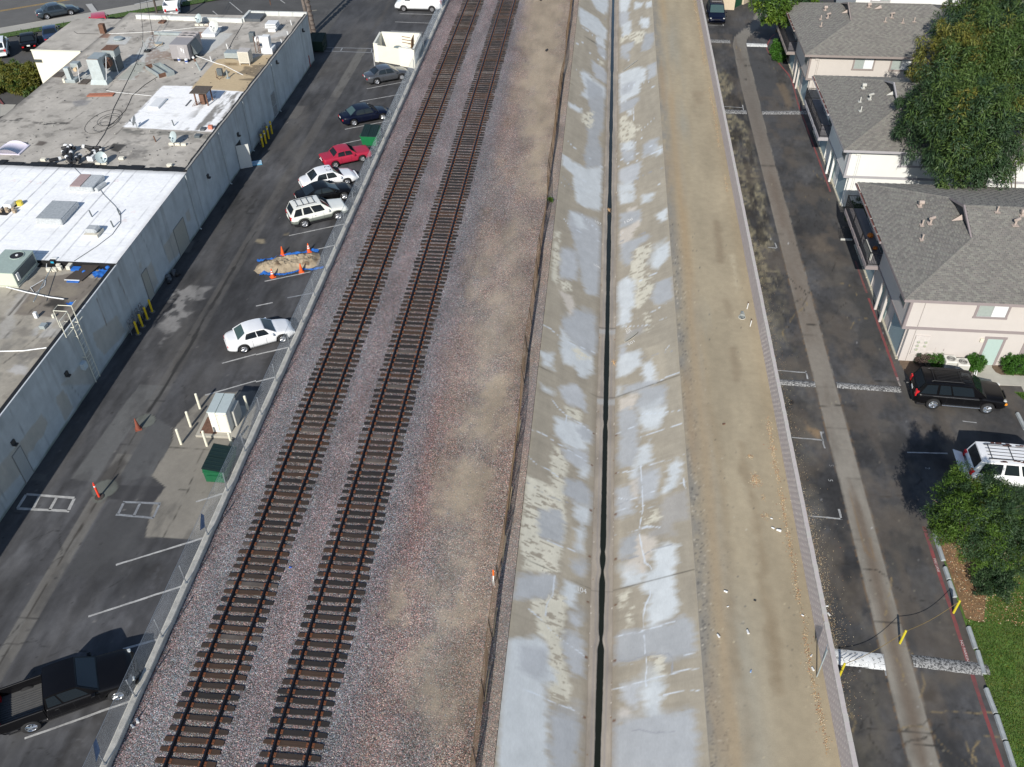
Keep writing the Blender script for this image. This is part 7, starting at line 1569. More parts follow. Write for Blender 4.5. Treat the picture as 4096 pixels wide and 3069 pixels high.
# vehicles on and beside the street
sc_=on_z('c00',413,170,ZL);s2=on_z('c00',622,132,ZL);cc=(sc_+s2)/2;hh=math.atan2(s2.y-sc_.y,s2.x-sc_.x);nn=Vector((-math.sin(hh),math.cos(hh),0));car('charcoal blue sedan driving along the street at the top left','car','moving_car',cc+nn*.8,hh,vary(SEDAN,L=4.8,W=1.78,axles=(1.0,3.72)),P_char)
def lotcar(lab,cr,x,y,hd,spec,m,**k):car(lab,k.pop('cat','car'),k.pop('name','parked_car'),on_z(cr,x,y,ZL),math.radians(hd),spec,m,'cars parked by the street',**k)
lotcar('white hatchback cut off by the left border beside the black car','c00',15,455,118,vary(SUV,W=1.78),P_white)
lotcar('black car with red taillights facing the street lawn','c00',265,395,118,vary(SEDAN,rear_glass=M_gl),P_black)
lotcar('dark blue car mostly hidden behind the roof corner','c00',455,330,118,vary(SEDAN),P_blue)
lotcar('bright red SUV peeping over the roof edge by the street','c00',880,240,118,vary(SUV,L=4.5),paint('paint_brightred',(.50,.012,.03)),cat='SUV')
WPK=vary(PICK,L=5.2,W=1.8,axles=(1.1,4.2),top=[(0,.62),(1.78,.62),(1.8,1.15),(3.7,1.15),(4.1,1.08),(4.9,1.0),(5.1,.85),(5.2,.7)],belt=[(0,.58),(1.76,.58),(1.8,1.1),(3.8,1.05),(4.9,.92),(5.2,.68)],gh=dict(rear_base=1.82,rear_top=1.95,front_top=3.15,front_base=3.8,z=1.68),wr=.36,seams=(2.3,3.6),mirror=3.5)
p=on_z('c00',1500,130,ZL);car('white pickup truck with a black bed cover parked beyond the roof','pickup truck','pickup_truck',p+Vector((-.6,1.6,0)),math.radians(108),WPK,P_white,extra=bedfn(.08,1.74,.85,M_trim,P_white))
# right side: black SUV with open tailgate, white SUV, blue minivan
BIG=dict(L=5.25,W=1.98,axles=(1.12,4.18),wr=.40,sill=.42,round=.32,roofw=.80,top=[(0,1.1),(.05,1.22),(.8,1.24),(3.7,1.2),(4.1,1.16),(5.0,1.05),(5.18,.9),(5.25,.7)],belt=[(0,1.05),(3.9,1.1),(5.0,.96),(5.25,.68)],
           gh=dict(rear_base=.06,rear_top=.40,front_top=3.10,front_base=3.95,z=1.84),side=[(.03,.27,.04,.25),(.31,.50,.30,.49),(.53,.84,.52,.93)],tail_z=1.02,tail_h=.4,plate_z=.9,head_z=.95,seams=(1.75,2.75,3.7))
c_,h=place(('c32',1405,215),('c32',1870,255),1.98,ZR)
def navx(root,T,W,L,P):
    rack(.12,.80,2,M_trim,.66)(root,T,W,L,P);skyroof(.80,.97)(root,T,W,L,P)
    for s in (1,-1):part('running_board',M_chrome,root,lambda q:(setattr(q,'T',T),q.box(1.6,3.75,s*W-.05,s*W+.12,.40,.46,.01)));part('chrome_strip',M_chrome,root,lambda q:(setattr(q,'T',T),q.box(.95,3.75,s*(W*.985)-.01,s*(W*.985)+.012,1.03,1.055)))
    part('roof_rib',M_trim,root,lambda q:(setattr(q,'T',T),[q.box(1.0,3.0,y-.01,y+.01,1.955,1.968) for y in np.arange(-.5,.51,.14)]));part('tow_rail',M_chrome,root,lambda q:(setattr(q,'T',T),q.box(-.1,.7,W*.82-.03,W*.82,.42,.5)))
    for s in (1,-1):part('marker_lamp',M_amber,root,lambda q:(setattr(q,'T',T),q.cbox((L-.14,s*W*.86,.78),.18,.12,.12,.01)))
car('shiny black SUV with sunroof and chrome running boards by the nearest house','SUV','parked_car',c_,h,BIG,P_black,'SUVs beside the nearest house',extra=navx,rim=M_chrome)
def subx(root,T,W,L,P):
    rack(.10,.55,2,M_trim,.66)(root,T,W,L,P)
    part('roof_rib',M_trim,root,lambda q:(setattr(q,'T',T),[q.box(.7,3.0,y-.012,y+.012,1.95,1.965) for y in (-.5,-.25,0,.25,.5)]))
    r_=random.Random(4);part('rust_patch',mat('rust_dark',(.10,.035,.02),.9),root,lambda q:(setattr(q,'T',T),[q.cbox((1.1+r_.uniform(0,1.6),y_+r_.uniform(-.05,.05),1.952),r_.uniform(.1,.4),.06,.012) for y_ in (-.68,-.6,.62,.7) for _ in range(5)]))
    part('open_tailgate',P_white,root,lambda q:(setattr(q,'T',T @ Matrix.Translation((-.05,0,1.0)) @ Matrix.Rotation(math.radians(18),4,'Y')),q.box(-.55,0,-W*.85,W*.85,-.10,-.05,.01)))
p=on_z('c32',2000,690,ZR);car('white SUV with rust stains on its roof and ribs, cut by the right border','SUV','parked_car',(24.12,36.0,ZR),math.radians(-2.6),vary(BIG,L=5.6,axles=(1.3,4.6),gh=dict(rear_base=.08,rear_top=.35,front_top=3.55,front_base=4.3,z=1.92),top=[(0,1.1),(.05,1.22),(.8,1.24),(4.1,1.2),(4.5,1.16),(5.4,1.05),(5.53,.9),(5.6,.7)],side=[(.05,.33,.05,.33),(.37,.56,.37,.56),(.60,.86,.60,.94)]),P_white,'SUVs beside the nearest house',extra=subx)
p=on_z('F',270,300,ZR);car('dark blue minivan facing the camera at the top of the alley','minivan','parked_car',(p.x-.02,p.y+1.75,ZR),math.radians(-90),vary(SUV,L=4.9,W=1.92,axles=(1.0,4.05),wr=.33,sill=.28,top=[(0,1.0),(.05,1.1),(3.3,1.08),(3.7,1.02),(4.6,.84),(4.8,.7),(4.9,.5)],belt=[(0,.95),(3.4,1.0),(4.6,.78),(4.9,.5)],gh=dict(rear_base=.06,rear_top=.3,front_top=2.75,front_base=3.75,z=1.70),glass=M_glg,head_z=.72,tail_z=.9),P_navy,extra=rack(.15,.8,3,M_rimd))
# ================================================================== STREET BEHIND THE BUILDING
M_street=mat('street_asphalt',(.105,.103,.100),.9,var=.12,sc=.7,bumpy=.1);M_sidew=mat('sidewalk',(.33,.32,.29),.9,var=.08,sc=1);M_grassS=mat('grass_base',(.055,.095,.022),.95,var=.3,sc=3)
M_lotN=mat('street_lot',(.070,.069,.068),.9,var=.2,sc=.6)
def quadpx(name,pts,z,m,kind='structure'):
    b=MB();b.add([(p[0],p[1],z) for p in pts],[tuple(range(len(pts)))]);return tag(b.build(name,m),kind=kind)
# street direction taken from the kerb line
ka=on_z('c00',0,300,ZL);kb=on_z('c00',1370,60,ZL);kd=(kb-ka).normalized();kn=Vector((-kd.y,kd.x,0))
def strip(name,o0,o1,z,m,t0=-60,t1=75):return quadpx(name,[tuple(ka+kd*t0+kn*o0)[:2],tuple(ka+kd*t1+kn*o0)[:2],tuple(ka+kd*t1+kn*o1)[:2],tuple(ka+kd*t0+kn*o1)[:2]],z,m)
quadpx('street_lot',[(-110,60),(-54.7,60),(-54.7,81),(-54,90),(-48,94),(-31,94),(-31,150),(-110,150)],ZL-.012,M_lotN)
strip('street',1.9,22,ZL+.004,M_street);strip('sidewalk',.0,1.9,ZL+.10,M_sidew);strip('grass_strip',-1.5,-.002,ZL+.09,M_grassS,-60,66)
b=MB();A_k=ka+kn*1.9;b.T=Matrix.Translation(A_k) @ Matrix.Rotation(math.atan2(kd.y,kd.x),4,'Z');b.box(-60,75,0,.15,ZL-ZL-.02,.115);o=b.build('street_kerb',M_sidew);o['kind']='structure'
M_yel=mat('road_yellow',(.42,.26,.05),.8,var=.2)
st=[o for o in bpy.data.objects if o.name=='street'][0]
for off in (8.6,8.9,14.5):stripe('lane_line',st,[tuple(ka+kd*-40+kn*off)[:2],tuple(ka+kd*75+kn*off)[:2]],.11,ZL+.009,M_yel if off<14 else M_white_line)
stripe('lane_line',st,cline('c00',[(1160,40),(1330,0)],ZL),.3,ZL+.009,M_white_line)
quadpx('driveway_patch',poly('c00',[(740,45),(795,40),(850,115),(800,125)],ZL),ZL+.106,mat('drive_pale',(.36,.36,.35),.9))
for P in ([(1835,95),(1900,150)],[(1980,18),(2090,110)],[(0,690),(300,620)]):stripe('parking_stripe',lot,cline('c00',P,ZL),.12,ZL+.002,M_white_line)
stripe('parking_stripe',lot,cline('c10',[(360,115),(525,88)],ZL),.25,ZL+.004,mat('road_paint_tan',(.26,.24,.19),.8))
stripe('parking_stripe',lot,cline('c10',[(210,0),(250,30)],ZL),.12,ZL+.004,M_white_line)
quadpx('path',poly('c00',[(0,900),(140,905),(70,985),(0,1010)],ZL),ZL+.02,M_sidew)
stripe('red_curb_line',lot,cline('c00',[(-20,850),(30,910)],ZL),.18,ZL+.12,M_red_line)
# ================================================================== VEGETATION
def leafmat(name,c,c2,tr=.25):
    m,nt,b=newmat(name);co=coords(nt);n=noise(nt,co,1.3,3,.6);n2=noise(nt,co,9,2,.6)
    k=mixc(nt,c,c2,ramp(nt,n,[(.38,0.0),(.62,1.0)]));k=mixc(nt,k,ramp(nt,n2,[(.3,.7),(.7,1.3)]),1.0,'MULTIPLY')
    nt.links.new(k,b.inputs['Base Color']);b.inputs['Roughness'].default_value=.55;b.inputs['Specular IOR Level'].default_value=.35
    t=nt.nodes.new('ShaderNodeBsdfTranslucent');nt.links.new(k,t.inputs[0]);ms=nt.nodes.new('ShaderNodeMixShader');ms.inputs[0].default_value=tr
    nt.links.new(b.outputs[0],ms.inputs[1]);nt.links.new(t.outputs[0],ms.inputs[2]);nt.links.new(ms.outputs[0],nt.nodes['Material Output'].inputs[0]);return m
L_dark=leafmat('leaf_dark',(.028,.060,.026),(.050,.092,.036));L_mid=leafmat('leaf_mid',(.052,.100,.024),(.090,.140,.034));L_yel=leafmat('leaf_yellow',(.125,.145,.028),(.165,.150,.030));L_fresh=leafmat('leaf_fresh',(.055,.115,.014),(.105,.18,.024));L_hedge=leafmat('leaf_hedge',(.045,.13,.015),(.06,.16,.02));L_olive=leafmat('leaf_olive',(.10,.115,.02),(.15,.14,.02));L_purp=leafmat('leaf_purple',(.12,.085,.075),(.16,.12,.10));L_rust=leafmat('leaf_rust',(.20,.085,.03),(.16,.12,.03))
def foliage(name,blobs,mats,parent,dens=1.0,ls=.16,droop=.6,core=None,seed=1,shell=.55,asp=.45):
    """leaf-sized faces gathered in hanging sprays around the limbs; each blob is (x, y, z, rx, rz, n, material weights)"""
    g=np.random.default_rng(seed);V=[];MI=[]
    for (x,y,z,r,rz,n,wts) in blobs:
        k=110 if n>1000 else 60;ncl=max(6,int(n*dens*1.15/k));wts=np.array(wts,float);wts /= wts.sum()
        d=g.normal(size=(ncl,3));d[:,2]+=.25;d /= np.linalg.norm(d,axis=1)[:,None];rad=shell+(1-shell)*g.random(ncl)**.45+.16*g.normal(size=ncl)
        C=np.array([x,y,z])+d*rad[:,None]*np.array([r,r,rz]);cm=g.choice(len(wts),ncl,p=wts);cr=(.22+.26*g.random(ncl))*max(.3,min(1.5,r*.72))
        e0=g.normal(size=(ncl*k,3));e0[:,2]=e0[:,2]+.35;e0 /= np.linalg.norm(e0,axis=1)[:,None];R0=np.repeat(cr,k)[:,None]*(.55+.5*g.random((ncl*k,1)))
        P=np.repeat(C,k,0)+e0*R0*np.array([1,1,1.25]);P[:,2]-=droop*.5*np.repeat(cr,k)*g.random(ncl*k)**2*2;D=e0;o=0
        dr=D*.55+g.normal(size=P.shape)*.4;dr[:,2]-=droop;dr /= np.linalg.norm(dr,axis=1)[:,None]
        sd=np.cross(dr,D+g.normal(size=P.shape)*.45);sd /= (np.linalg.norm(sd,axis=1)[:,None]+1e-9)
        s=ls*(.6+.8*g.random(len(P)))[:,None];a=P-sd*s*asp*.5;b_=P+dr*s*.45+sd*s*asp*.25;c_=P+dr*s;e=P+sd*s*asp*.5
        V.append(np.stack([a,e,c_+0*b_,P-dr*s*.1-sd*s*asp*.1],1));MI.append(np.repeat(cm,k))
    V=np.concatenate(V).reshape(-1,3);MI=np.concatenate(MI);nq=len(MI)
    me=bpy.data.meshes.new(name);me.vertices.add(len(V));me.vertices.foreach_set('co',V.ravel());me.loops.add(nq*4);me.loops.foreach_set('vertex_index',np.arange(nq*4));me.polygons.add(nq)
    me.polygons.foreach_set('loop_start',np.arange(nq)*4);me.polygons.foreach_set('loop_total',np.full(nq,4));me.polygons.foreach_set('material_index',MI.astype(np.int32));me.update(calc_edges=True)
    return link(name,me,parent,mats)
M_bark=mat('bark',(.11,.085,.065),.95,var=.3,sc=4,bumpy=.5);M_barkp=mat('bark_pale',(.24,.25,.22),.95,var=.35,sc=3,bumpy=.4)
def tree(lab,base,blobs,mats,h0,tr=.22,dens=1.0,ls=.16,seed=1,bark=None,droop=.6,limbs=True,name='tree',asp=.45):
    o=empty(name,base,0,lab,'tree');B=Vector(base);bk_=bark or M_bark
    part('trunk',bk_,o,lambda b:b.tube([(0,0,-.1),(.05,.02,h0*.5),(0,0,h0)],tr,9,tr*.75))
    def lm(b):
        for (x,y,z,r,rz,n,w_) in blobs:
            e=Vector((x,y,z))-B;s0=Vector((0,0,h0*(.75+.3*random.random())));m_=(s0+e)/2+Vector((random.uniform(-.2,.2),random.uniform(-.2,.2),.25));b.tube([s0,m_,e],tr*.45,6,.03)
            for q in range(3):dd=Vector((random.gauss(0,1),random.gauss(0,1),random.gauss(0,.6)+.2)).normalized()*r*.8;b.tube([e-(e-m_)*.3,e+dd*.5,e+dd],.035,4,.012)
    if limbs:part('limbs',bk_,o,lm)
    foliage('crown',[(x-B.x,y-B.y,z-B.z,r,rz,n,w_) for (x,y,z,r,rz,n,w_) in blobs],mats,o,dens,ls,droop,seed=seed,asp=asp);return o
def bl(cr,x,y,z,r,n,w_,rz=None):p=on_z(cr,x,y,z);return (p.x,p.y,p.z,r,rz or r*.85,n,w_)
BM=[L_dark,L_mid,L_yel,L_mid]
D,Mi,Ye,Mx=(9,1,0,0),(2,8,0,0),(0,2,7,.1),(1,7,1.2,0)
tree('tall drooping dark green tree between the nearest and the middle house',(28.6,62.3,ZR),[bl('c30',1330,1080,6.6,1.8,2600,D),bl('c30',1460,1230,6.4,1.9,2800,D),bl('c30',1500,960,8.2,2.0,3000,(6,4,.3,.1)),bl('c30',1560,1420,6.0,1.8,2800,D),bl('c30',1700,1500,6.0,1.8,2600,(8,2,0,.5)),bl('c30',1880,1440,6.0,1.8,2600,(8,2,0,.5)),
      bl('c30',1660,1160,8.4,2.2,3600,(5,5,.5,.1)),bl('c30',1780,1250,8.0,2.1,3000,D),bl('c30',1620,860,10.0,2.2,3600,(4,6,1,.1)),bl('c30',1820,980,9.8,2.2,3600,(4,6,1.4,.2)),bl('c30',1920,1160,8.6,2.0,3000,(5,5,1,.2)),bl('c30',1290,900,7.4,1.3,1300,D),bl('c30',2000,1330,7.0,1.5,1800,D),bl('c30',1560,700,9.0,1.5,1800,D)],BM,5.5,.32,1.0,.27,3)
tree('tall yellow-green tree behind the dark drooping tree, shading the farthest house',(29.5,81.6,ZR),[bl('c30',1480,520,8.6,1.9,2400,Ye),bl('c30',1430,640,8.0,1.4,1500,Ye),bl('c30',1600,600,9.6,2.2,3200,Mi),bl('c30',1650,400,10.2,2.2,3000,Ye),bl('c30',1760,520,10.4,2.2,3400,Ye),bl('c30',1860,420,10.8,2.2,3400,(1,4,4,1)),bl('c30',1900,620,10.4,2.2,3200,Mx),bl('c30',1640,300,10.0,2.0,2600,D),bl('c30',1760,700,10,2.0,2600,Mx)],BM,6,.3,1.05,.27,4)
tree('large mixed green tree at the top right border',(38,78,ZR),[bl('c30',1700,200,9.4,2.2,2800,D),bl('c30',1780,90,9.8,2.4,3200,Mx),bl('c30',1900,160,10.6,2.6,3800,Mi),bl('c30',2040,60,10.8,2.6,3600,Ye),bl('c30',2120,220,10.8,2.6,3600,D),bl('c30',1960,300,11,2.4,3400,Mx),bl('c30',2080,420,11,2.4,3400,Mi),bl('c30',2180,560,10.6,2.3,3200,Mi),
      bl('c30',2020,560,10.8,2.3,3200,Mi),bl('c30',2120,740,10,2.2,3000,Mi),bl('c30',2010,760,9.8,2.0,2800,Mx),bl('c30',2190,900,9.4,2.0,2800,D),bl('c30',2060,950,9.4,2.0,2600,(5,4,1.5,.1)),bl('c30',2170,1080,8.4,1.9,2400,Mi),bl('c30',2260,320,11,2.5,2600,D),bl('c30',2260,100,11,2.5,2600,Mx),bl('c30',1880,20,10,2.3,2400,Ye)],BM,6,.34,1.05,.27,5)
tree('wispy pale-grey small tree rising beside the wall of the farthest house',(26.6,79.5,ZR),[bl('c30',1270,610,5.0,.75,700,(5,3,0,0)),bl('c30',1290,680,4.6,.7,500,(5,3,0,0))],BM,3,.09,.8,.2,6)
tree('pale grey-leaved tree beside the right border, below the big crowns',(31,62.0,ZR),[bl('c30',2120,1300,5.2,1.0,900,(3,1,0,0)),bl('c30',2080,1430,4.8,.9,700,(3,1,0,0))],[leafmat('leaf_grey',(.14,.16,.12),(.20,.21,.16)),L_dark,L_mid,L_yel],3.5,.12,.8,.2,7)
tree('tree just off the right border whose branch tips shade the nearest roof',(30.6,42.5,ZR),[(29.3,42.5,6.2,1.7,1.4,2200,D),(30.6,41.0,7.0,2.0,1.7,2600,D),(31.5,43.8,6.6,1.9,1.6,2200,D),(28.4,44.4,5.9,.8,.7,600,D)],BM,4.5,.22,1,.22,8)
tree('bright green rounded tree hiding the rear of the white SUV at the lower right',(21.0,30.9,ZR),[bl('c32',1640,900,4.2,.95,2200,(1,5,0,0)),bl('c32',1560,1080,3.8,1.0,2400,(1,6,0,0)),bl('c32',1540,1240,3.3,.85,1900,(2,5,0,0)),bl('c32',1780,980,4.6,1.1,2800,(2,5,.3,0)),bl('c32',1720,1180,4.5,1.2,3000,(3,4,0,0)),bl('c32',1680,1330,3.8,.95,2200,(3,4,0,0)),bl('c32',1930,940,4.8,1.2,2800,(5,3,0,0)),bl('c32',1900,1180,4.6,1.3,3000,(6,2,0,0)),bl('c32',1830,1420,3.6,1.0,2200,(4,4,0,0)),bl('c32',2080,1080,4.6,1.3,2800,(6,2,0,0)),
      bl('c32',2100,1320,4.0,1.2,2400,(7,2,0,0)),bl('c32',1960,1460,3.4,1.0,1800,(7,2,0,0)),bl('c32',2220,1200,4.2,1.2,2000,(7,1,0,0)),bl('c32',1480,1170,3.2,.6,900,(1,5,0,0)),bl('c32',2200,1450,3.4,1.0,1500,(7,1,0,0))],[L_dark,L_fresh,L_yel,L_rust],2.2,.17,1.6,.12,9,None,.25)
tree('dark leaning tree with pale bare limbs in the shade of the lower right corner',(22.8,25.4,ZR),[(22.6,25.8,3.6,.8,.6,900,(9,1,0,0)),(23.4,27.2,4.0,1.0,.8,1300,(9,1,0,0)),(21.9,27.2,2.6,.6,.5,700,(9,1,0,0)),(23.5,24.0,3.8,.9,.7,900,(9,1,0,0))],[L_dark,L_fresh,L_yel,L_rust],2.4,.16,1,.13,10,M_barkp,.3)
tree('thin tree outside the lower right border dappling the lawn with shade',(21.6,17.2,ZR),[(20.9,17.4,4.6,.9,.6,500,(9,1,0,0)),(22.0,18.6,5.2,1.0,.7,600,(9,1,0,0)),(21.8,16.2,5.4,.9,.6,500,(9,1,0,0)),(22.9,20.6,4.6,.9,.7,600,(9,1,0,0))],[L_dark,L_fresh,L_yel,L_rust],2.6,.13,1,.13,12,M_barkp,.3)
tree('bright green leafy tree overhanging the balcony of the farthest house',(19.9,104.5,ZR),[bl('F',900,20,5.0,1.5,2200,(1,6,0,0)),bl('F',980,100,4.8,1.6,2400,(2,5,.2,0)),bl('F',1100,60,5.2,1.7,2400,(2,5,0,0)),bl('F',1280,10,5.2,1.6,2000,(3,4,0,0)),bl('F',1000,190,4.2,.8,700,(0,1,6,0)),bl('F',1110,150,4.6,1.0,1000,(2,5,0,0)),bl('F',960,260,3.6,.45,350,(0,1,6,0)),bl('F',1420,-10,5.2,1.4,1600,(3,4,0,0))],[L_dark,L_fresh,leafmat('leaf_lime',(.14,.22,.02),(.18,.26,.03)),L_rust],3,.18,1,.26,11,None,.3,asp=.8)
def shrub(name,lab,loc,blobs,mats,ls=.07,seed=1,dens=1,droop=.1,cat='shrub',group=None):
    o=empty(name,tuple(loc),0,lab,cat,group);part('stem',M_bark,o,lambda b:b.tube([(0,0,-.05),(0,0,.3)],.03,5));foliage('foliage',blobs,mats,o,dens*2.6,ls,droop,seed=seed,shell=.75,asp=.7);return o
def boxleaf(x0,x1,y0,y1,z0,z1,n,w_=(1,0)):return [(x,y,z,.26,.24,n,w_) for x in np.arange(x0+.2,x1-.1,.36) for y in np.arange(y0+.2,y1-.1,.36) for z in np.arange(z0+.2,z1-.05,.34)]
HB=[L_hedge,L_dark]
shrub('clipped_shrub','rounded clipped shrub left of the turquoise door',(24.45,45.5,ZR),[(0,0,.55,.55,.5,1500,(8,1)),(-.05,.1,.3,.5,.3,700,(8,1))],HB,.085,20,1,.1)
shrub('clipped_hedge','boxy clipped hedge right of the turquoise door',(26.5,45.45,ZR),[(x,y,z,.36,.34,420,(8,1)) for x in np.arange(-.05,4.2,.42) for y in (-.15,.3) for z in (.3,.65)],HB,.085,21,1,.1)
shrub('green_shrub','low green shrub between the purple bush and the condenser',(22.15,45.6,ZR),[(0,0,.35,.5,.35,1000,(8,1)),(-.4,.15,.35,.35,.3,600,(8,1))],HB,.085,22)
shrub('purple_bush','dull purple-brown bush at the corner of the nearest house',(21.35,45.75,ZR),[(0,0,.4,.42,.35,800,(8,1)),(.3,-.1,.3,.35,.3,500,(8,1))],[L_purp,L_dark],.085,23)
shrub('clipped_shrub','light green clipped shrub on the island below the farthest house',(18.95,96.9,ZR),[(0,y,z,.62,.5,700,(8,1)) for y in (-1.0,0,1.0) for z in (.45,.9)],HB,.13,24)
tag(shrub('dark_hedge','dark shaded shrubs behind the railing between the nearest and middle house',(20.4,61.8,ZR),[(x,y,.9,.7,.8,500,(0,1)) for x in (0,.9) for y in (0,1.2)],HB,.16,25),cat='hedge')
shrub('flowering_shrub','dark shrub with a few red blooms beside the wheel stops',(20.3,28.3,ZR),[(0,0,.7,.75,.6,1800,(8,.0)),(.5,.5,.6,.6,.5,900,(8,0))],[L_dark,mat('bloom_red',(.45,.07,.04),.6)],.10,28)
shrub('hedge','yellow-green hedge below the cream wall by the street',(-58.5,84,ZL),[(x,y,z,.9,.6,420,(6,2)) for x in np.arange(-8.5,3.2,1.3) for y in (-1.2,.4,2.0) for z in (.5,1.0) if not (x>1.5 and y>1)],[L_olive,L_mid],.26,29,1,.1,'hedge')
weed=shrub('weed','small green weed growing in the old fence by the channel',tuple(on_z('c21',325,100,-.4)),[(0,0,.25,.22,.2,120,(4,4))],[L_fresh,L_dark],.10,30)
# palm trunk behind the far corner of the building
pa=on_z('c10',485,320,ZL);po=empty('palm_tree',(pa.x,pa.y+1.0,ZL),0,'rough palm trunk rising behind the far corner of the building','palm tree')
part('trunk',mat('palm_bark',(.15,.125,.11),.95,var=.4,sc=3,bumpy=.6),po,lambda b:b.tube([(0,0,0)]+[(-.02*k*(k%2)+.0-.03*k,.0,.5*k) for k in range(1,22)],.26,9,.17))
part('trunk',mat('palm_bark',(.15,.125,.11),.95),po,lambda b:b.tube([(-.5,.2,0)]+[(-.5-.05*k,.2,.5*k) for k in range(1,22)],.2,8,.14))
part('bark_rings',mat('palm_ring',(.07,.055,.048),.95),po,lambda b:[b.tube([(-.03*k,0,.5*k),(-.03*k,0,.5*k+.12)],.29-.004*k,9,.27-.004*k) for k in range(1,21)])
part('fronds',L_dark,po,lambda b:[b.add([(-.6,0,10.5),(-.6+1.6*math.cos(t)-.3*math.sin(t),1.6*math.sin(t)+.3*math.cos(t),11.0),(-.6+3.0*math.cos(t),3.0*math.sin(t),9.8),(-.6+1.6*math.cos(t)+.3*math.sin(t),1.6*math.sin(t)-.3*math.cos(t),11.0)],[(0,1,2,3)]) for t in np.linspace(0,2*PI,15)[:-1]])
# lawn
lawn=[(18.62,27.9),(18.66,23.6),(18.66,19.4),(18.75,12),(40,12),(40,34.5),(21.6,34.8),(19.9,33.6),(18.62,31.8)]
sheetpoly('lawn_base',lawn,ZR+.03,mat('lawn_soil',(.070,.135,.022),.95,var=.4,sc=2.0,dirt=(.14,.125,.05),dirt_amt=.5))
sheetpoly('mulch_bed',[(18.7,31.7),(18.75,26.6),(19.5,26.4),(20.3,28.6),(21.2,33.4),(19.6,33.2)],ZR+.034,mat('mulch',(.21,.125,.06),.95,var=.5,sc=7,dirt=(.07,.05,.035),dirt_amt=.6,bumpy=.6))
def blades(name,lab,poly_,n,z,mats,s=.05,seed=3,zr=.0):
    g=np.random.default_rng(seed);X=g.uniform(min(p[0] for p in poly_),max(p[0] for p in poly_),n*2);Y=g.uniform(min(p[1] for p in poly_),max(p[1] for p in poly_),n*2);k=sdist(X,Y,poly_)<-.03;X,Y=X[k][:n],Y[k][:n];n=len(X)
    a=g.uniform(0,6.28,n);c_,q=np.cos(a)*s*.35,np.sin(a)*s*.35;h=s*g.uniform(.5,1.4,n);lx,ly=g.normal(0,s*.5,n),g.normal(0,s*.5,n);Z=np.full(n,z)
    V=np.stack([np.stack([X-c_,Y-q,Z],1),np.stack([X+c_,Y+q,Z],1),np.stack([X+lx,Y+ly,Z+h],1)],1).reshape(-1,3);me=bpy.data.meshes.new(name);me.vertices.add(len(V));me.vertices.foreach_set('co',V.ravel());me.loops.add(n*3);me.loops.foreach_set('vertex_index',np.arange(n*3));me.polygons.add(n)
    me.polygons.foreach_set('loop_start',np.arange(n)*3);me.polygons.foreach_set('loop_total',np.full(n,3));me.polygons.foreach_set('material_index',g.choice(len(mats),n).astype(np.int32));me.update(calc_edges=True);o=link(name,me,None,mats);return tag(o,lab,'grass',kind='stuff')
L_grass=leafmat('grass_blade',(.050,.115,.016),(.085,.155,.026));vis_l=[(18.66,26.6),(18.66,14),(24.5,14),(25,31),(21.6,32),(20.4,28.6),(19.6,26.5)]
blades('grass','short green lawn grass along the alley at the lower right',vis_l,60000,ZR+.03,[L_grass,L_grass,L_fresh,L_olive],.055)
blades('grass','small lawn patch beside the walkway of the nearest house',[(26.3,43.4),(30,43.5),(30,41.9),(27.0,42.0)],3000,ZR+.03,[L_fresh,L_mid],.08,5);sheetpoly('lawn_base',[(26.3,43.5),(30,43.5),(30,41.9),(27.0,42.0)],ZR+.026,mat('lawn_soil',(.05,.08,.02),.95))
gs_poly=[tuple(ka+kd*-3+kn*-1.5)[:2],tuple(ka+kd*66+kn*-1.5)[:2],tuple(ka+kd*66+kn*-.02)[:2],tuple(ka+kd*-3+kn*-.02)[:2]]
blades('grass','green grass strip between the street sidewalk and the parked cars',gs_poly,9000,ZL+.09,[L_fresh,L_hedge,L_mid],.16,6)
# dry leaves
M_lf=[mat('dry_leaf_a',(.48,.31,.16),.9),mat('dry_leaf_b',(.55,.43,.27),.9),mat('dry_leaf_c',(.33,.13,.07),.9),mat('dry_leaf_d',(.62,.55,.40),.9)]
def leaves(name,lab,pts,z,s=.035,w_=(4,5,2,2)):
    b=MB()
    for (x,y) in pts:b.m=random.choices(range(4),w_)[0];a=random.uniform(0,6.28);q=s*random.uniform(.5,1.3);c_,n_=math.cos(a),math.sin(a);b.add([(x-q*c_,y-q*n_,z+.005),(x+q*.4*n_,y-q*.4*c_,z+random.uniform(.01,.03)),(x+q*c_,y+q*n_,z+.008),(x-q*.4*n_,y+q*.4*c_,z+random.uniform(.01,.04))],[(0,1,2,3)])
    return tag(b.build(name,M_lf),lab,'dry leaves',kind='stuff')
lx=[(c_,P) for c_,P in (('D',[(1200,0),(1230,200),(1270,460)]),('D',[(1330,640),(1345,760)]),('D',[(1380,900),(1380,1080),(1410,1300),(1450,1480),(1480,1650)]),('c32',[(0,300),(40,560),(90,850)]),('c32',[(100,900),(130,1080),(180,1350),(230,1600)]),('c33',[(380,880),(430,1100),(470,1300),(510,1500)]),('c31',[(1840,0),(1870,100),(1860,170),(1900,260)]),('c31',[(2090,1300),(2140,1600)]),('c20',[(1570,0),(1620,250),(1660,560)]),('c20',[(1700,760),(1750,1000),(1790,1280)]),('c20',[(1840,1520),(1860,1657)]))]
pts=[]
for c_,P in lx:
    W_=[on_z(c_,x,y,ZD) for x,y in P];L_=sum((W_[i+1]-W_[i]).length for i in range(len(W_)-1))
    for k in range(int(L_*(95 if c_ in 'Dc32c33' else 42))):
        i=random.randrange(len(W_)-1);q=W_[i].lerp(W_[i+1],random.random());wq=.12 if random.random()<.75 else .3;pts.append((q.x+random.gauss(0,wq*.55),q.y+random.gauss(0,.15)))
leaves('dry_leaves','band of dry brown leaves along the service road beside the block wall',pts,ZD+.01)
pts=[]
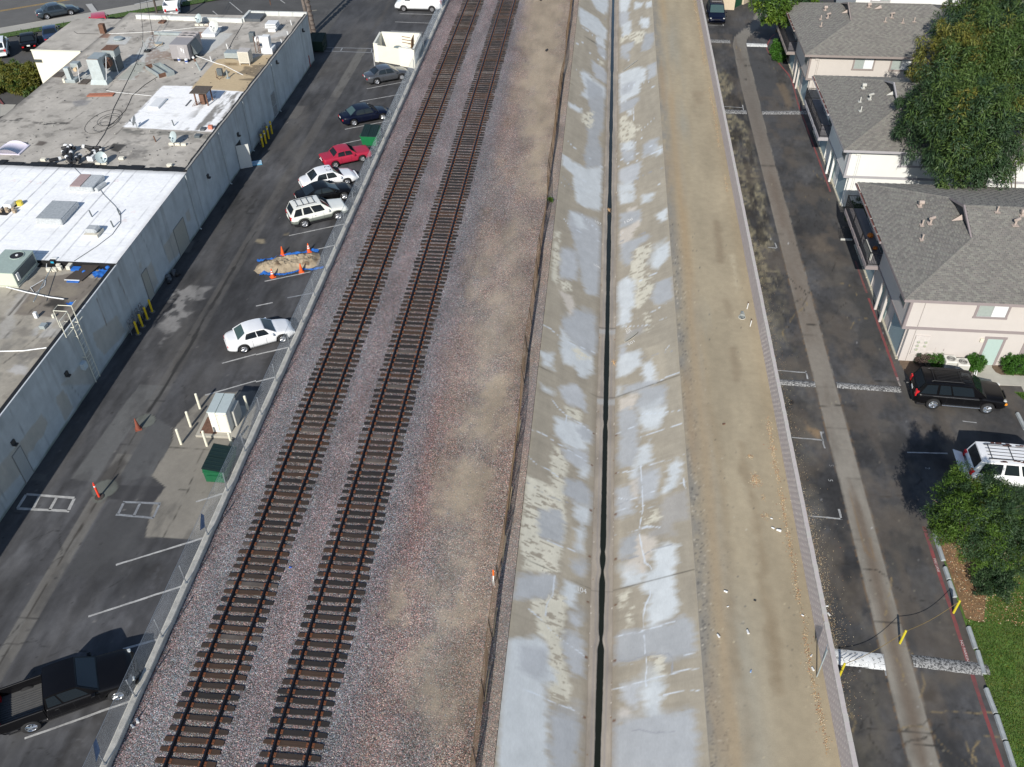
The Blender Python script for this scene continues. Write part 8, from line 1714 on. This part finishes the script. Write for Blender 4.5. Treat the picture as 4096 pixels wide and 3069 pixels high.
for (x,y,n,sx,sy) in ((9.9,34.9,260,.22,.45),(10.15,32.3,60,.15,.2),(9.8,36.7,60,.15,.2),(10.2,33.6,30,.1,.2),(1.95,41.2,60,.1,.25),(2.1,56.2,60,.12,.2)):
    z=ZD if x>5 else-2.5
    pts+=[(x+random.gauss(0,sx*.6),y+random.gauss(0,sy*.6)) for _ in range(n)] if z==ZD else []
leaves('dry_leaves','small heap of pale dry leaves in the middle of the service road',pts,ZD+.01)
pts=[(12.0+abs(random.gauss(0,.38))*(1 if random.random()<.88 else 2.0),random.choice((random.uniform(21,34),random.uniform(24,33),random.uniform(34,60)))) for _ in range(4200)]
leaves('dry_leaves','dry leaves strewn over the alley asphalt along the block wall',pts,ZR+.01,.022,(3,5,1,4))
pts=[(random.uniform(18.8,22),random.uniform(26.4,33)) for _ in range(1500)];leaves('dry_leaves','fallen brown leaves on the mulch under the lower right trees',pts,ZR+.035,.045,(5,3,3,1))
# ================================================================== STREET FURNITURE AND LOOSE THINGS
M_yelp=mat('yellow_post',(.70,.50,.02),.55,var=.08);M_cream2=mat('cream_post',(.74,.71,.58),.55,var=.05)
def bollard(lab,p,h,r,m,group,name='bollard',foot=True,band=None):
    o=empty(name,tuple(p),0,lab,'bollard',group);part('post',m,o,lambda b:(b.tube([(0,0,0),(0,0,h)],r,12),b.sphere((0,0,h),r,12,3,.5,0)))
    if foot:part('footing',mat('footing',(.16,.155,.145),.9),o,lambda b:b.tube([(0,0,0),(0,0,.025)],r*2.6,12))
    if band:part('band',band,o,lambda b:b.tube([(0,0,h*.78),(0,0,h*.84)],r*1.03,12))
    return o
for k,(x,y) in enumerate(((1195,1225),(1232,1162),(1275,1100),(1315,1035))):bollard('yellow bollard, %s of the four beside the gas pipes by the ladder'%('nearest','second nearest','third nearest','farthest')[k],on_z('c01',x,y,ZL),1.0,.075,M_yelp,'four yellow bollards by the gas pipes')
for k,(x,y) in enumerate(((62,1268),(88,1238),(112,1198),(140,1155))):bollard('yellow bollard, %s of the four beyond the open door'%('nearest the camera','second nearest','third nearest','farthest')[k],on_z('c10',x,y,ZL),1.2,.085,M_yelp,'four yellow bollards beyond the open door',foot=False,band=M_wht)
for (x,y,lab) in ((1565,520,'cream bollard at the left front of the utility cabinet'),(1787,535,'cream bollard in front of the middle of the utility cabinet'),(2008,550,'cream bollard at the right front of the utility cabinet'),(1647,368,'cream bollard at the left side of the utility cabinet'),(1727,212,'cream bollard at the left rear of the utility cabinet'),(2142,232,'cream bollard at the right rear of the cabinet beside the fence')):
    bollard(lab,on_z('c02',x,y,ZL),1.17,.075,M_cream2,'cream bollards round the utility cabinet',foot=False)
bollard('cream bollard hidden behind the utility cabinet',on_z('c02',1945,225,ZL),1.17,.075,M_cream2,'cream bollards round the utility cabinet',foot=False)
bollard('cream bollard close against the right side of the utility cabinet',on_z('c02',2010,365,ZL)+Vector((0,.1,.12)),1.05,.05,M_cream2,'cream bollards round the utility cabinet',foot=False)
# gas pipes with meters
M_pipeg=mat('pipe_meter',(.22,.23,.24),.6,.3)
for (cr,x,y,lab) in (('c01',1165,1130,'cluster of grey gas meters and pipes on the rear wall by the ladder'),('c10',30,1190,'cluster of gas meters and pipes by the farther yellow bollards')):
    p=on_z(cr,x,y,ZL);o=empty('gas_meters',(WX+.3,p.y,ZL),0,lab,'gas meters')
    for k in range(4):part('meter',M_pipeg,o,lambda b:b.tube([(.05,-1.1+.62*k,.55),(.05,-1.1+.62*k,.85)],.13,10));part('pipe',M_pipeg,o,lambda b:b.tube([(0,-1.35+.62*k,0),(0,-1.35+.62*k,1.15),(0,-1.1+.62*k,1.15),(.05,-1.1+.62*k,.85)],.03,6))
    part('manifold',M_pipeg,o,lambda b:b.tube([(-.05,-1.5,.3),(-.05,1.2,.3)],.035,6))
# junk by the wall
for (cr,x,y,lab) in (('c01',1385,770,'small heap of black bags and junk against the rear wall'),):
    p=on_z(cr,x,y,ZL);o=empty('junk_heap',(WX+.35,p.y,ZL),0,lab,'junk');r_=random.Random(5)
    for k in range(7):part('bag',M_blk2 if k%2 else M_dishdark,o,lambda b:b.sphere((r_.uniform(-.2,.4),r_.uniform(-.3,1.2),.15),r_.uniform(.12,.25),7,5,.8))
# utility cabinet
pa=[on_z('c02',1690,462,ZL),on_z('c02',2040,478,ZL)];d_=pa[1]-pa[0];hd=math.atan2(d_.y,d_.x);Lp=d_.length
o=empty('utility_cabinet',tuple(pa[0]),hd,'white-cream metal utility cabinet with grey sloping lid on a concrete pad','utility cabinet')
part('pad',mat('pad_concrete',(.36,.34,.29),.9,var=.08,bumpy=.1),o,lambda b:(b.box(0,Lp,0,2.75,0,.16,.02),b.box(.18,.95,.18,2.5,.16,.162)))
part('gravel_tray',M_rust,o,lambda b:b.box(.2,1.2,.2,1.6,.161,.172))
part('housing',mat('cabinet_white',(.78,.76,.68),.45,var=.02),o,lambda b:b.box(.98,2.05,.35,1.95,.162,1.72,.01));part('lid',mat('cabinet_lid',(.47,.53,.52),.4,.2,.08),o,lambda b:(b.box(.94,1.45,.30,2.0,1.721,1.79,.01),b.box(1.48,2.10,.30,2.0,1.721,1.78,.01)))
part('door',mat('cabinet_cream',(.76,.73,.60),.45,var=.02),o,lambda b:b.box(1.42,2.02,.325,.349,.30,1.66,.01));part('side_panel',mat('cabinet_side',(.45,.44,.40),.5),o,lambda b:b.box(2.051,2.25,.9,1.9,.162,1.35,.02))
part('door_seam',M_trim,o,lambda b:(b.box(1.40,1.412,.335,.349,.25,1.7),b.box(.98,1.4,.343,.3495,1.0,1.005)));part('bolt',mat('bolt',(.4,.38,.33),.5),o,lambda b:b.tube([(1.52,.325,1.55),(1.52,.31,1.55)],.035,8));part('bolt',mat('bolt',(.4,.38,.33),.5),o,lambda b:b.tube([(1.92,.325,1.55),(1.92,.31,1.55)],.035,8))
# dumpsters
M_dgreen=mat('dumpster_green',(.010,.10,.042),.5,var=.12,sc=3);M_dlid=mat('dumpster_lid',(.008,.022,.021),.6,var=.15)
def dumpster(lab,loc,rz,W_=1.9,D_=1.25,H_=1.15,m=None,ml=None):
    o=empty('dumpster',tuple(loc),rz,lab,'dumpster','green dumpsters');m=m or M_dgreen;ml=ml or M_dlid
    part('bin',m,o,lambda b:b.add([(-.5*W_+.06,-D_*.38,.12),(.5*W_-.06,-D_*.38,.12),(.5*W_-.06,D_*.5,.12),(-.5*W_+.06,D_*.5,.12),(-.5*W_,-D_*.5,H_*.82),(.5*W_,-D_*.5,H_*.82),(.5*W_,D_*.5,H_),(-.5*W_,D_*.5,H_)],[(3,2,1,0),(0,1,5,4),(1,2,6,5),(2,3,7,6),(3,0,4,7),(4,5,6,7)]))
    part('rim',m,o,lambda b:(b.box(-.5*W_-.04,.5*W_+.04,-D_*.5-.03,-D_*.5+.03,H_*.78,H_*.84),b.box(-.5*W_-.04,-.5*W_+.02,-D_*.5,D_*.5,H_*.80,H_*.86),b.box(.5*W_-.02,.5*W_+.04,-D_*.5,D_*.5,H_*.80,H_*.86)))
    for k in (0,1):
        x0=-.5*W_+.01+k*.5*W_;lo=part('lid',ml,o,lambda b:b.add([(x0,-D_*.53,H_*.84),(x0+.5*W_-.03,-D_*.53,H_*.84),(x0+.5*W_-.03,D_*.52,H_+.03),(x0,D_*.52,H_+.03),(x0,-D_*.53,H_*.84+.035),(x0+.5*W_-.03,-D_*.53,H_*.84+.035),(x0+.5*W_-.03,D_*.52,H_+.065),(x0,D_*.52,H_+.065)],[(3,2,1,0),(4,5,6,7),(0,1,5,4),(1,2,6,5),(2,3,7,6),(3,0,4,7)]))
        for q in range(4):xx_=x0+.1+q*(.5*W_-.2)/3;part('lid_rib',ml,lo,lambda b:b.add([(xx_-.015,-D_*.52,H_*.84+.036),(xx_+.015,-D_*.52,H_*.84+.036),(xx_+.015,D_*.5,H_+.066),(xx_-.015,D_*.5,H_+.066),(xx_-.015,-D_*.52,H_*.84+.06),(xx_+.015,-D_*.52,H_*.84+.06),(xx_+.015,D_*.5,H_+.09),(xx_-.015,D_*.5,H_+.09)],[(4,5,6,7),(0,1,5,4),(1,2,6,5),(2,3,7,6),(3,0,4,7)]))
    for s in (-1,1):
        part('fork_pocket',m,o,lambda b:b.box(s*(.5*W_+.01)-.05,s*(.5*W_+.01)+.05,-D_*.35,D_*.35,.55,.72))
        for y in (-D_*.3,D_*.4):part('caster',M_tyre,o,lambda b:b.tube([(s*W_*.4-.03,y,.07),(s*W_*.4+.03,y,.07)],.07,10))
    return o
p=on_z('c02',1870,880,ZL);dumpster('green dumpster with ribbed dark lids against the fence by the concrete pad',(-19.72,p.y+1.1,ZL),math.radians(90),2.0,1.2,1.15)
p=on_z('c10',1010,1290,ZL);dumpster('bright green dumpster with slatted lid between the navy sedan and the red car',(-20.0,p.y+1.2,ZL),math.radians(0),1.45,1.9,1.3,mat('dumpster_bright',(.012,.16,.055),.5,var=.1))
p=on_z('c10',515,465,ZL);dumpster('very dark green dumpster in the shadow at the far corner of the building',(p.x+.05,p.y+1.1,ZL),0,1.6,1.9,1.5,mat('dumpster_dark',(.012,.03,.022),.6),mat('dumpster_dark',(.012,.03,.022),.6))
o=empty('cardboard',tuple(on_z('c10',1005,1325,ZL)),.5,'brown cardboard scrap in front of the bright green dumpster','cardboard');part('sheet',mat('cardboard',(.36,.27,.19),.9),o,lambda b:(b.box(-.25,.25,-.2,.25,0,.05),b.box(-.2,.1,0,.3,.05,.25)))
# walled bin yard
M_ywall=mat('yard_wall',(.74,.72,.62),.85,var=.04,sc=1);M_ytop=mat('yard_top',(.60,.60,.55),.9,var=.1)
SW,SE,NE,NW=Vector((-23.75,93.3,ZL)),Vector((-19.1,91.7,ZL)),Vector((-19.1,96.6,ZL)),Vector((-23.75,96.8,ZL))
o=empty('bin_yard',tuple(SW),0,'cream-walled roofless bin yard with slatted gate at the fence','bin yard');Hy=1.95
def yw(name,A,B_,th,h0,h1,m,par=o):
    d=(B_-A);n_=Vector((-d.y,d.x,0)).normalized()*th;q=[A-SW,B_-SW,B_-SW+n_,A-SW+n_];b=MB();b.prism([(v.x,v.y) for v in q],h0,h1);return b.build(name,m,par)
g0_,g1_=SW.lerp(SE,.10),SW.lerp(SE,.63)
yw('wall',SW,g0_,.2,0,Hy,M_ywall);yw('wall',g1_,SE,.2,0,Hy,M_ywall);yw('wall',SE,NE,.2,0,Hy,M_ywall);yw('wall',NE,NW,.2,0,Hy,M_ywall);yw('wall',NW,SW,.2,0,Hy,M_ywall)
for A,B_ in ((SE,NE),(NE,NW),(NW,SW),(g1_,SE)):yw('coping',A,B_,.21,Hy,Hy+.03,M_ytop)
for k in range(2):
    for q in range(10):
        a0=k*.5+q*.05;yw('gate_board',g0_.lerp(g1_,a0+.003),g0_.lerp(g1_,a0+.046),.05,.08,Hy-.12,M_ywall)
part('gate_back',M_trim,o,lambda b:b.prism([tuple(v)[:2] for v in (g0_-SW+Vector((.03,.055,0)),g1_-SW+Vector((0,.055,0)),g1_-SW+Vector((0,.07,0)),g0_-SW+Vector((.03,.07,0)))],.15,Hy-.2))
yc=(SW+NE)/2
o=empty('rubbish_bin',(yc.x+.05,94.3,ZL),0,'grey round rubbish bin inside the walled bin yard','bin');part('bin',mat('bin_grey',(.20,.25,.25),.6),o,lambda b:b.tube([(0,0,0),(0,0,1.25)],.30,14,.38));part('rim',mat('bin_grey',(.20,.25,.25),.6),o,lambda b:b.tube([(.39*math.cos(t),.39*math.sin(t),1.25) for t in np.linspace(0,2*PI,17)],.03,5,None,False))
o=empty('old_furniture',(yc.x+1.55,94.6,ZL),.2,'broken wooden table turned on its side inside the bin yard','table');part('tabletop',mat('old_wood',(.22,.13,.07),.8),o,lambda b:b.add([(-.2,-.2,.3),(.1,.8,.3),(.25,.8,2.2),(-.05,-.2,2.0),(-.14,-.2,.3),(.16,.8,.3),(.31,.8,2.2),(.01,-.2,2.0)],[(3,2,1,0),(4,5,6,7),(0,1,5,4),(1,2,6,5),(2,3,7,6),(3,0,4,7)]))
for k in range(3):part('leg',mat('old_wood',(.22,.13,.07),.8),o,lambda b:b.tube([(-.1,.1+.3*k,1.5+.2*k),(-1.0,.1+.3*k,1.7+.2*k)],.04,5))
o=empty('white_bag',(yc.x+1.1,93.9,ZL),0,'white rubbish bag on a grey box inside the bin yard','bag');part('bag',M_wht,o,lambda b:b.sphere((0,0,1.3),.28,9,6,.7));part('box',M_galvR,o,lambda b:b.box(-.4,.4,-.3,.4,0,1.05,.02))
# dirt mound with tarp and cones
mound=poly('c11',[(15,620),(90,600),(190,560),(330,540),(480,525),(545,530),(560,570),(540,630),(480,660),(380,672),(250,700),(130,705),(20,710),(-20,680)],ZL)
def mound_mesh():
    S=Sheet(min(p[0] for p in mound)-.3,max(p[0] for p in mound)+.3,.06,np.arange(min(p[1] for p in mound)-.3,max(p[1] for p in mound)+.3,.06));d=-sdist(S.X,S.Y,mound);h=np.clip(d/.75,0,1);h=h*h*(3-2*h)
    S.Z=ZL-.02+h*(.34+.4*(fbm(S.X*1.6,S.Y*1.6,300,4)-.5))+h*(fbm(S.X*6,S.Y*6,301,4)-.5)*.35+.03*(d>0);S.fill((.33,.27,.19));S.C*=(.72+.5*fbm(S.X*4,S.Y*4,302,4))[...,None];S.blend(np.clip((fbm(S.X*2.5,S.Y*2.5,303,3)-.6)*8,0,1),(.14,.10,.065));return S
o=mound_mesh().build('dirt_mound',M_dirt);tag(o,'heap of excavated brown soil in a parking bay, edged with blue tarp','dirt mound')
cx_,cy_=(sum(p[i] for p in mound)/len(mound) for i in (0,1))
tarp('tarp','blue tarp edge along the far side of the dirt mound',poly('c11',[(10,585),(80,575),(160,570),(240,540),(350,522),(440,510),(500,495),(545,505),(545,530),(480,520),(420,535),(330,548),(200,560),(120,592),(30,608),(12,628)],ZL),ZL+.03,M_blue,.05,.05,7)
tarp('tarp','blue tarp edge along the near side of the dirt mound',poly('c11',[(30,720),(60,682),(120,690),(170,708),(240,710),(320,690),(400,665),(500,662),(582,645),(582,660),(520,678),(420,676),(340,698),(250,725),(150,725),(60,726)],ZL),ZL+.03,M_blue,.05,.05,8)
M_cone=mat('cone_orange',(.75,.11,.02),.5,var=.1);M_cone2=mat('cone_faded',(.22,.065,.04),.7,var=.2)
def cone(lab,p,m=M_cone,bands=True,h=.72):
    o=empty('traffic_cone',tuple(p),random.uniform(0,1),lab,'traffic cone','traffic cones');part('cone',m,o,lambda b:b.tube([(0,0,.03),(0,0,h)],.15,14,.03));part('base',m,o,lambda b:b.cbox((0,0,.015),.38,.38,.03,.008))
    if bands:[part('reflective_band',M_wht,o,lambda b:b.tube([(0,0,z0),(0,0,z1)],.15-.12*(z0-.03)/(h-.03)+.004,14,.15-.12*(z1-.03)/(h-.03)+.004)) for z0,z1 in ((h*.42,h*.55),(h*.66,h*.76))]
cone('orange cone with white bands at the near left corner of the dirt mound',on_z('c11',145,735,ZL));cone('plain orange cone on the near side of the dirt mound',on_z('c11',392,690,ZL),bands=False);cone('orange cone with white bands at the far right end of the dirt mound',on_z('c11',458,515,ZL));cone('plain orange cone at the far left of the dirt mound',on_z('c11',232,542,ZL),bands=False)
cone('faded dirty orange cone on the manhole in the drive lane',on_z('c02',1195,390,ZL),M_cone2,False,.85)
p=on_z('c02',858,978,ZL);o=empty('delineator_post',tuple(p),0,'orange-red delineator post with white band standing in the gutter','delineator');part('post',mat('delineator',(.72,.06,.03),.5,var=.06),o,lambda b:(b.tube([(0,0,0),(0,0,1.0)],.06,12),b.tube([(0,0,1.0),(0,0,1.05),(0,0,1.14)],.035,10)));part('reflective_band',M_wht,o,lambda b:b.tube([(0,0,.84),(0,0,.93)],.063,12));part('base',mat('rubber_base',(.06,.05,.045),.9),o,lambda b:b.tube([(0,0,0),(0,0,.05)],.25,8))
for (cr,x0,y0,x1,y1,lab) in (('c10',445,600,445,540,'nearer red post at the far corner of the rear wall'),('c10',468,575,462,510,'farther red post at the far corner of the rear wall')):bollard(lab,on_z(cr,x0,y0,ZL)+Vector((0,0,0)),1.15,.07,mat('red_post',(.30,.06,.05),.6),'red posts by the building corner','red_post',False)
# yellow posts with a rope across the alley
M_yel2=mat('yellow_post_bright',(.52,.44,.03),.5,var=.05);PP=[on_z('c33',1600,325,ZR),on_z('c33',1138,588,ZR),on_z('c33',618,868,ZR)]
for p,h_,lab in zip(PP,(.95,1.0,.98),('yellow post by the wheel stops at the far end of the chain','yellow post in the middle of the alley gutter','yellow post beside the block wall at the speed bump')):bollard(lab,p,h_,.055,M_yel2,'yellow posts carrying the chain','chain_post',False)
o=empty('chain',tuple(PP[1]),0,'thin rusty yellow chain sagging between the yellow posts across the alley','chain');M_ch=mat('chain_yellow',(.19,.135,.05),.7)
def ch(b):
    for A,B_,ha,hb in ((PP[0],PP[1],.92,.97),(PP[1],PP[2],.97,.95)):
        P=[A.lerp(B_,t)-PP[1]+Vector((0,0,ha*(1-t)+hb*t-.28*math.sin(PI*t))) for t in np.linspace(0,1,16)];b.tube(P,.013,5)
part('links',M_ch,o,ch);part('tangle',M_blk2,o,lambda b:[b.tube([PP[2]-PP[1]+Vector((.1+.25*k+.2*math.cos(t),-.05+.12*math.sin(t),.85-.25*abs(math.sin(t*.5)))) for t in np.linspace(0,4,9)],.012,4) for k in range(4)])
# wheel stops along the lawn
M_stop=mat('wheel_stop',(.34,.37,.38),.85,var=.15,sc=4,dirt=(.2,.2,.19),dirt_amt=.4,bumpy=.2)
stops=[(('c32',1435,1300),('c32',1512,1530)),(('c32',1525,1590),('c33',1560,40)),(('c33',1565,60),('c33',1612,195)),(('c33',1728,455),('c33',1790,640)),(('c33',1805,660),('c33',1862,860)),(('c33',1880,985),('c33',1960,1195)),(('c33',1970,1215),('c33',2040,1425)),(('c33',2050,1445),('c33',2125,1680)),(('c32',2150,260),('c32',2220,400))]
names_=('farthest along the shaded mulch','short shaded one beside the dark shrub','one ending at the far yellow post','one across from the middle yellow post','one beside the end of the speed bump','one just below the speed bump with black scribble','second below the speed bump with black scribble','one in the bottom right corner','one near the front of the black SUV')
for (a,b2),nm in zip(stops,names_):
    A=on_z(*a,ZR);B_=on_z(*b2,ZR);d=B_-A;o=empty('wheel_stop',tuple(A+Vector((.0,0,.0))),math.atan2(d.y,d.x),'grey concrete wheel stop, the '+nm,'wheel stop','concrete wheel stops along the lawn');L_=d.length
    part('block',M_stop,o,lambda b:b.add([(x,y,z) for x in (0,L_) for y,z in ((-.11,0),(-.085,.11),(-.03,.15),(.03,.15),(.085,.11),(.11,0))],[(i,i+1,i+7,i+6) for i in range(5)]+[(5,4,3,2,1,0),(6,7,8,9,10,11)]))
    if 'scribble' in nm:part('scribble',M_blk2,o,lambda b:[b.tube([(L_*.25+.09*k,.03,.148),(L_*.25+.05+.09*k,.10,.09),(L_*.25+.08+.09*k,.04,.145)],.007,4) for k in range(6)])
# condensers by the house
for (x,y,lab,full) in ((24.0,45.15,'white condenser with round fan grille in front of the nearest house',1),(22.95,45.35,'white condenser partly hidden behind the green shrub',0)):
    p=(23.55,45.25,ZR) if full else (22.9,45.5,ZR);o=empty('condenser',p,0,lab,'condenser','white condensers by the nearest house');part('casing',mat('condenser_white',(.62,.61,.56),.5,var=.04),o,lambda b:b.box(-.36,.36,-.36,.36,.08,.78,.03));part('fan',M_trim,o,lambda b:b.tube([(0,0,.781),(0,0,.786)],.27,18))
    for q in range(4):part('fan_ring',mat('condenser_white',(.62,.61,.56),.5),o,lambda b:b.tube([((.07+.06*q)*math.cos(t),(.07+.06*q)*math.sin(t),.795) for t in np.linspace(0,2*PI,17)],.008,4,None,False))
    for q in range(6):part('louvre',mat('condenser_grey',(.30,.31,.28),.6),o,lambda b:b.box(-.3,.3,-.368,-.361,.18+.09*q,.22+.09*q))
    part('pad',M_walk,o,lambda b:b.box(-.42,.42,-.42,.42,0,.08))
o=empty('pvc_pipe',(24.35,44.9,ZR),0,'pair of white plastic pipes leaning beside the rounded shrub','pipe');part('pipe',M_wht,o,lambda b:b.tube([(0,0,0),(.12,.35,.25)],.03,6));part('pipe',M_wht,o,lambda b:b.tube([(.1,-.05,0),(.22,.3,.25)],.03,6))
# sign on a post beside the wall, seen from behind
p=on_z('D',1555,1640,ZD);q=Vector((p.x,p.y,ZD));o=empty('sign',tuple(q),0,'thin metal sign on a post beside the block wall, seen edge-on from behind','sign');part('post',M_galvR,o,lambda b:b.box(-.025,.025,-.025,.025,0,2.15));part('sign_plate',mat('sign_back',(.30,.38,.44),.5,.4,.2),o,lambda b:(setattr(b,'T',Matrix.Rotation(math.radians(70),4,'Z')),b.box(-.30,.30,.03,.045,1.35,2.15)))
# trash-rack inlet on the service road, pipe stubs
p=on_z('c21',1985,1095,ZD);o=empty('drain_inlet',tuple(p),0,'rounded metal grate over a drain inlet on the service road','drain grate');part('rim',M_walk,o,lambda b:b.tube([(.22*math.cos(t),.16+.26*math.sin(t),.02) for t in np.linspace(0,2*PI,17)],.035,5));part('hole',M_blk2,o,lambda b:b.tube([(0,.16,.005),(0,.16,.012)],.2,14))
for k in range(5):part('bar',M_galvR,o,lambda b:b.tube([(-.2+.1*k,0,.03),(-.12+.06*k,.12,.32),(-.06+.03*k,.35,.36)],.016,5))
for (x,y,lab) in ((2028,1010,'short white stake behind the drain inlet'),(2055,1160,'short white stake in front of the drain inlet')):p=on_z('c21',x,y,ZD);o=empty('stake',tuple(p),0,lab,'stake','stakes by the drain inlet');part('stake',M_wht,o,lambda b:b.tube([(0,0,0),(.02,0,.5)],.03,6));part('cap',M_rust,o,lambda b:b.tube([(.02,0,.5),(.02,0,.56)],.036,6))
# litter
def litter(lab,cr,x,y,z,m=M_wht,s=.09,name='paper_cup'):p=on_z(cr,x,y,z);o=empty(name,tuple(p),random.uniform(0,3),lab,'litter');part('body',m,o,lambda b:b.tube([(-s,0,s*.55),(s,0,s*.5)],s*.6,8,s*.45))
litter('white paper cup lying farthest left on the service road','D',90,275,ZD);litter('small white cup fragment left on the service road','D',125,515,ZD,s=.05);litter('white crushed cup lying in the middle of the service road','D',445,925,ZD,s=.1);litter('white foam cup left of the crushed cup','c23',1780,528,ZD,s=.09);litter('black lump on the service road','D',560,418,ZD,M_blk2,.06,'black_lump');litter('small blue scrap on the lower service road','D',495,1555,ZD,mat('blue_scrap',(.25,.38,.62),.6),.06,'blue_scrap')
litter('white cup lying on the leaf band','D',1468,1305,ZD,s=.06);litter('pale crushed can at the lower end of the leaf band','D',1490,1520,ZD,s=.09);litter('white ball of paper on the leaf band','D',1328,657,ZD,s=.06);litter('white paper scrap at the wall foot in the alley','D',1720,508,ZR,s=.06);litter('second white paper scrap at the wall foot in the alley','D',1748,640,ZR,s=.08)
litter('curled white paper on the service road by the leaf band','c32',92,1270,ZD,s=.12);litter('small torn paper left of the curled one','c32',42,1248,ZD,s=.08);litter('torn paper above the curled one','c32',30,1165,ZD,s=.06);litter('white rag lump by the curb beside the tracks','c03',1188,1262,-.3,s=.11);litter('second pale scrap beside the curb','c03',1145,1308,-.3,s=.10)
litter('dark scrap with white tip on the service road','c22',1828,350,ZD,M_rust,.08,'scrap');litter('bright blue scrap in the ballast beside the left track','c12',297,1586,-.28,mat('blue_scrap2',(.02,.10,.5),.5),.06,'blue_scrap');litter('dark clod on the dirt strip near the far end','c20',300,440,-.5,M_blk2,.2,'clod');litter('second dark clod on the far dirt strip','c20',245,5,-.5,M_blk2,.15,'clod')
p=on_z('c00',2190,1410,ZL);o=empty('chip_bag',tuple(p+Vector((.2,0,0))),.4,'blue and white flattened box lying at the open door','box');part('box',mat('box_blue',(.10,.32,.50),.6),o,lambda b:b.box(-.5,.5,-.4,.4,0,.07));part('stripe',M_wht,o,lambda b:[b.box(-.5,.5,-.3+.25*k,-.22+.25*k,.071,.078) for k in range(3)])
# ------------------------------------------------ painted words and numbers
def text(body,loc,rz,size,m,parent,name='lettering',sx=1.0):
    cu=bpy.data.curves.new(name,'FONT');cu.body=body;cu.size=size;cu.align_x='CENTER';cu.align_y='CENTER';o=bpy.data.objects.new(name,cu);COL.objects.link(o);dg=bpy.context.evaluated_depsgraph_get();me=bpy.data.meshes.new_from_object(o.evaluated_get(dg));bpy.data.objects.remove(o);bpy.data.curves.remove(cu)
    o2=link(name,me,parent,m);o2.location=loc;o2.rotation_euler=(0,0,rz);o2.scale=(sx,1,1);return o2
M_word=mat('word_paint',(.55,.52,.50),.8,var=.1,dirt=(.3,.15,.13),dirt_amt=.5)
text('NO PARKING',(18.20,24.75,ZR+.0085),math.radians(-90),.17,M_word,alley,sx=1.25)
text('FIRE LANE',(18.20,29.7,ZR+.0085),math.radians(-90),.17,M_word,alley,sx=1.1);text('FIRE LANE',(19.56,43.9,ZR+.0085),math.radians(-90),.17,M_word,alley,sx=1.1)
p=on_z('c32',537,833,ZR);text('5',(p.x,p.y,ZR+.006),math.radians(-90),.36,M_bay,alley)
p=on_z('c32',1375,728,ZR);text('2',(p.x,p.y,ZR+.006),math.radians(-90),.36,M_bay,alley)
p=on_z('c32',545,705,ZR);text('5',(p.x,p.y,ZR+.006),math.radians(-90),.36,mat('word_faint',(.16,.16,.16),.8),alley)
nL=Vector((-(BL[1]-TL[1]),0,BL[0]-TL[0])).normalized();nR=Vector((-(TR_[1]-BR_[1]),0,TR_[0]-BR_[0])).normalized()
chn=[o for o in bpy.data.objects if o.name.startswith('channel_bank')];M_wh=mat('chalk_white',(.66,.66,.64),.8)
def slope_text(s,cr,x,y,size,side,par,rz=0.0):
    n_=nR if side=='R' else nL;p0=(BR_[0],0,BR_[1]) if side=='R' else (TL[0],0,TL[1]);p=on_plane(cr,x,y,p0,n_)+n_*.006;o=text(s,(0,0,0),0,size,M_wh,par,'survey_mark');t_=Vector((0,1,0)).cross(n_).normalized();R_=Matrix((t_,Vector((0,1,0)),n_)).transposed().to_4x4();o.matrix_world=Matrix.Translation(p) @ R_ @ Matrix.Rotation(rz,4,'Z')
bankL=[o for o in chn if o.data.vertices[0].co.x<0][0];bankR=[o for o in chn if o.data.vertices[0].co.x>0][0]
slope_text('105','c21',1000,1195,.5,'R',bankR,math.radians(-75));slope_text('105','c21',1030,1300,.4,'R',bankR,math.radians(200));slope_text('106','c21',1003,250,.6,'R',bankR,.1);slope_text('107','c21',740,265,.5,'L',bankL,.1);slope_text('106','c21',730,640,.45,'L',bankL,.1);slope_text('104','c23',600,130,.42,'L',bankL,.1)
# storm drain outlet half-buried in the right bank, with its long concrete collar
for (cr,x,y,lab,L_) in (('c21',1030,1250,'nearer storm drain outlet set in the right bank of the channel',1.2),('c20',1020,570,'farther storm drain outlet with a long shadow on the right bank',2.2)):
    p=on_plane(cr,x,y,(BR_[0],0,BR_[1]),nR);o=empty('drain_outlet',tuple(p),0,lab,'drain outlet','storm drain outlets in the channel bank');t_=Vector((0,1,0)).cross(nR).normalized();R_=Matrix((t_,Vector((0,1,0)),nR)).transposed().to_4x4() @ Matrix.Rotation(math.radians(28),4,'Z')
    part('collar',mat('collar_concrete',(.33,.32,.28),.9,var=.1),o,lambda b:(setattr(b,'T',R_),b.add([(L_*.5*math.cos(t),.22*math.sin(t),h) for h in (.0,.05) for t in np.linspace(0,2*PI,17)[:-1]],[tuple(range(16,32))]+[(i,(i+1)%16,16+(i+1)%16,16+i) for i in range(16)])))
    part('opening',M_blk2,o,lambda b:(setattr(b,'T',R_),b.add([(L_*.46*math.cos(t),.05+.12*math.sin(t)-.18,.06) for t in np.linspace(PI,2*PI,12)]+[(L_*.46*math.cos(t),-.10+.07*math.sin(t),.06) for t in np.linspace(2*PI,PI,12)],[tuple(range(24))])))
# trash in the trough
for (cr,x,y,lab) in (('c21',838,152,'clump of dry leaves caught in the water slot'),('c21',880,1475,'clump of dry leaves on the right ledge of the trough')):
    p=on_z(cr,x,y,-2.5);b=MB();r_=random.Random(6)
    for k in range(60):xx_,yy_=r_.gauss(0,.08),r_.gauss(0,.14);a=r_.uniform(0,6);b.add([(xx_,yy_,.05),(xx_+.05*math.cos(a),yy_+.05*math.sin(a),.07),(xx_+.03,yy_+.03,.09)],[(0,1,2)])
    o=b.build('leaf_clump',M_lf[0]);o.location=(p.x,p.y,-2.60 if x<850 else-2.53);tag(o,lab,'leaf clump',kind='stuff')
